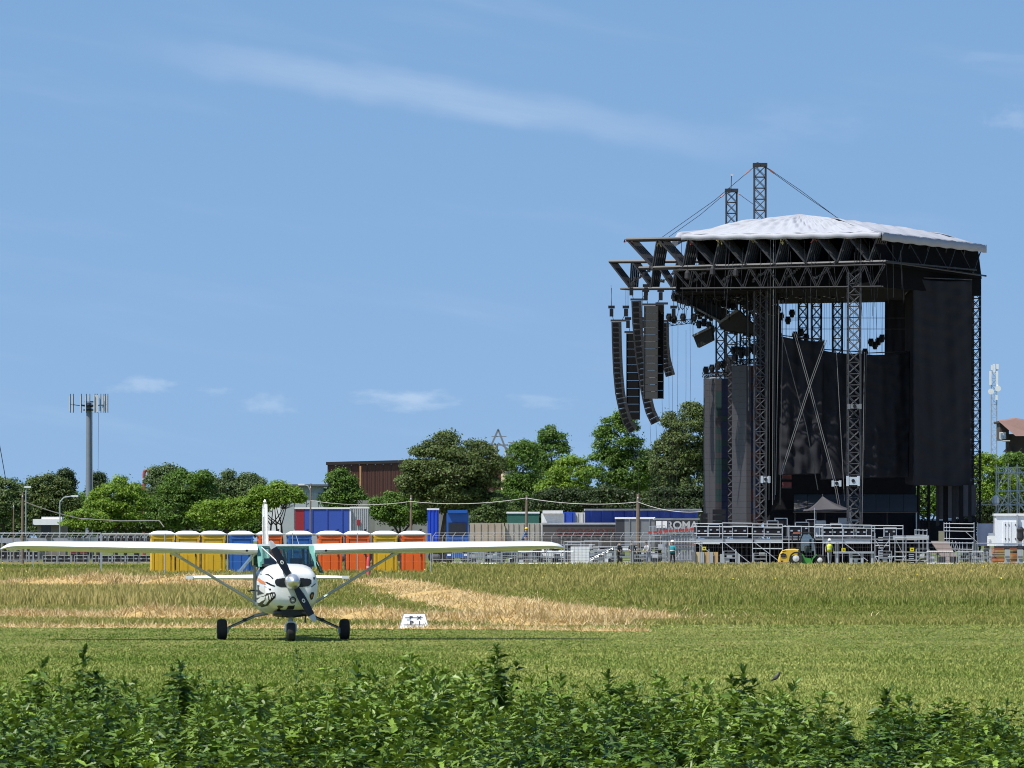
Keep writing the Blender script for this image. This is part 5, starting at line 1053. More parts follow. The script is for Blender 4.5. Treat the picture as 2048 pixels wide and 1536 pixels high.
    # clutter of clamps, bagged chains and loops along the trusses
    rr = random.Random(5); tape = mat('yellow_rope', (.42, .34, .14), .8); bag = mat('chain_bag', (.020, .020, .022), .8); white = mat('clamp_white', (.50, .50, .50), .5); redm = mat('rope_red', (.42, .07, .05), .7)
    for j in range(8):
        c = A0.lerp(A1, j / 8) + VD * .2
        q = MB()
        for i in range(5): a = rr.uniform(0, 6.28); q.bar(c + Vector((rr.uniform(-.3, .3), -.1, rr.uniform(-.3, .1))), c + Vector((rr.uniform(-.4, .4), -.1, rr.uniform(-.7, .1))), .05, n=4)
        q.build('rope_bundle', tape if j in (1, 3, 4, 5) else (white if j % 2 else redm), r, kind='stuff')
        b = B0.lerp(B1, (j + .45) / 8); q = MB(); e = b + Vector((-1.6, 1.2, -1.1))
        for i in range(11): p = b.lerp(e, i / 10); q.box(p + Vector((rr.uniform(-.1, .1), -.15, rr.uniform(-.1, .1))), (.16, .16, .22), (rr.uniform(0, 1), rr.uniform(0, 1), 0))
        q.path([b, e], .04, 4); q.build('chain', M_TRUSSG, r, kind='stuff')
    for i in range(9):
        px = 1380 + i * 44 + rr.uniform(-10, 10); D = 480 + rr.uniform(-1, 3); q = MB(); c = P(px, 548 + rr.uniform(-8, 14), D); q.lathe(c, [(.10, -.35), (.22, -.25), (.20, .15), (.08, .35)], 8); q.bar(c, c + Vector((0, 0, 1.2)), .02, n=3); q.build('chain_bag', bag, r)
stage_roof()

def tower(label, px, w, yt, D, bays, m, rc=.055, rl=.032, yb=None, cap=False, rot=.05):
    base = G(px, D); r = thing('lattice_tower', label, 'tower', base, group='lattice towers of the stage'); top = P(px, yt, D); b0 = base if yb is None else P(px, yb, D); q = MB(); lattice(q, b0, top, w, bays, rc, rl, rot=rot); q.build('lattice_shaft', m, r, fix=False)
    f = MB(); f.box(b0 + Vector((0, 0, .08)), (w * 1.5, w * 1.5, .16)); f.build('base_plate', M_TRUSSG, r)
    if cap: c = MB(); c.box(top + Vector((0, 0, .08)), (w * 1.25, w * 1.15, .26)); c.build('head_block', M_TRUSSG, r); c = MB(); c.lathe(top + Vector((-.2, -.5, .05)), [(.2, -.06), (.2, .06)], 12, 'Y'); c.build('pulley', M_TRUSSG, r)
    if yb is not None: c = MB(); c.bar(base, b0, .1); c.build('leg', m, r)
    return r
tower('tall near mast rising through the white roof', 1520, .86, 332, 483, 36, mat('mast_steel', (.052, .054, .060), .5, metal=.2, var=.2), cap=True); tower('second shorter mast behind the tall one', 1463, .84, 383, 512, 34, mat('mast_steel', (0, 0, 0)), cap=True)
tower('grey lattice tower standing before the middle drapes', 1708, .92, 545, 475, 26, mat('mast_steel', (0, 0, 0)), rot=.05); tower('lattice tower at the outer edge of the big drape', 1951, .70, 556, 493, 28, M_TRUSS, rot=.08)
tower('rear lattice tower nearest the hanging lamps', 1606, .70, 570, 506, 26, M_TRUSS); tower('rear lattice tower in the middle of the opening', 1633, .74, 570, 508, 26, M_TRUSS); tower('rear lattice tower beside the pale cables', 1675, .74, 570, 505, 26, M_TRUSS); tower('far lattice tower behind the video walls', 1441, .70, 575, 518, 26, M_TRUSS); tower('dark lattice tower right behind the near video wall', 1490, .74, 570, 505, 26, M_TRUSS)
tower('short lattice leg seen before the trees under the drape', 1847, .80, 970, 490, 6, M_TRUSS, rc=.09); tower('dark lattice tower at the very back of the stage side', 1936, .80, 560, 498, 24, M_TRUSS); tower('rear lattice tower by the small black panel', 1800, .70, 575, 512, 24, M_TRUSS)

def guy(label, *pts):
    r = thing('guy_wire', label, 'wire', P(*pts[0]), group='guy wires of the masts'); q = MB(); q.path([P(*p) for p in pts], .022, 4); q.build('wire_rope', M_DARKS, r); a, b = P(*pts[0]), P(*pts[1]); c = a.lerp(b, .22); s_ = MB(); s_.bar(a.lerp(b, .10), c, .05, n=5); s_.build('orange_sling', mat('sling_orange', (.5, .16, .10), .7), r)
guy('guy wire from the tall mast down to the front trusses', (1508, 334, 483), (1430, 400, 490), (1322, 476, 500)); guy('guy wire from the tall mast down to the white membrane', (1532, 334, 483), (1600, 380, 486), (1672, 434, 490)); guy('second guy wire from the tall mast to the membrane', (1533, 336, 483.4), (1605, 388, 486.4), (1690, 446, 490.4)); guy('guy wire from the shorter mast to the front trusses', (1453, 385, 512), (1400, 430, 508), (1332, 478, 502)); guy('guy wire from the shorter mast to the tall mast side', (1474, 385, 512), (1500, 404, 508), (1512, 412, 504))
q = thing('weather_mast', 'thin rod with a sensor on the shorter mast', 'rod', P(1463, 380, 512)); a = MB(); a.bar(P(1462, 380, 511), P(1463, 350, 511), .03); a.build('rod', M_DARKS, q); a = MB(); a.box(P(1464, 350, 511), (.2, .1, .14)); a.build('sensor', M_PANEL, q)

def drape(label, c, D, D2=None, seed=1, m=None, amp=.10, nu=26, nv=34, cat='drape', name='stage_drape', hem=True, swag=1.0):
    """hanging cloth: c = four photograph corners (tl, tr, br, bl); gathered folds and swags between the ties"""
    D2 = D if D2 is None else D2; tl, tr, br, bl = P(*c[0], D), P(*c[1], D2), P(*c[2], D2), P(*c[3], D); r = random.Random(seed); ph = [r.uniform(0, 6.28) for _ in range(6)]; vs = []; fr = .62 * nv
    for j in range(nv + 1):
        for i in range(nu + 1):
            u, v = i / nu, j / nv; p = tl.lerp(tr, u).lerp(bl.lerp(br, u), v); sag = 4 * u * (1 - u)
            wv = math.sin(v * 9 + u * 3 + ph[4]) * 1.5; f = math.sin(u * 17 + ph[0] + 1.5 * v) * .9 + math.sin(v * fr * .55 + 15 * swag * abs(u - .45) + wv + ph[1]) * .50 * (.35 + .65 * abs(math.sin(v * 5 + u * 4 + ph[5]))) + math.sin(v * fr * .9 - 11 * swag * u + ph[2] + wv * 1.6) * .28 + math.sin(u * 31 - v * 7 + ph[3]) * .4
            p = p + Vector((0, -amp * f, -.14 * swag * sag * (1 - v) ** 3)); vs.append(p)
    q = MB(); q.add(vs, [(j * (nu + 1) + i, j * (nu + 1) + i + 1, (j + 1) * (nu + 1) + i + 1, (j + 1) * (nu + 1) + i) for j in range(nv) for i in range(nu)])
    t = thing(name, label, cat, (bl + br) / 2, group='black drapes of the stage'); o = q.build('cloth', m or M_DRAPE, t, smooth='all'); o.modifiers.new('thickness', 'SOLIDIFY').thickness = .03
    b = MB(); b.bar(tl + Vector((0, .12, .06)), tr + Vector((0, .12, .06)), .04, n=5); b.build('hanging_bar', M_TRUSSG, t)
    return t
drape('big black drape hanging from the roof edge to the lattice legs', [(1826, 556), (1944, 561), (1941, 973), (1828, 970)], 481, 488, 1, nu=34, nv=150, amp=.17)
drape('narrow black drape hem strip left of the big drape', [(1810, 590), (1832, 560), (1834, 972), (1810, 968)], 484, 482.4, 2, nu=8, nv=40, amp=.05)
drape('black drape right of the grey lattice tower', [(1728, 708), (1820, 704), (1818, 954), (1724, 956)], 481, 483, 3, nu=26, nv=100, amp=.15)
drape('black drape left of the grey lattice tower', [(1643, 700), (1732, 706), (1732, 956), (1641, 960)], 482.6, 482.8, 4, nu=20, nv=100, amp=.13)
drape('black drape behind the crossed straps', [(1562, 672), (1648, 682), (1643, 948), (1558, 950)], 483, 482.5, 5, nu=26, nv=100, amp=.15)
drape('small black panel high in the open bay', [(1770, 588), (1821, 594), (1820, 712), (1769, 710)], 503, 503, 6, amp=.04, nv=20, swag=.2)
drape('dark cloth between the near video wall and the drapes', [(1514, 560), (1563, 640), (1562, 1000), (1514, 1062)], 489, 488, 7, amp=.08, nv=50)
drape('low black cloth closing the back of the stage', [(1528, 940), (1832, 952), (1832, 1060), (1528, 1060)], 496, 496, 8, amp=.05, nv=10, swag=.3); drape('dark blue grey skirt below the sloped cover', [(1540, 1020), (1832, 1020), (1832, 1084), (1540, 1084)], 494, 494, 9, amp=.04, nv=8, swag=.2, m=cloth_mat('skirt_blue', (.022, .025, .034)))
drape('dark sheet added for the shade in the opening below the strip curtain', [(1834, 1040), (1952, 1040), (1952, 1104), (1834, 1104)], 493, 494, 12, amp=.05, nv=8, swag=.1)  # added dark sheet stands for the shade inside the opening
drape('dark sheet added to darken the gap between the two video walls', [(1452, 712), (1470, 712), (1470, 1062), (1452, 1062)], 522, 522, 13, amp=.04, nv=30, nu=6, swag=.1)  # added sheet, only there to make the gap dark
def strip_curtain():
    r = thing('strip_curtain', 'grey hanging strips below the big drape', 'curtain', G(1905, 487)); mm = [mat('strip_%d' % i, (c, c, c * 1.06), .8, var=.2, spec=.1) for i, c in enumerate((.03, .055, .012, .07))]; x = 1872; i = 0
    while x < 1946: w = 6 + (i * 37 % 5); q = MB(); a, b = P(x, 1052 - (i * 13 % 24), 487 + .1 * (i % 3)), P(x + w + .4, 970, 487 + .1 * (i % 3)); q.box(((a.x + b.x) / 2, a.y, (a.z + b.z) / 2), (b.x - a.x, .05, b.z - a.z)); q.build('strip', mm[i % 4], r); x += w; i += 1
strip_curtain()
def sloped_cover():
    r = thing('sloped_cover', 'sloping dark grey cover over the back of the stage floor', 'cover', G(1710, 488)); m = mat('cover_grey', (.055, .055, .058), .8, var=.35, scale=.6, bump=.3)
    for i in range(9):
        x0, x1 = 1588 + i * 27.4, 1588 + (i + 1) * 27.4 - .8; q = MB(); q.prism([P(x0, 1023, 485), P(x1, 1023, 485), P(x1, 990, 489), P(x0, 990, 489)], (0, .04, .04)); q.build('cover_panel', m, r)
    f = MB(); f.bar(P(1586, 1024, 484.9), P(1836, 1024, 484.9), .06); f.build('edge_tube', M_TRUSSG, r)
    for x in (1590, 1650, 1712, 1774, 1834): q = MB(); p = P(x, 1022, 487); q.bar((p.x, p.y, 0), p, .06); q.build('post', M_TRUSS, r)
sloped_cover()

# video walls: two tall columns of LED cabinets, each folded round an edge
LEDM = [mat('led_grey', (.046, .044, .048), .6, var=.12, scale=1, spec=.15), mat('led_blue', (.024, .030, .075), .6, spec=.15), mat('led_red', (.085, .028, .026), .6, spec=.15), mat('led_green', (.022, .044, .044), .6, spec=.15)]
def video_wall(label, cols, yt, rows, kinds):
    """cols: list of (px0, D0, px1, D1); cabinets from yt down"""
    yb = 1052; r = thing('video_screen', label, 'video screen', G(cols[0][0], cols[0][1]), group='video wall columns'); rr = random.Random(len(label))
    for ci, (x0, D0, x1, D1) in enumerate(cols):
        z1 = P(x0, yt, D0).z; z0 = P(x0, yb, D0).z
        for j in range(rows):
            a = z0 + (z1 - z0) * j / rows; b = z0 + (z1 - z0) * (j + 1) / rows - .010; p0, p1 = P(x0, 0, D0), P(x1, 0, D1); q = MB(); g = .003; q.prism([(p0.x + g, p0.y, a), (p1.x - g, p1.y, a), (p1.x - g, p1.y, b), (p0.x + g, p0.y, b)], (0, .10, 0)); q.build('led_cabinet', LEDM[kinds[ci] if not callable(kinds[ci]) else kinds[ci](j, rr)], r)
    x0, D0 = cols[0][:2]; x1, D1 = cols[-1][2:]; q = MB(); z1 = P(x0, yt, D0).z; pl = [P(x0 + 2, 0, D0 + .4), P(x1 - 1, 0, D1 + .4), P(x1 - 1, 0, D1 + 1.4), P(x0 + 4, 0, D0 + 1.4)]; q.prism([Vector((p.x, p.y, 0)) for p in pl], (0, 0, z1 - .2)); q.build('support_frame', M_SOFF, r)
    q = MB()
    for p, s_ in ((P(cols[0][0], yt - 4, D0), 0), (P(x1, yt - 10, D1), 1)): pass
    lattice(q, P(cols[0][0] + 1, yt - 7, D0 + .2), P(x1 - 1, yt - 9, D1 + .2), .34, 9, .03, .02); q.build('top_truss', M_TRUSS, r, fix=False)
    e = MB(); e.bar(P(cols[0][0], yt - 1, D0), P(cols[0][2], yt - 1, cols[0][3]), .045, n=4); e.bar(P(cols[0][2], yt - 1, cols[0][3]), P(x1, yt - 1, D1), .045, n=4); e.build('top_edge', M_CASEM, r)
video_wall('video wall column nearer the trees with a green blue edge', [(1407, 503, 1419, 501), (1419, 501, 1431, 499.5), (1431, 499.5, 1443, 499.5), (1443, 499.5, 1456, 500)], 757, 24, [0, 0, lambda j, r: r.choice((3, 3, 0)), lambda j, r: r.choice((3, 1, 1))])
video_wall('video wall column nearer the drapes with red and blue tiles', [(1464, 491, 1478, 488.5), (1478, 488.5, 1493, 486), (1493, 486, 1502, 486), (1502, 486, 1511, 486.3), (1511, 486.3, 1521, 486.6)], 731, 26, [0, 0, 0, lambda j, r: r.choice((2, 1, 1)), lambda j, r: r.choice((1, 2, 2))])

# hanging loudspeakers
def line_array(label, pts, D, w, n, d=.65, m=None, hoists=True, flat=False, top=590):
    """cabinets strung along a photograph polyline"""
    r = thing('line_array', label, 'loudspeaker', P(*pts[0], D), group='hanging loudspeaker arrays'); seg = [0]
    for i in range(1, len(pts)): seg.append(seg[-1] + math.dist(pts[i], pts[i - 1]))
    at = lambda t: (np.interp(t, seg, [p[0] for p in pts]), np.interp(t, seg, [p[1] for p in pts])); m = m or mat('speaker_dark', (.030, .030, .032), .7, var=.15, spec=.2); gm = mat('speaker_grille', (.008, .008, .009), .8, spec=.1)
    for i in range(n):
        a, b = at(seg[-1] * i / n), at(seg[-1] * (i + .95) / n); A, B = P(*a, D), P(*b, D); dz = (B - A); L = dz.length; ang = math.atan2(dz.x, -dz.z); R = Euler((0, -ang, 0)).to_matrix(); c = (A + B) / 2; q = MB(); q.box(c, (w, d, L), R); o = q.build('speaker_cabinet', m, r)
        if not flat: g = MB(); g.box(c + R @ Vector((-w * .12, -d / 2 - .01, 0)), (w * .55, .03, L * .55), R); g.build('grille', gm, o)
    if flat:
        for x in (-1, 1): a, b = P(*pts[0], D), P(*pts[-1], D); q = MB(); q.bar(a + Vector((x * w * .5, -d / 2 - .02, 0)), b + Vector((x * w * .5, -d / 2 - .02, 0)), .04, n=4); q.build('rigging_strap', M_TRUSSG, r)
    else:
        q = MB(); q.path([P(at(t)[0] - w * F / D * .48, at(t)[1], D - .1) for t in np.linspace(0, seg[-1], 12)], .05, 4); q.build('rigging_strap', M_TRUSSG, r)
    f = MB(); p = P(*pts[0], D); f.box(p + Vector((.15, 0, .12)), (w * 1.6, d, .14)); f.build('fly_frame', M_TRUSSG, r)
    if hoists:
        for dx in (-.4, .75): h = MB(); c = p + Vector((dx, 0, .75)); h.box(c, (.30, .32, .62)); h.box(c + Vector((0, 0, .45)), (.52, .36, .22)); h.bar(c, Vector((c.x, c.y, P(0, top, D).z)), .022, n=4); h.bar(c, p + Vector((dx * .6, 0, .15)), .03, n=4); h.build('chain_hoist', M_TRUSS, r, kind='stuff')
line_array('long curved loudspeaker array farthest out from the stage', [(1233, 644), (1234, 690), (1236, 740), (1240, 785), (1246, 815), (1254, 842), (1267, 862)], 512, .78, 22, top=576)
line_array('second curved loudspeaker array nearer the stage', [(1273, 602), (1275, 650), (1280, 705), (1287, 755), (1293, 790), (1300, 822), (1312, 846)], 500, .78, 22, top=576)
line_array('straight black loudspeaker column behind the outer curved array', [(1266, 667), (1266, 840)], 514, 1.05, 11, .7, mat('speaker_black', (.009, .009, .010), .8, spec=.1), flat=True, top=580); line_array('wide grey loudspeaker column with light panels', [(1302, 612), (1301, 798)], 494, 1.05, 13, .6, mat('speaker_grey', (.055, .055, .055), .8, var=.1, spec=.15), flat=True, top=578)
line_array('black loudspeaker column on the side of the grey one', [(1319.5, 610), (1318.5, 798)], 495, .60, 11, .9, mat('speaker_black', (0, 0, 0)), flat=True, hoists=False); line_array('short curved loudspeaker array beside the grey column', [(1328, 645), (1329, 690), (1332, 720), (1341, 752)], 498, .74, 12, top=580)

def moving_lights(label, items, D, bar=None):
    """cluster of stage lamps on one bar"""
    r = thing('lamp_bar', label, 'stage lights', P(*items[0], D), group='lamp bars in the stage'); rr = random.Random(len(label))
    if bar: q = MB(); lattice(q, P(*bar[0], D), P(*bar[1], D), .34, max(4, int(abs(bar[1][0] - bar[0][0]) / 9)), .028, .018); q.build('truss', M_TRUSS, r, fix=False)
    for px, py in items:
        c = P(px, py, D + rr.uniform(-.3, .3)); q = MB(); a = rr.uniform(-.8, .8); R = Euler((rr.uniform(-.3, .3), a, 0)).to_matrix(); q.box(c + Vector((0, 0, .28)), (.36, .3, .14)); q.box(c + Vector((-.22, 0, .08)), (.06, .12, .34)); q.box(c + Vector((.22, 0, .08)), (.06, .12, .34)); q.lathe(c, [(.12, -.26), (.17, -.2), (.19, .1), (.16, .22)], 10); q.build('lamp', M_TRUSS, r, kind='stuff')
        l = MB(); l.lathe(c - Vector((0, 0, .265)), [(.11, -.01), (.11, .01)], 10); l.build('lens', M_PANEL, r)
moving_lights('lamps on the low front truss', [(1352, 596), (1366, 600), (1380, 604), (1396, 600), (1412, 596), (1430, 590), (1448, 588)], 495, ((1345, 588), (1470, 568))); moving_lights('lamps over the outer video wall', [(1412, 742), (1424, 738), (1436, 733), (1447, 730)], 500, ((1408, 752), (1456, 744))); moving_lights('lamps over the inner video wall', [(1470, 716), (1482, 710), (1494, 706), (1508, 702)], 488, ((1466, 728), (1522, 720)))
moving_lights('lamps hanging in the open bay beside the rear towers', [(1562, 634), (1576, 642), (1584, 628), (1568, 600)], 497, ((1556, 640), (1596, 640))); moving_lights('lamps behind the top of the strapped drape', [(1590, 672), (1602, 666), (1612, 676), (1598, 684)], 499, ((1580, 688), (1622, 684))); moving_lights('small lamps hanging before the small black panel', [(1730, 706), (1742, 686), (1750, 692), (1757, 684), (1764, 678)], 500); moving_lights('lamps along the hanging pelmet', [(1398, 650), (1408, 646), (1418, 652), (1424, 660)], 493); moving_lights('lamps on the truss by the grey loudspeaker column', [(1338, 636), (1348, 640), (1366, 636), (1388, 636), (1400, 632)], 497, ((1335, 648), (1400, 640))); moving_lights('lamps under the deep roof edge', [(1470, 560), (1488, 574), (1500, 566), (1512, 580), (1530, 560), (1476, 588), (1498, 596)], 489, ((1440, 580), (1540, 584)))
for lab, x0, x1, y, D, dr in (('row of lamps along the lowest front truss of the roof', 1344, 1470, 584, 492, 14), ('second row of lamps under the roof behind the first', 1352, 1500, 572, 497, 8), ('row of lamps on the slanting truss over the screens', 1390, 1520, 610, 495, 34), ('cluster of lamps beside the tall mast', 1486, 1560, 600, 487, 10), ('cluster of lamps above the inner video wall rail', 1462, 1530, 690, 494, -10), ('row of dark lamps between the two masts', 1440, 1530, 640, 500, 20), ('row of lamps high under the roof before the open bay', 1540, 1690, 572, 494, 2)):
    k = int((x1 - x0) / 9); moving_lights(lab, [(x0 + (x1 - x0) * (i + .5) / k, y + 12 + dr * i / k + (i * 37 % 7)) for i in range(k)], D, ((x0, y), (x1, y + dr)))
def cable_loops():
    r = thing('cable_loops', 'tangle of black cable loops hanging under the front of the roof', 'cables', P(1440, 580, 494)); rr = random.Random(8)
    for i in range(70):
        x = rr.uniform(1345, 1560); y = rr.uniform(555, 600); D = rr.uniform(484, 500); L = rr.uniform(10, 70); w = rr.uniform(-14, 14); q = MB(); q.path([P(x, y, D), P(x + w * .2, y + L * .8, D), P(x + w * .5, y + L, D), P(x + w * .8, y + L * .8, D), P(x + w, y + rr.uniform(-6, 20), D)], rr.uniform(.02, .05), 4); q.build('cable', M_TRUSS, r)
    for i in range(26):
        x = rr.uniform(1480, 1562); D = rr.uniform(482, 492); q = MB(); q.bar(P(x, rr.uniform(480, 560), D), P(x + rr.uniform(-3, 3), rr.uniform(700, 1040), D), rr.uniform(.02, .06), n=4); q.build('cable', M_TRUSS if i % 3 else M_ROD2_, r)
M_ROD2_ = mat('rod_dull', (.07, .07, .07), .6)
cable_loops()
def pelmet(label, c, D, D2, dep=.8):
    r = thing('hanging_screen', label, 'screen', P(*c[0], D), group='tilted screens under the roof'); q = MB(); q.prism([P(*c[0], D), P(*c[1], D2), P(*c[2], D2), P(*c[3], D)], (.2, dep, 0)); q.build('panel', mat('pelmet', (.022, .023, .022), .8, var=.2, spec=.1), r); e = MB(); e.bar(P(*c[0], D - .1), P(*c[1], D2 - .1), .11, n=4); e.build('frame', mat('pelmet_frame', (.09, .09, .08), .6), r); b = MB(); a, d = P(*c[0], D), P(*c[1], D2)
    for p in (a, d): w = MB(); w.bar(p, Vector((p.x, p.y, P(0, 585, D).z)), .03, n=4); w.build('suspension', M_TRUSS, r)
pelmet('small tilted screen beside the loudspeakers', [(1386, 672), (1422, 654), (1425, 680), (1395, 695)], 493, 492); pelmet('large tilted screen above the inner video wall', [(1438, 646), (1476, 620), (1530, 672), (1452, 660)], 490, 489); pelmet('dark tilted screen under the low front truss', [(1376, 608), (1440, 642), (1456, 622), (1400, 596)], 492, 490); pelmet('black tilted screen reaching toward the drapes', [(1500, 622), (1548, 660), (1556, 690), (1512, 650)], 492, 494)

def strap(label, pts, m, rr=.03, D=479., n=1, gap=.14):
    r = thing('rigging_strap', label, 'strap', P(*pts[-1], D), group='straps and cables before the drapes')
    for i in range(n): q = MB(); q.path([P(*p, D) + Vector((i * gap, 0, 0)) for p in pts], rr, 4); q.build('webbing', m, r)
M_ROD = mat('rod_grey', (.22, .21, .20), .5, metal=.4, var=.2); M_ROD2 = mat('rod_dark', (.06, .06, .06), .5, metal=.4, var=.2)
strap('pair of crossed straps running from the high drape corner down to the tent', [(1587, 664), (1617, 772), (1640, 860), (1668, 965), (1678, 1020)], M_ROD, n=2); strap('pair of crossed straps running down to the inner video wall', [(1650, 680), (1617, 772), (1588, 862), (1560, 950)], M_ROD, n=2, D=478.6); strap('thin slack strap behind the crossed straps', [(1563, 666), (1590, 770), (1612, 850), (1636, 980)], M_ROD2, rr=.04, D=480)
for i, (x0, x1, y0, y1, mm) in enumerate(((1541, 1538, 480, 1000, M_ROD2), (1547, 1545, 470, 1010, M_ROD), (1551, 1549, 470, 1000, M_ROD2), (1558, 1551, 600, 990, M_ROD), (1566, 1560, 600, 1010, M_ROD2), (1673, 1689, 704, 1002, M_ROD), (1729, 1724, 704, 1052, M_ROD), (1733, 1729, 704, 900, M_ROD2), (1536, 1533, 520, 1000, M_ROD2))):
    strap('upright cable, %s of those hanging %s' % (('first', 'second', 'third', 'fourth', 'fifth', 'first', 'first', 'second', 'sixth')[i], ('beside the tall mast', 'beside the tall mast', 'beside the tall mast', 'beside the tall mast', 'beside the tall mast', 'between the strapped drape and the grey tower', 'right of the grey tower', 'right of the grey tower', 'beside the tall mast')[i]), [(x0, y0), ((x0 + x1) / 2, (y0 + y1) / 2), (x1, y1)], mm, rr=.03, D=478 + .1 * i)
for i, (x0, y0, x1, y1, D) in enumerate(((1222, 570, 1222, 615, 512), (1268, 862, 1266, 1060, 512), (1276, 862, 1276, 1060, 512), (1300, 846, 1306, 1040, 500), (1312, 850, 1318, 1045, 500), (1324, 798, 1330, 1040, 495), (1344, 640, 1344, 1000, 497), (1356, 650, 1352, 1020, 497), (1372, 660, 1370, 900, 497), (1380, 640, 1380, 860, 497), (1337, 660, 1338, 1050, 497))):
    strap('thin dark cable, number %s counted from the outer array towards the video walls' % ('one two three four five six seven eight nine ten eleven'.split()[i]), [(x0, y0), ((x0 + x1) / 2 + 1, (y0 + y1) / 2), (x1, y1)], M_ROD2, rr=.016, D=D)
def rod_screen():
    r = thing('cable_curtain', 'curtain of many thin cables hanging in the open bay', 'cables', P(1600, 575, 502)); rr = random.Random(3)
    for i in range(46):
        x = 1550 + i * 4.9 + rr.uniform(-1.5, 1.5)
        if 1768 < x: break
        q = MB(); D = 500 + rr.uniform(-2, 6); q.bar(P(x, 572, D), P(x + rr.uniform(-3, 3), rr.uniform(690, 716), D), rr.uniform(.008, .016), n=3); q.build('cable', M_ROD2, r)
    for y in (636, 658): q = MB(); q.bar(P(1545, y, 500), P(1822, y, 500), .03, n=4); q.build('cross_tube', M_ROD2, r)
rod_screen()
def winch(label, px, py, D=477., m=None, w=.9, h=.6):
    r = thing('rigging_block', label, 'rigging block', P(px, py, D), group='rigging blocks on the towers'); c = P(px, py, D); mm = m or mat('block_pale', (.45, .50, .54), .5); q = MB(); q.box(c, (w, .5, h)); q.build('housing', mm, r); q = MB(); q.lathe(c + Vector((0, -.26, .02)), [(.13, -.03), (.13, .03)], 12, 'Y'); q.build('sheave', M_TRUSS, r)
    for x in (-1, 1): q = MB(); q.box(c + Vector((x * w * .45, 0, 0)), (.16, .56, h * 1.25)); q.build('cheek_plate', mm, r)
winch('pale sleeve block on the grey lattice tower', 1706, 962, 474.2); winch('small pale block hanging below the crossed straps', 1673, 967, 478, w=.6, h=.36); winch('small pale block low beside the inner video wall', 1531, 959, 480, w=.6, h=.42); winch('sleeve higher on the grey lattice tower', 1709, 813, 474.2, mat('block_dark', (.16, .17, .18), .5), .95, .3)
for i, y in enumerate((952, 970)): t = thing('red_lamp_box', '%s of two dull red boxes by the inner video wall' % ('upper' if i == 0 else 'lower'), 'box', P(1574, y + 6, 486)); box_px(1565, 1583, y - 6, y + 5, 484, .5, mat('dull_red', (.14, .03, .03), .7), 'body', t); box_px(1564, 1584, y + 5, y + 6.5, 483.9, .6, M_TRUSSG, 'base', t)

# ---------------------------------------------------------------- platform in front of the stage
def platform():
    r = thing('stage_platform', 'raised steel scaffold platform along the front of the stage', 'platform', G(1620, 470)); D = 468.; zd = P(0, 1077, D).z
    q = MB(); a, b = P(1386, 0, D), P(1835, 0, D); q.box(((a.x + b.x) / 2, D + 5, zd - .06), (b.x - a.x, 9.6, .12)); q.build('deck', mat('deck_grey', (.20, .21, .22), .7), r)
    q = MB(); q.box(((a.x + b.x) / 2, D + 1.4, zd / 2 - .1), (b.x - a.x, .08, zd - .25)); q.build('black_skirt', M_SOFF, r)
    for i in range(48):
        x = a.x + (b.x - a.x) * (i + .5) / 48; q = MB(); q.box((x, D + 1.34, zd / 2 - .1), (.05, .05, zd - .3)); q.build('skirt_batten', mat('batten', (.045, .045, .05), .6), r)
    for x0, x1, y0 in ((1388, 1444, 1077), (1447, 1504, 1077), (1508, 1564, 1077.5), (1646, 1684, 1079), (1687, 1741, 1079), (1786, 1858, 1071)): box_px(x0, x1, y0, y0 + 8.5, D - .1, .1, mat('fascia_grey', (.42, .44, .46), .5, metal=.3, var=.12), 'fascia_beam', r)
    def tube(p, c, rr=.032, nm='rail', d=-.2): t = MB(); t.bar(P(*p, D + d), P(*c, D + d), rr, n=5); t.build(nm, M_TUBE, r)
    for x, y0 in ((1386, 1046), (1445, 1045), (1505, 1046), (1565, 1049), (1578, 1050), (1630, 1050), (1646, 1048), (1685, 1049), (1743, 1051), (1750, 1066), (1779, 1066), (1806, 1050)): tube((x, y0), (x, 1131), .034, 'post')
    for x0, x1, ys in ((1386, 1445, (1047, 1053, 1067)), (1445, 1505, (1046, 1053, 1067)), (1505, 1565, (1048, 1054, 1068)), (1565, 1646, (1053,)), (1630, 1685, (1049, 1055, 1071)), (1685, 1743, (1050, 1056, 1071)), (1743, 1806, (1051, 1057)), (1386, 1565, (1126,)), (1386, 1440, (1087,)), (1505, 1565, (1097,)), (1750, 1779, (1091, 1113)), (1779, 1812, (1113,))):
        for y in ys: tube((x0, y), (x1, y + .6))
    for p, c in (((1392, 1084), (1436, 1118)), ((1447, 1084), (1500, 1126)), ((1508, 1084), (1560, 1124)), ((1688, 1086), (1736, 1122)), ((1750, 1080), (1764, 1100)), ((1779, 1080), (1764, 1100)), ((1750, 1113), (1760, 1130)), ((1786, 1113), (1776, 1130)), ((1812, 1110), (1800, 1130))): tube(p, c, .03, 'brace')
    for i in range(9): box_px(1757, 1766, 1074 + i * 5.2, 1076 + i * 5.2, D - .3, .25, M_TUBE, 'ladder_rung', r)
    for i in range(6): box_px(1818, 1828, 1108 + i * 4, 1109.6 + i * 4, D - .3, .25, M_TUBE, 'ladder_rung', r)
    for x in (1471, 1418, 1600): tube((x, 1098), (x, 1131), .03, 'post', -.6)
platform()
lbl = ['first road case at the outer corner of the platform', 'second road case on the platform before the video walls', 'third road case on the platform before the video walls', 'road case in front of the inner video wall', 'road case just left of the yellow vehicle on the platform', 'road case with latches right of the vehicle', 'second latched road case right of the vehicle', 'third latched road case by the grey lattice tower', 'fourth latched road case by the grey lattice tower', 'road case under the black tent', 'tall rack case beside the tent leg', 'low case behind the tent']
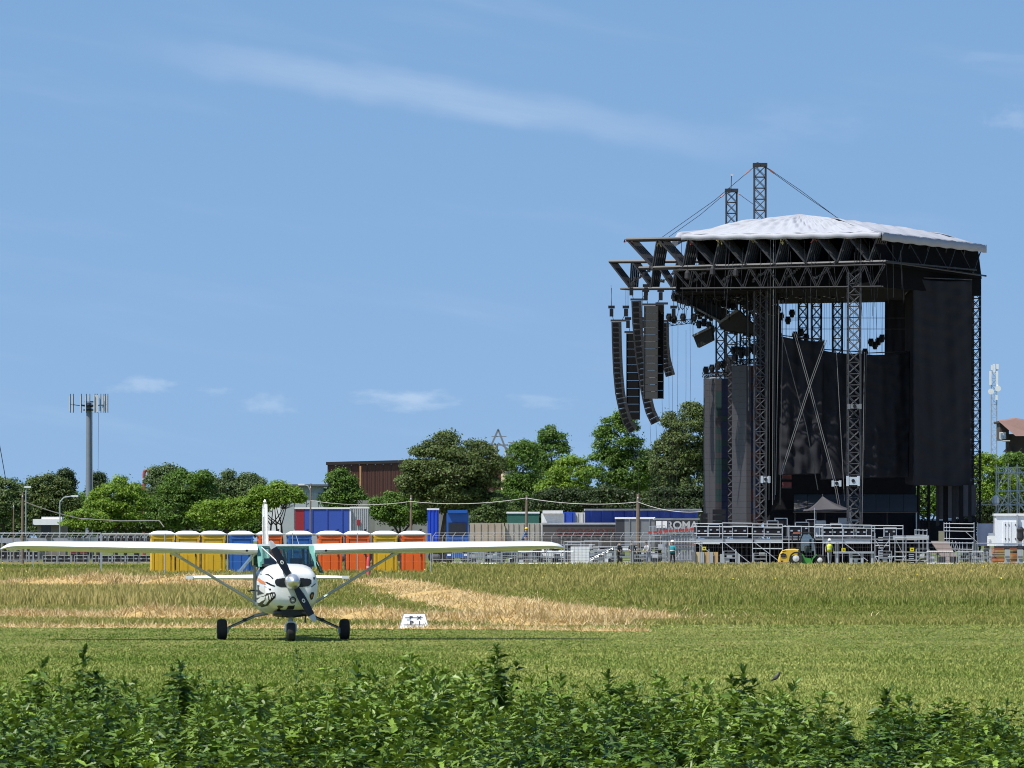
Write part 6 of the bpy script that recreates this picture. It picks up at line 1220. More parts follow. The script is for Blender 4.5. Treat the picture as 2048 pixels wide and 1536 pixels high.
for i, (px, w, h, dd) in enumerate(((1404, .8, .85, 470), (1455, .7, .8, 469), (1480, 1.1, .9, 470), (1518, 1.0, .8, 470), (1546, 1.3, .75, 469), (1654, .75, .72, 469), (1675, .75, .72, 469), (1697, .75, .72, 469), (1722, .75, .72, 469), (1650, .8, .9, 473), (1672, .8, 1.1, 473), (1590, .9, .9, 474))): flight_case(px, dd, w, h, .7, lbl[i], z=1.98, group='road cases on the platform')
for i, (px, y) in enumerate(((1408, 1026), (1438, 1018))):
    t = thing('case_stack', '%s tall stack of black ribbed cases before the video walls' % ('outer' if i == 0 else 'inner'), 'cases', G(px, 474)); a = P(px - (7 if i == 0 else 13), 1077, 474); w = (14 if i == 0 else 26) * 474 / F
    for j in range(5): q = MB(); h = (P(0, y, 474).z - a.z) / 5; q.box((a.x + w / 2, 474, a.z + h * (j + .5)), (w, .6, h * .86)); q.build('case', M_CASE, t)
lb2 = ['dark case at the tent edge towards the inner video wall', 'dark case behind the tent edge', 'tall dark rack behind the loader', 'dark rack left of the tent', 'pale fronted rack under the tent peak', 'pale fronted rack beside the tent leg', 'dark rack below the grey lattice tower', 'dark case behind the latched cases', 'tall dark rack at the outer video wall foot', 'dark case by the ladder']
for i, (px, w, h, dd) in enumerate(((1545, .8, 1.3, 479), (1562, .9, 1.5, 480), (1604, 1.0, 1.2, 479), (1622, .7, 1.4, 480), (1640, .8, 1.3, 479), (1690, .9, 1.5, 479), (1712, .7, 1.3, 478), (1738, .8, .9, 472), (1428, .8, 1.0, 472), (1780, .9, .8, 472))): flight_case(px, dd, w, h, .7, lb2[i], z=1.98, group='road cases on the platform', m=M_PANEL if i in (4, 5) else None)
def tent():
    D = 476.; pk = P(1645, 992, D + 1.3); r = thing('pop_up_tent', 'black pop up tent on the platform before the drapes', 'tent', P(1655, 1078, D)); m = mat('tent_black', (.050, .046, .052), .75, var=.12); e = [P(1606, 1022, D), P(1703, 1020, D), P(1708, 1017, D + 2.8), P(1612, 1019, D + 2.8)]
    def sh(a, b, seed):
        vs = []; n, k = 12, 8
        for j in range(k + 1):
            v = j / k
            for i in range(n + 1):
                u = i / n; p = a.lerp(b, u).lerp(pk, v); p = p + Vector((0, 0, -.55 * v * (1 - v) * 1.3 - .16 * math.sin(math.pi * u) * (1 - v) * (1 if v else -.6))); vs.append(p)
        return vs, [(j * (n + 1) + i, j * (n + 1) + i + 1, (j + 1) * (n + 1) + i + 1, (j + 1) * (n + 1) + i) for j in range(k) for i in range(n)]
    q = MB()
    for i in range(4): q.add(*sh(e[i], e[(i + 1) % 4], i))
    o = q.build('canopy', m, r, smooth=30); o.modifiers.new('thickness', 'SOLIDIFY').thickness = .02
    for p, x in zip(e, (1629, 1700, 1702, 1632)): l = MB(); b = P(x, 1078, p.y); b.z = 1.96; l.bar(b, Vector((b.x, b.y, p.z + .25)), .035, n=4); l.build('leg', M_TUBE, r)
    l = MB(); l.bar(pk, pk + Vector((0, 0, .15)), .04); l.build('finial', m, r)
tent()

# ---------------------------------------------------------------- yard in front of the stage
def vehicle():
    D = 461.; k = D / F; r = thing('yard_tractor', 'yellow and green rough terrain loader parked below the platform', 'loader', G(1598, D)); Y = mat('loader_yellow', (.62, .40, .035), .4, var=.08, stain=((.42, .22, .10), 2, .35)); Gn = mat('loader_green', (.05, .26, .035), .45, var=.1)
    def fr(L, y0, d, m, nm, par=None, sm=False): q = MB(); q.prism([P(a, b, D + y0) for a, b in L], (0, d, 0)); return q.build(nm, m, par or r)
    hood = MB(); pr = [(1556, 1128), (1556, 1118), (1559, 1108), (1564, 1101), (1573, 1098), (1590, 1097.5), (1598, 1099), (1600, 1106), (1597, 1109), (1590, 1109), (1584, 1112), (1579, 1118), (1576, 1127), (1574, 1129)]
    def inset(L, s_): cx, cy = 1577, 1114; return [(cx + (a - cx) * s_, cy + (b - cy) * s_) for a, b in L]
    hood.loft([[P(a, b, D - .02) for a, b in inset(pr, .86)], [P(a, b, D + .12) for a, b in inset(pr, .98)], [P(a, b, D + .3) for a, b in pr], [P(a, b, D + 1.6) for a, b in pr], [P(a, b, D + 1.8) for a, b in inset(pr, .9)]]); hood.build('bonnet', Y, r, smooth=35)
    fr([(1560.5, 1108), (1566, 1106), (1572, 1108), (1573, 1112), (1569, 1114.5), (1562, 1114)], -.06, .12, M_BLACKP, 'grille'); fr([(1564, 1102), (1572, 1100.5), (1573, 1102), (1566, 1103.5)], -.03, .1, M_BLACKP, 'vent_slot'); fr([(1561, 1121.5), (1565, 1121), (1567, 1124), (1563, 1125)], -.06, .1, M_BLACKP, 'tow_eye'); fr([(1556, 1124), (1575, 1124), (1574, 1130), (1557, 1130)], -.1, 1.8, mat('loader_tan', (.45, .27, .13), .6), 'counterweight')
    fr([(1599, 1106), (1606, 1108), (1610, 1115), (1622, 1117), (1624, 1128), (1606, 1130), (1600, 1128)], .3, 1.2, Gn, 'chassis')
    fn = MB(); arc = [(1622 + 14 - 14 * math.cos(t), 1128 - 20 * math.sin(t)) for t in np.linspace(0, 1.35, 8)]; fn.loft([[P(a, b, D + .05), P(a, b, D + .5), P(a + 2, b + 1.5, D + .5), P(a + 2, b + 1.5, D + .05)] for a, b in arc]); fn.build('mudguard', Gn, r)
    for px, rr, dd in ((1592, .52, .15), (1640, .40, .3)):
        c = G(px, D); t = MB(); t.lathe((c.x, D + dd, rr), [(rr * .5, -.16), (rr * .92, -.18), (rr, -.12), (rr, .12), (rr * .92, .18), (rr * .5, .16)], 20, 'Y'); w = t.build('wheel', M_RUBBER, r, smooth=40); h = MB(); h.lathe((c.x, D + dd - .15, rr), [(.05, -.06), (rr * .45, -.03), (rr * .5, .03)], 14, 'Y'); h.build('rim', mat('rim_pale', (.6, .6, .58), .6), w)
    cab = [(1600, 1106), (1601, 1078), (1606, 1066), (1622, 1066), (1630, 1080), (1632, 1106)]
    for i in range(len(cab) - 1):
        for y in (.35, 1.4): q = MB(); q.bar(P(*cab[i], D + y), P(*cab[i + 1], D + y), .05, n=5); q.build('cab_bar', M_BLACKP, r)
    q = MB(); q.box(P(1614, 1066, D + .9), (1.0, 1.3, .07)); q.build('cab_roof', M_BLACKP, r); fr([(1602, 1102), (1602, 1080), (1607, 1069), (1620, 1069), (1628, 1082), (1629, 1102)], .9, .04, glass('cab_glass', (.5, .55, .55), .3), 'cab_glass'); q = MB(); q.box(P(1616, 1098, D + .9), (.5, .5, .5)); q.box(P(1621, 1088, D + .9), (.14, .5, .7)); q.build('seat', M_SEAT, r)
    for x in (1584, 1596): q = MB(); q.bar(P(x, 1098, D + 1.2), P(x + 1, 1066, D + 1.2), .07, n=4); q.build('mast_rail', M_DARKS, r)
    q = MB(); q.box(P(1594, 1066, D + 1.0), (.55, .3, .08)); q.build('beacon_bar', mat('sling_orange', (.5, .16, .10), .7), r)
vehicle()

def person(px, D, label, top, legs, helmet=None, vest=None, face=0.0, arms=((-.30, -.05, .95), (.30, -.05, .95)), h=1.75, z=0.0, stride=.14, skin=(.42, .26, .18), lean=0.0):
    """one continuous body grown from a skeleton; clothes follow the body"""
    k = h / 1.75; g = G(px, D) + Vector((0, 0, z)); r = thing('person', label, 'person', g, face, group='workers in the yard')
    J = [(0, 0, .95, .15, .11), (0, -lean * .4, 1.12, .15, .105), (0, -lean * .8, 1.34, .185, .115), (0, -lean, 1.46, .10, .08), (0, -lean * 1.05, 1.53, .058, .058), (0, -lean * 1.15, 1.60, .085, .095), (0, -lean * 1.2, 1.70, .082, .095)]
    E = [(0, 1), (1, 2), (2, 3), (3, 4), (4, 5), (5, 6)]
    for s_, hand in ((-1, arms[0]), (1, arms[1])):
        b = len(J); sh = Vector((s_ * .19, -lean * .9, 1.41)); hd = Vector(hand); el = sh.lerp(hd, .5) + Vector((s_ * .05, .06, -.05)); J += [(*sh, .06, .06), (*el, .045, .045), (*hd, .035, .035), (*(hd + (hd - el).normalized() * .10), .032, .022)]; E += [(2, b), (b, b + 1), (b + 1, b + 2), (b + 2, b + 3)]
        b = len(J); st = s_ * stride; J += [(s_ * .10, 0, .86, .095, .095), (s_ * .11, st * .5 - .02, .48, .062, .065), (s_ * .11, st, .09, .045, .05), (s_ * .12, st - .14, .04, .045, .035)]; E += [(0, b), (b, b + 1), (b + 1, b + 2), (b + 2, b + 3)]
    me = bpy.data.meshes.new('body'); me.from_pydata([(x * k, y * k, zz * k) for x, y, zz, *_ in J], E, []); o = bpy.data.objects.new('body', me); C.objects.link(o); md = o.modifiers.new('s', 'SKIN'); md.use_smooth_shade = True
    sv = me.skin_vertices[0].data
    for i, j in enumerate(J): sv[i].radius = (j[3] * k, j[4] * k)
    sv[0].use_root = True; o.modifiers.new('ss', 'SUBSURF').levels = 1
    dg = bpy.context.evaluated_depsgraph_get(); m2 = bpy.data.meshes.new_from_object(o.evaluated_get(dg)); bpy.data.objects.remove(o); m2.name = 'body'
    sk = mat('skin_%d' % int(skin[0] * 100), skin, .6); m2.materials.clear()
    for m in (legs, top, sk, mat('boots', (.03, .025, .02), .7)): m2.materials.append(m)
    hz = [J[7 + 2], J[7 + 8 + 2]]
    for p in m2.polygons:
        c = p.center / k; nearhand = any((c - Vector(j[:3])).length < .14 for j in (J[9], J[17])); p.material_index = 3 if c.z < .10 else (2 if (c.z > 1.49 or nearhand) else (1 if c.z > .97 or abs(c.x) > .22 else 0))
    m2.polygons.foreach_set('use_smooth', [True] * len(m2.polygons)); b = bpy.data.objects.new('body', m2); C.objects.link(b); b.parent = r
    hd = Vector((0, -lean * 1.2, 1.70)) * k
    if helmet: q = MB(); q.lathe(hd + Vector((0, 0, .03)), [(.135, -.01), (.125, .02), (.115, .07), (.08, .115), (.02, .13)], 14); q.box(hd + Vector((0, -.13, .025)), (.16, .09, .015)); q.build('helmet', helmet, r, local=True, smooth=40)
    else: q = MB(); q.lathe(hd, [(.10, -.02), (.108, .03), (.095, .08), (.05, .115), (.01, .12)], 12); q.build('hair', mat('hair_dark', (.03, .02, .015), .8), r, local=True, smooth=True)
    q = MB(); q.lathe(hd + Vector((0, -.105, -.05)), [(.018, -.03), (.008, .03)], 6); q.build('nose', sk, r, local=True, smooth=True)
    if vest: q = MB(); q.loft([[Vector((a * 1.16 * math.cos(t), -lean * l - 0 + b_ * 1.22 * math.sin(t), zz)) * k for t in np.linspace(0, 6.283, 14, endpoint=False)] for zz, a, b_, l in ((.90, .175, .135, 0), (1.12, .165, .125, .4), (1.32, .20, .135, .8), (1.44, .13, .105, 1))], cap=False); v = q.build('vest', vest, r, local=True, smooth=True); v.modifiers.new('t', 'SOLIDIFY').thickness = .012; q = MB(); q.loft([[Vector((.172 * 1.18 * math.cos(t), b2 - lean * .4, zz)) * k if False else Vector((.166 * 1.22 * math.cos(t), -lean * .45 + .127 * 1.28 * math.sin(t), zz)) * k for t in np.linspace(0, 6.283, 14, endpoint=False)] for zz in (1.08, 1.13)], cap=False); q.build('reflective_band', MT['white'], v, local=True)
cm = lambda n, c: mat('cloth_' + n, c, .85, var=.12, scale=6)
HV = mat('vest_yellow', (.62, .66, .02), .6); HW = mat('helmet_white', (.75, .75, .73), .35)
person(1659, 457, 'worker in a yellow vest and white helmet beside the loader', cm('grey', (.2, .2, .2)), cm('jeans_pale', (.32, .33, .35)), HW, HV, .3, z=.10)
person(1345, 456, 'worker in a teal shirt and white helmet reaching to the pipe rack', cm('teal', (.02, .22, .26)), cm('black', (.02, .02, .022)), HW, cm('teal', (0, 0, 0)), 2.6, arms=((-.32, -.05, .98), (.36, -.30, 1.72)))
person(1236, 455, 'worker in dark clothes standing by the handrail', cm('navy', (.03, .035, .045)), cm('black', (0, 0, 0)), None, None, 1.0, arms=((-.25, -.22, 1.05), (.25, -.25, 1.05)), lean=.12)
person(1298, 458, 'worker in a pale grey shirt bending over a cart', cm('palegrey', (.42, .42, .44)), cm('jeans', (.10, .12, .17)), None, None, -.9, arms=((-.2, -.45, 1.0), (.2, -.45, 1.0)), lean=.22)
person(1264, 459, 'worker in a black shirt with bare arms beside the bark covered pole', cm('black', (0, 0, 0)), cm('brown', (.10, .075, .06)), None, None, .4, arms=((-.28, -.28, 1.1), (.3, -.1, .95)))
t = thing('work_platform', 'low dark step the yellow helmeted worker stands on', 'step', G(1043, 484)); box_px(1036, 1052, 1104, 1106, 484, .8, M_DARKS, 'top', t)
for x in (1037, 1050): box_px(x, x + 1.5, 1106, 1129, 484, .8, M_DARKS, 'leg', t)
person(1044, 484.3, 'worker in blue with a yellow helmet behind the wing tip', cm('blue', (.03, .10, .30)), cm('black', (0, 0, 0)), mat('helmet_yellow', (.62, .42, .03), .35), None, 1.2, arms=((-.3, -.35, 1.0), (.1, -.45, 1.0)), lean=.3, z=.97)

# carts, pallets, racks
def cart(px, D, w, h, label, m=None, tilt=0, seed=0, name='steel_cart'):
    rr = random.Random(seed); r = thing(name, label, 'cart', G(px, D), group='steel carts and frames in the yard'); B = dict(parent=r, local=True)
    for x in (-w / 2, w / 2):
        for y in (-.4, .4): q = MB(); q.bar((x, y, .12), (x, y, h), .028, n=4); q.build('upright', M_TUBE, **B)
    for zz in (.16, h * .55, h):
        for y in (-.4, .4): q = MB(); q.bar((-w / 2, y, zz), (w / 2, y, zz), .026, n=4); q.build('rail', M_TUBE, **B)
    for i in range(3): q = MB(); q.box((0, 0, .2 + i * h * .3), (w * .94, .72, .05)); q.build('shelf', m or M_CASEM, **B)
    for i in range(3): q = MB(); q.box((rr.uniform(-w * .3, w * .3), -.1, .36 + i * h * .28), (w * rr.uniform(.2, .45), .5, h * .2)); q.build('load', rr.choice((M_CASE, M_DARKS, M_PANEL, MT['silver'])), **B)
    for x in (-w * .42, w * .42): q = MB(); q.lathe((x, -.38, .08), [(.08, -.025), (.08, .025)], 10, 'Y'); q.build('castor', M_RUBBER, **B)
cl = ['steel cart at the end of the yard towards the toilets', 'steel cart second from the toilets', 'steel cart behind the wing tip', 'steel cart below the wing tip end', 'grey covered cart before the white pallet', 'steel cart just left of the white pallet', 'steel frame right of the white pallet', 'steel frame behind the dark clothed worker', 'steel cart between the bark covered pole and the bent worker', 'grey table cart beside the bent worker']
for i, (px, w, h) in enumerate(((952, 1.1, 1.2), (985, 1.3, 1.1), (1018, 1.0, 1.35), (1046, .9, 1.2), (1076, 1.3, 1.2), (1108, 1.1, 1.25), (1196, 1.0, 1.1), (1222, .9, 1.2), (1280, 1.1, 1.0), (1316, 1.1, 1.15))): cart(px, 462 - (i % 3), w, h, cl[i], MT['grey'] if i in (4, 9) else None, seed=i)
ordn = 'first second third fourth fifth sixth seventh eighth ninth tenth eleventh twelfth'.split()
for i in range(12): cart(948 + i * 33 + (i * 7 % 5), 471, 1.0 + .1 * (i % 3), 1.35 + .15 * (i % 4), '%s in the back row of loaded steel carts counted from the toilets' % ordn[i], seed=40 + i)
for i, (px, lab) in enumerate(((1868, 'low cart at the foot of the ramp'), (1962, 'loaded cart before the pale tarpaulin'), (1975, 'loaded cart beside the thin grey board'), (1712, 'cart behind the steel table'), (1770, 'cart below the ladder'), (1845, 'cart under the scaffold gate'), (1520, 'cart under the platform braces'), (1460, 'cart in the shade under the platform'))): cart(px, 463 + (i % 3), .9, .9 + .15 * (i % 3), lab, seed=60 + i)
def barrier(px, D, label, seed):
    rr = random.Random(seed); r = thing('crowd_barrier', label, 'barrier', G(px, D), rr.uniform(-.5, .5), group='crowd barriers in the yard'); B = dict(parent=r, local=True); w = 1.9; z1 = 1.05
    for a, b in (((-w / 2, 0, .2), (w / 2, 0, .2)), ((-w / 2, 0, z1), (w / 2, 0, z1)), ((-w / 2, 0, .05), (-w / 2, 0, z1)), ((w / 2, 0, .05), (w / 2, 0, z1))): q = MB(); q.bar(a, b, .024, n=5); q.build('frame_tube', M_TUBE, **B)
    for i in range(13): x = -w / 2 + w * (i + 1) / 14; q = MB(); q.bar((x, 0, .2), (x, 0, z1), .010, n=4); q.build('bar', M_TUBE, **B)
    for x in (-w * .35, w * .35): q = MB(); q.box((x, 0, .03), (.05, .6, .05)); q.build('foot', M_TUBE, **B)
for i, (px, lab) in enumerate(((935, 'crowd barrier beside the last orange toilet'), (968, 'crowd barrier before the first steel carts'), (1005, 'crowd barrier under the wing half'), (1062, 'crowd barrier under the wing tip'), (1120, 'crowd barrier at the fence post by the white pallet'), (1205, 'crowd barrier before the slanted handrail'), (1290, 'crowd barrier before the bent worker'), (1940, 'crowd barrier before the blue trolley'), (1880, 'crowd barrier across the ramp foot'))): barrier(px, 452 + (i % 3), lab, i)
def handrail():
    r = thing('handrail', 'steel handrail and slanted tubes between the pallet and the workers', 'rail', G(1220, 464))
    def t(a, b, rr=.03): q = MB(); q.bar(P(*a, 464), P(*b, 464), rr, n=5); q.build('tube', M_TUBE, r)
    for a, b in (((1186, 1094), (1275, 1094)), ((1186, 1100), (1275, 1100)), ((1181, 1118), (1226, 1096)), ((1181, 1121), (1226, 1099)), ((1190, 1129), (1270, 1129)), ((1190, 1101), (1190, 1131)), ((1230, 1094), (1230, 1131)), ((1270, 1094), (1270, 1131)), ((1130, 1090), (1190, 1090)), ((1330, 1110), (1346, 1130)), ((1344, 1128), (1362, 1104)), ((1350, 1130), (1358, 1108))): t(a, b)
handrail()
def white_pallet():
    D = 458.; r = thing('wrapped_pallet', 'white wrapped pallet of stacked boxes', 'pallet', G(1160, D)); m = mat('wrapped_white', (.74, .75, .76), .45, var=.10, scale=3)
    for i in range(5):
        for j in range(6): a = P(1141.5 + i * 7.6, 1127 - j * 5.7, D); q = MB(); q.box((a.x + .13, D + .4, a.z + .10), (.255, .9, .185)); q.build('box', m, r)
    q = MB(); a = P(1160, 1130, D); q.box((a.x, D + .4, .07), (1.4, .95, .12)); q.build('pallet_base', mat('pallet_wood', (.42, .33, .20), .9), r)
white_pallet()
def pipe_rack():
    D = 463.; r = thing('pipe_rack', 'rack of upright steel pipes before the white lettered trailer', 'pipe rack', G(1350, D)); rr = random.Random(2); red = mat('pipe_red', (.42, .05, .04), .5)
    for i in range(15): x = 1299 + i * 2.9; q = MB(); q.bar(P(x, 1072, D + 1), P(x, 1053, D + 1), .028, n=4); q.build('pipe', M_TUBE, r)
    for i in range(22): x = 1325 + i * 2.95; y0 = 1056 - .2 * i; q = MB(); q.bar(P(x + rr.uniform(-.5, .5), 1130, D), P(x, y0 + rr.uniform(-1, 2), D), .034, n=5); q.build('pipe', M_TUBE, r)
    for y, x0, x1 in ((1072, 1298, 1342), (1068, 1326, 1390), (1053, 1298, 1330), (1084, 1326, 1390), (1092, 1335, 1392)): q = MB(); q.bar(P(x0, y, D - .1), P(x1, y - 2, D - .1), .035, n=4); q.build('rail', M_TUBE if y < 1090 else mat('rail_orange', (.5, .14, .06), .6), r)
    for i in range(9): x = 1300 + i * 10.5; q = MB(); q.box(P(x, 1065 - i * .8, D - .12), (.25, .05, .18)); q.build('clamp', red, r)
    for x in (1299, 1340, 1390): q = MB(); q.bar(G(x, D + 1), P(x, 1072, D + 1), .04, n=4); q.build('leg', M_TUBE, r)
    for i in range(5): q = MB(); c = P(1345 + i * 10, 1125, D - .4); q.box(c, (.3, .4, .35)); q.build('ballast', MT['grey'], r)
pipe_rack()
def plywood():
    D = 456.; r = thing('plywood_stack', 'upright plywood and grey boards leaning at the platform corner', 'boards', G(1415, D)); W_ = mat('plywood', (.55, .42, .24), .8, var=.15, scale=2); O_ = mat('plywood_orange', (.50, .32, .15), .8, var=.15)
    for i, (x0, x1, m) in enumerate(((1384, 1391, MT['grey']), (1392, 1399, W_), (1400, 1408, mat('board_grey', (.36, .38, .39), .7)), (1409, 1418, O_), (1419, 1426, mat('board_grey', (0, 0, 0))), (1427, 1436, O_), (1440, 1447, mat('board_grey', (0, 0, 0))), (1475, 1480, mat('board_grey', (0, 0, 0))))): box_px(x0, x1, 1104 if i < 6 else 1108, 1133, D + .1 * (i % 2), .12, m, 'board', r)
plywood()
for i, (px, y, D, lab) in enumerate(((1408, 1097, 447.5, 'small yellow sign on the fence by the plywood boards'), (1687, 1100, 447.5, 'small yellow sign on the fence below the platform corner'), (1824, 1099, 447.5, 'small yellow sign on the fence by the ladder'))):
    t = thing('warning_sign', lab, 'sign', P(px, y + 4, D), group='yellow signs on the fence'); box_px(px - 4, px + 4, y - 3.5, y + 3.5, D, .02, mat('sign_yellow', (.65, .55, .02), .5), 'plate', t); box_px(px - 1.5, px + 2, y - 1.2, y + .6, D - .01, .005, M_BLACKP, 'symbol', t)
def table_frames():
    D = 455.; r = thing('steel_table', 'steel table frame beside the yellow vested worker', 'table', G(1705, D))
    for x in (1672, 1700, 1722, 1742): box_px(x, x + 5, 1106, 1131, D, .4, mat('leg_grey', (.40, .42, .44), .5), 'leg', r)
    box_px(1668, 1748, 1103, 1107, D - .1, 1, M_CASEM, 'top', r)
table_frames()
def ramp():
    D = 458.; r = thing('loading_ramp', 'brown wooden loading ramp at the stage side', 'ramp', G(1880, D)); m = mat('ramp_wood', (.15, .115, .10), .85, var=.2, scale=1.5)
    for i in range(7): t0, t1 = i / 7, (i + .94) / 7; q = MB(); a0, a1 = P(1862, 1082, D + 6).lerp(P(1900, 1137, D), t0), P(1862, 1082, D + 6).lerp(P(1900, 1137, D), t1); b0, b1 = P(1895, 1082, D + 6).lerp(P(1926, 1137, D), t0), P(1895, 1082, D + 6).lerp(P(1926, 1137, D), t1); q.prism([a0, b0, b1, a1], (0, .03, -.08)); q.build('plank', m, r)
    box_px(1860, 1900, 1103, 1106, D - .1, .1, m, 'side_rail', r)
    for x in (1862, 1875, 1888, 1900): q = MB(); q.bar(G(x, D), P(x, 1104, D), .035, n=4); q.build('post', M_DARKS, r)
    for x in (1884, 1908): q = MB(); c = G(x, D - .3); q.box(c + Vector((0, 0, .35)), (.5, .5, .6)); q.build('support_block', M_DARKS, r)
    box_px(1878, 1888, 1062, 1083, D + 7, .4, mat('bin_olive', (.22, .21, .14), .8), 'drum', r)
ramp()
def side_scaffold(label, xs, ys, D, ybase=1131, br=()):
    r = thing('tube_scaffold', label, 'scaffold', G(xs[0], D), group='small scaffold frames by the stage')
    for i, x in enumerate(xs): q = MB(); q.bar(G(x, D), P(x, ys[0] - 2, D), .033, n=5); q.build('upright', M_TUBE, r)
    for y in ys: q = MB(); q.bar(P(xs[0], y, D - .05), P(xs[-1], y + .8, D - .05), .03, n=5); q.build('ledger', M_TUBE, r)
    for a, b in br: q = MB(); q.bar(P(*a, D - .1), P(*b, D - .1), .028, n=4); q.build('brace', M_TUBE, r)
side_scaffold('scaffold handrail frame behind the ramp', (1888, 1893, 1899, 1948), (1047, 1055, 1062, 1077), 478, br=(((1930, 1062), (1955, 1085)),)); side_scaffold('scaffold uprights between the ramp and the orange stacks', (1895, 1903, 1911, 1919, 1925, 1934, 1945), (1086, 1098), 466, br=(((1896, 1080), (1908, 1130)), ((1904, 1080), (1918, 1130)), ((1911, 1082), (1926, 1126)))); side_scaffold('scaffold gate left of the ramp', (1830, 1838, 1846, 1854), (1060, 1070), 474); side_scaffold('scaffold stair frame before the ladder', (1790, 1812, 1856), (1076, 1104, 1120), 462, br=(((1790, 1076), (1812, 1120)), ((1830, 1128), (1850, 1104))))
for i, (px, lab) in enumerate(((1930, 'blue barrel trolley next to the ramp'), (1950, 'blue and white crates behind the blue trolley'))): cart(px, 455, .9, .95, lab, mat('crate_blue', (.02, .07, .30), .5), seed=20 + i, name='crate_trolley')
def orange_stack(px0, px1, label, seed):
    D = 453.; r = thing('pallet_stack', label, 'stack', G((px0 + px1) / 2, D), group='orange stacks at the fence'); rr = random.Random(seed); mm = [mat('slab_%d' % i, c, .7, var=.2) for i, c in enumerate(((.52, .17, .04), (.36, .09, .03), (.45, .24, .10), (.10, .05, .03)))]
    for j in range(15): z = .06 + j * .083; q = MB(); a, b = P(px0, 0, D), P(px1, 0, D); q.box(((a.x + b.x) / 2 + rr.uniform(-.02, .02), D + .5, z), (b.x - a.x, 1.0 + rr.uniform(-.05, .05), .055)); q.build('slab', mm[rr.choice((0, 0, 1, 2, 3))], r)
orange_stack(1985, 2009, 'wide stack of orange slabs before the white cabin', 1); orange_stack(2021, 2034, 'narrow stack of orange slabs nearest the picture corner', 2)
for px0, px1, lab in ((2010, 2020, 'grey board standing between the orange stacks'), (2035, 2046, 'grey board standing beside the narrow orange stack'), (1978, 1983, 'thin grey board before the wide orange stack')): t = thing('grey_board', lab, 'board', G(px0, 452), group='grey boards by the orange stacks'); box_px(px0, px1, 1099, 1136, 452, .15, mat('board_grey', (0, 0, 0)), 'panel', t); box_px(px0 + .5, px1 - .5, 1113, 1115, 451.9, .05, M_BLACKP, 'strap', t)
def cabin():
    D = 478.; r = thing('site_cabin', 'white site cabin at the picture edge below the scaffold', 'cabin', G(2025, D)); m = mat('cabin_white', (.70, .72, .74), .5, var=.08, scale=1, stain=((.5, .5, .5), 1, .4)); box_px(1992, 2090, 1031, 1092, D, 2.6, m, 'wall', r); box_px(1990, 2092, 1027, 1031.5, D - .1, 2.8, MT['white'], 'roof', r)
    for i, x in enumerate((2006, 2012, 2018, 2024, 2029)): box_px(x, x + (5 if i < 4 else 6), 1043, 1086, D - .06, .06, m, 'door_leaf', r)
    for x in (2010, 2017, 2030):
        for y in (1048, 1076): box_px(x, x + 1.5, y, y + 3, D - .1, .05, M_DARKS, 'hinge', r)
    box_px(2033, 2036, 1029, 1095, D - .2, .2, M_GALV, 'downpipe', r); q = MB(); q.lathe(P(2041, 1068, D - .5), [(.1, -.55), (.28, -.3), (.24, .1), (.3, .35), (.1, .55)], 10); q.build('air_unit', M_DARKS, r); box_px(1992, 2090, 1092, 1100, D - .2, 2, M_DARKS, 'plinth', r)
cabin()
t = thing('tarpaulin_sheet', 'pale grey tarpaulin between the stage and the white cabin', 'tarpaulin', G(1970, 484)); box_px(1955, 1990, 1047, 1092, 484, .2, mat('tarp_lilac', (.38, .39, .46), .8, var=.1), 'sheet', t); box_px(1954, 1956, 1045, 1120, 483.8, .1, M_GALV, 'post', t); box_px(1989, 1990.5, 1045, 1120, 483.8, .1, M_GALV, 'post', t)
def site_van():
    D = 470.; r = thing('site_buggy', 'small white site vehicle partly behind the cabin', 'vehicle', G(1984, D)); box_px(1977, 1992, 1072, 1092, D, 1.3, MT['white'], 'body', r); box_px(1979, 1990, 1066, 1073, D + .1, 1.1, M_CASEM, 'screen_frame', r); box_px(1977, 1981, 1078, 1083, D - .05, .1, M_PANEL, 'headlight', r); wheels(1980, 1989, 2, D, r, .3)
site_van()
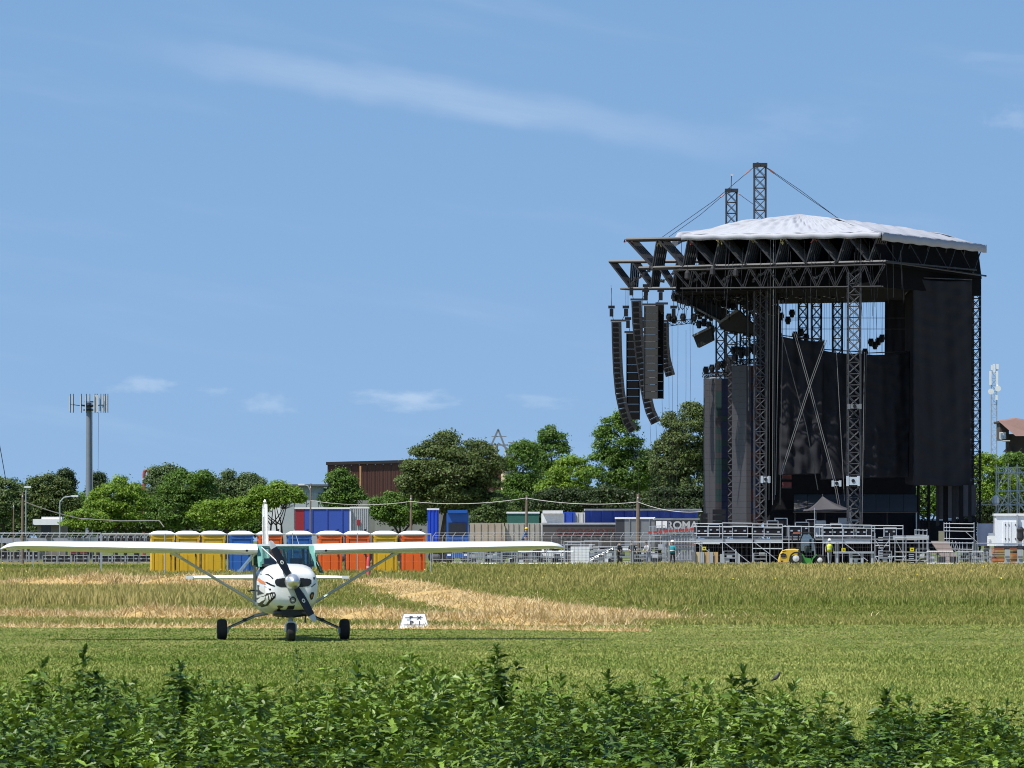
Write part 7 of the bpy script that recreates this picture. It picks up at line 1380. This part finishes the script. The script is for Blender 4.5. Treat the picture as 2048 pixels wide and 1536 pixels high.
def scaffold_tower():
    D = 500.; r = thing('scaffold_tower', 'pale tube scaffold tower above the white cabin', 'scaffold', G(2030, D)); m = mat('scaffold_pale', (.55, .57, .55), .4, metal=.4, var=.12)
    def t(a, b, rr=.045, nm='tube', d=0): q = MB(); q.bar(P(*a, D + d), P(*b, D + d), rr, n=5); q.build(nm, m, r)
    for x in (1992, 2016, 2034, 2058): t((x, 928), (x, 1082), .045, 'standard'); t((x + 4, 935), (x + 4, 1030), .035, 'standard', 2.5)
    for y in (935, 946, 982, 1010): t((1990, y), (2065, y), .045, 'ledger')
    for a, b in (((1992, 982), (2032, 936)), ((1996, 972), (2014, 936)), ((2020, 936), (2052, 985)), ((2040, 940), (2060, 975)), ((1994, 1027), (2016, 984)), ((2020, 984), (2050, 1024)), ((1992, 985), (2026, 1018)), ((2000, 1024), (2030, 998)), ((2036, 984), (2058, 1026))): t(a, b, .05, 'brace')
    q = MB(); q.lathe(P(1991, 1001, D - .3), [(.1, -.4), (.3, -.2), (.3, .2), (.1, .4)], 10); q.build('floodlight', MT['white'], r)
    box_px(1952, 1992, 1009, 1010.2, D, .05, m, 'ledger', r)
scaffold_tower()
def control_tower():
    D = 575.; r = thing('rusty_tower', 'rusty watch tower with a brown slanted roof at the picture edge', 'tower', G(2030, D)); rb = mat('rust_roof', (.20, .115, .095), .8, var=.15); dk = mat('rust_dark', (.055, .04, .035), .9, var=.3); co = mat('tower_concrete', (.34, .30, .26), .9, var=.2, stain=((.15, .08, .05), .8, .7))
    q = MB(); q.prism([P(1998, 843, D - 1.5), P(2030, 838, D - 1.5), P(2075, 846, D - 1.5), P(2075, 872, D - 2.4), P(2031, 872, D - 2.4)], (0, .3, .12)); q.build('roof', rb, r); q = MB(); q.prism([P(1997, 842, D - 1), P(2031, 837, D - 1), P(2072, 842, D - 1), P(2072, 846, D - 1), P(1998, 846, D - 1)], (0, 6, 0)); q.build('roof_edge', dk, r)
    box_px(2000, 2018, 846, 880, D, 4, dk, 'cabin_side', r); box_px(2018, 2080, 868, 906, D + .5, 4, dk, 'cabin_body', r); box_px(1999, 2012, 864, 878, D - .3, .1, MT['white'], 'window_frame', r); box_px(2001, 2006, 866, 877, D - .4, .05, glass('cab_glass', (.5, .55, .55), .3), 'pane', r); box_px(2007, 2011, 866, 877, D - .4, .05, glass('cab_glass', (.5, .55, .55), .3), 'pane', r)
    q = MB(); q.path([P(1999, 878, D - .5), P(2006, 882, D - .5), P(2020, 882, D - .5)], .05); q.build('balcony_rail', M_GALV, r); box_px(2020, 2036, 882, 900, D + 1, 2, co, 'neck', r); box_px(2028, 2070, 900, 1082, D + 1.5, 3, co, 'shaft', r); q = MB(); q.prism([P(2008, 904, D), P(2020, 892, D), P(2026, 904, D)], (0, 2, 0)); q.build('lean_to', dk, r)
control_tower()
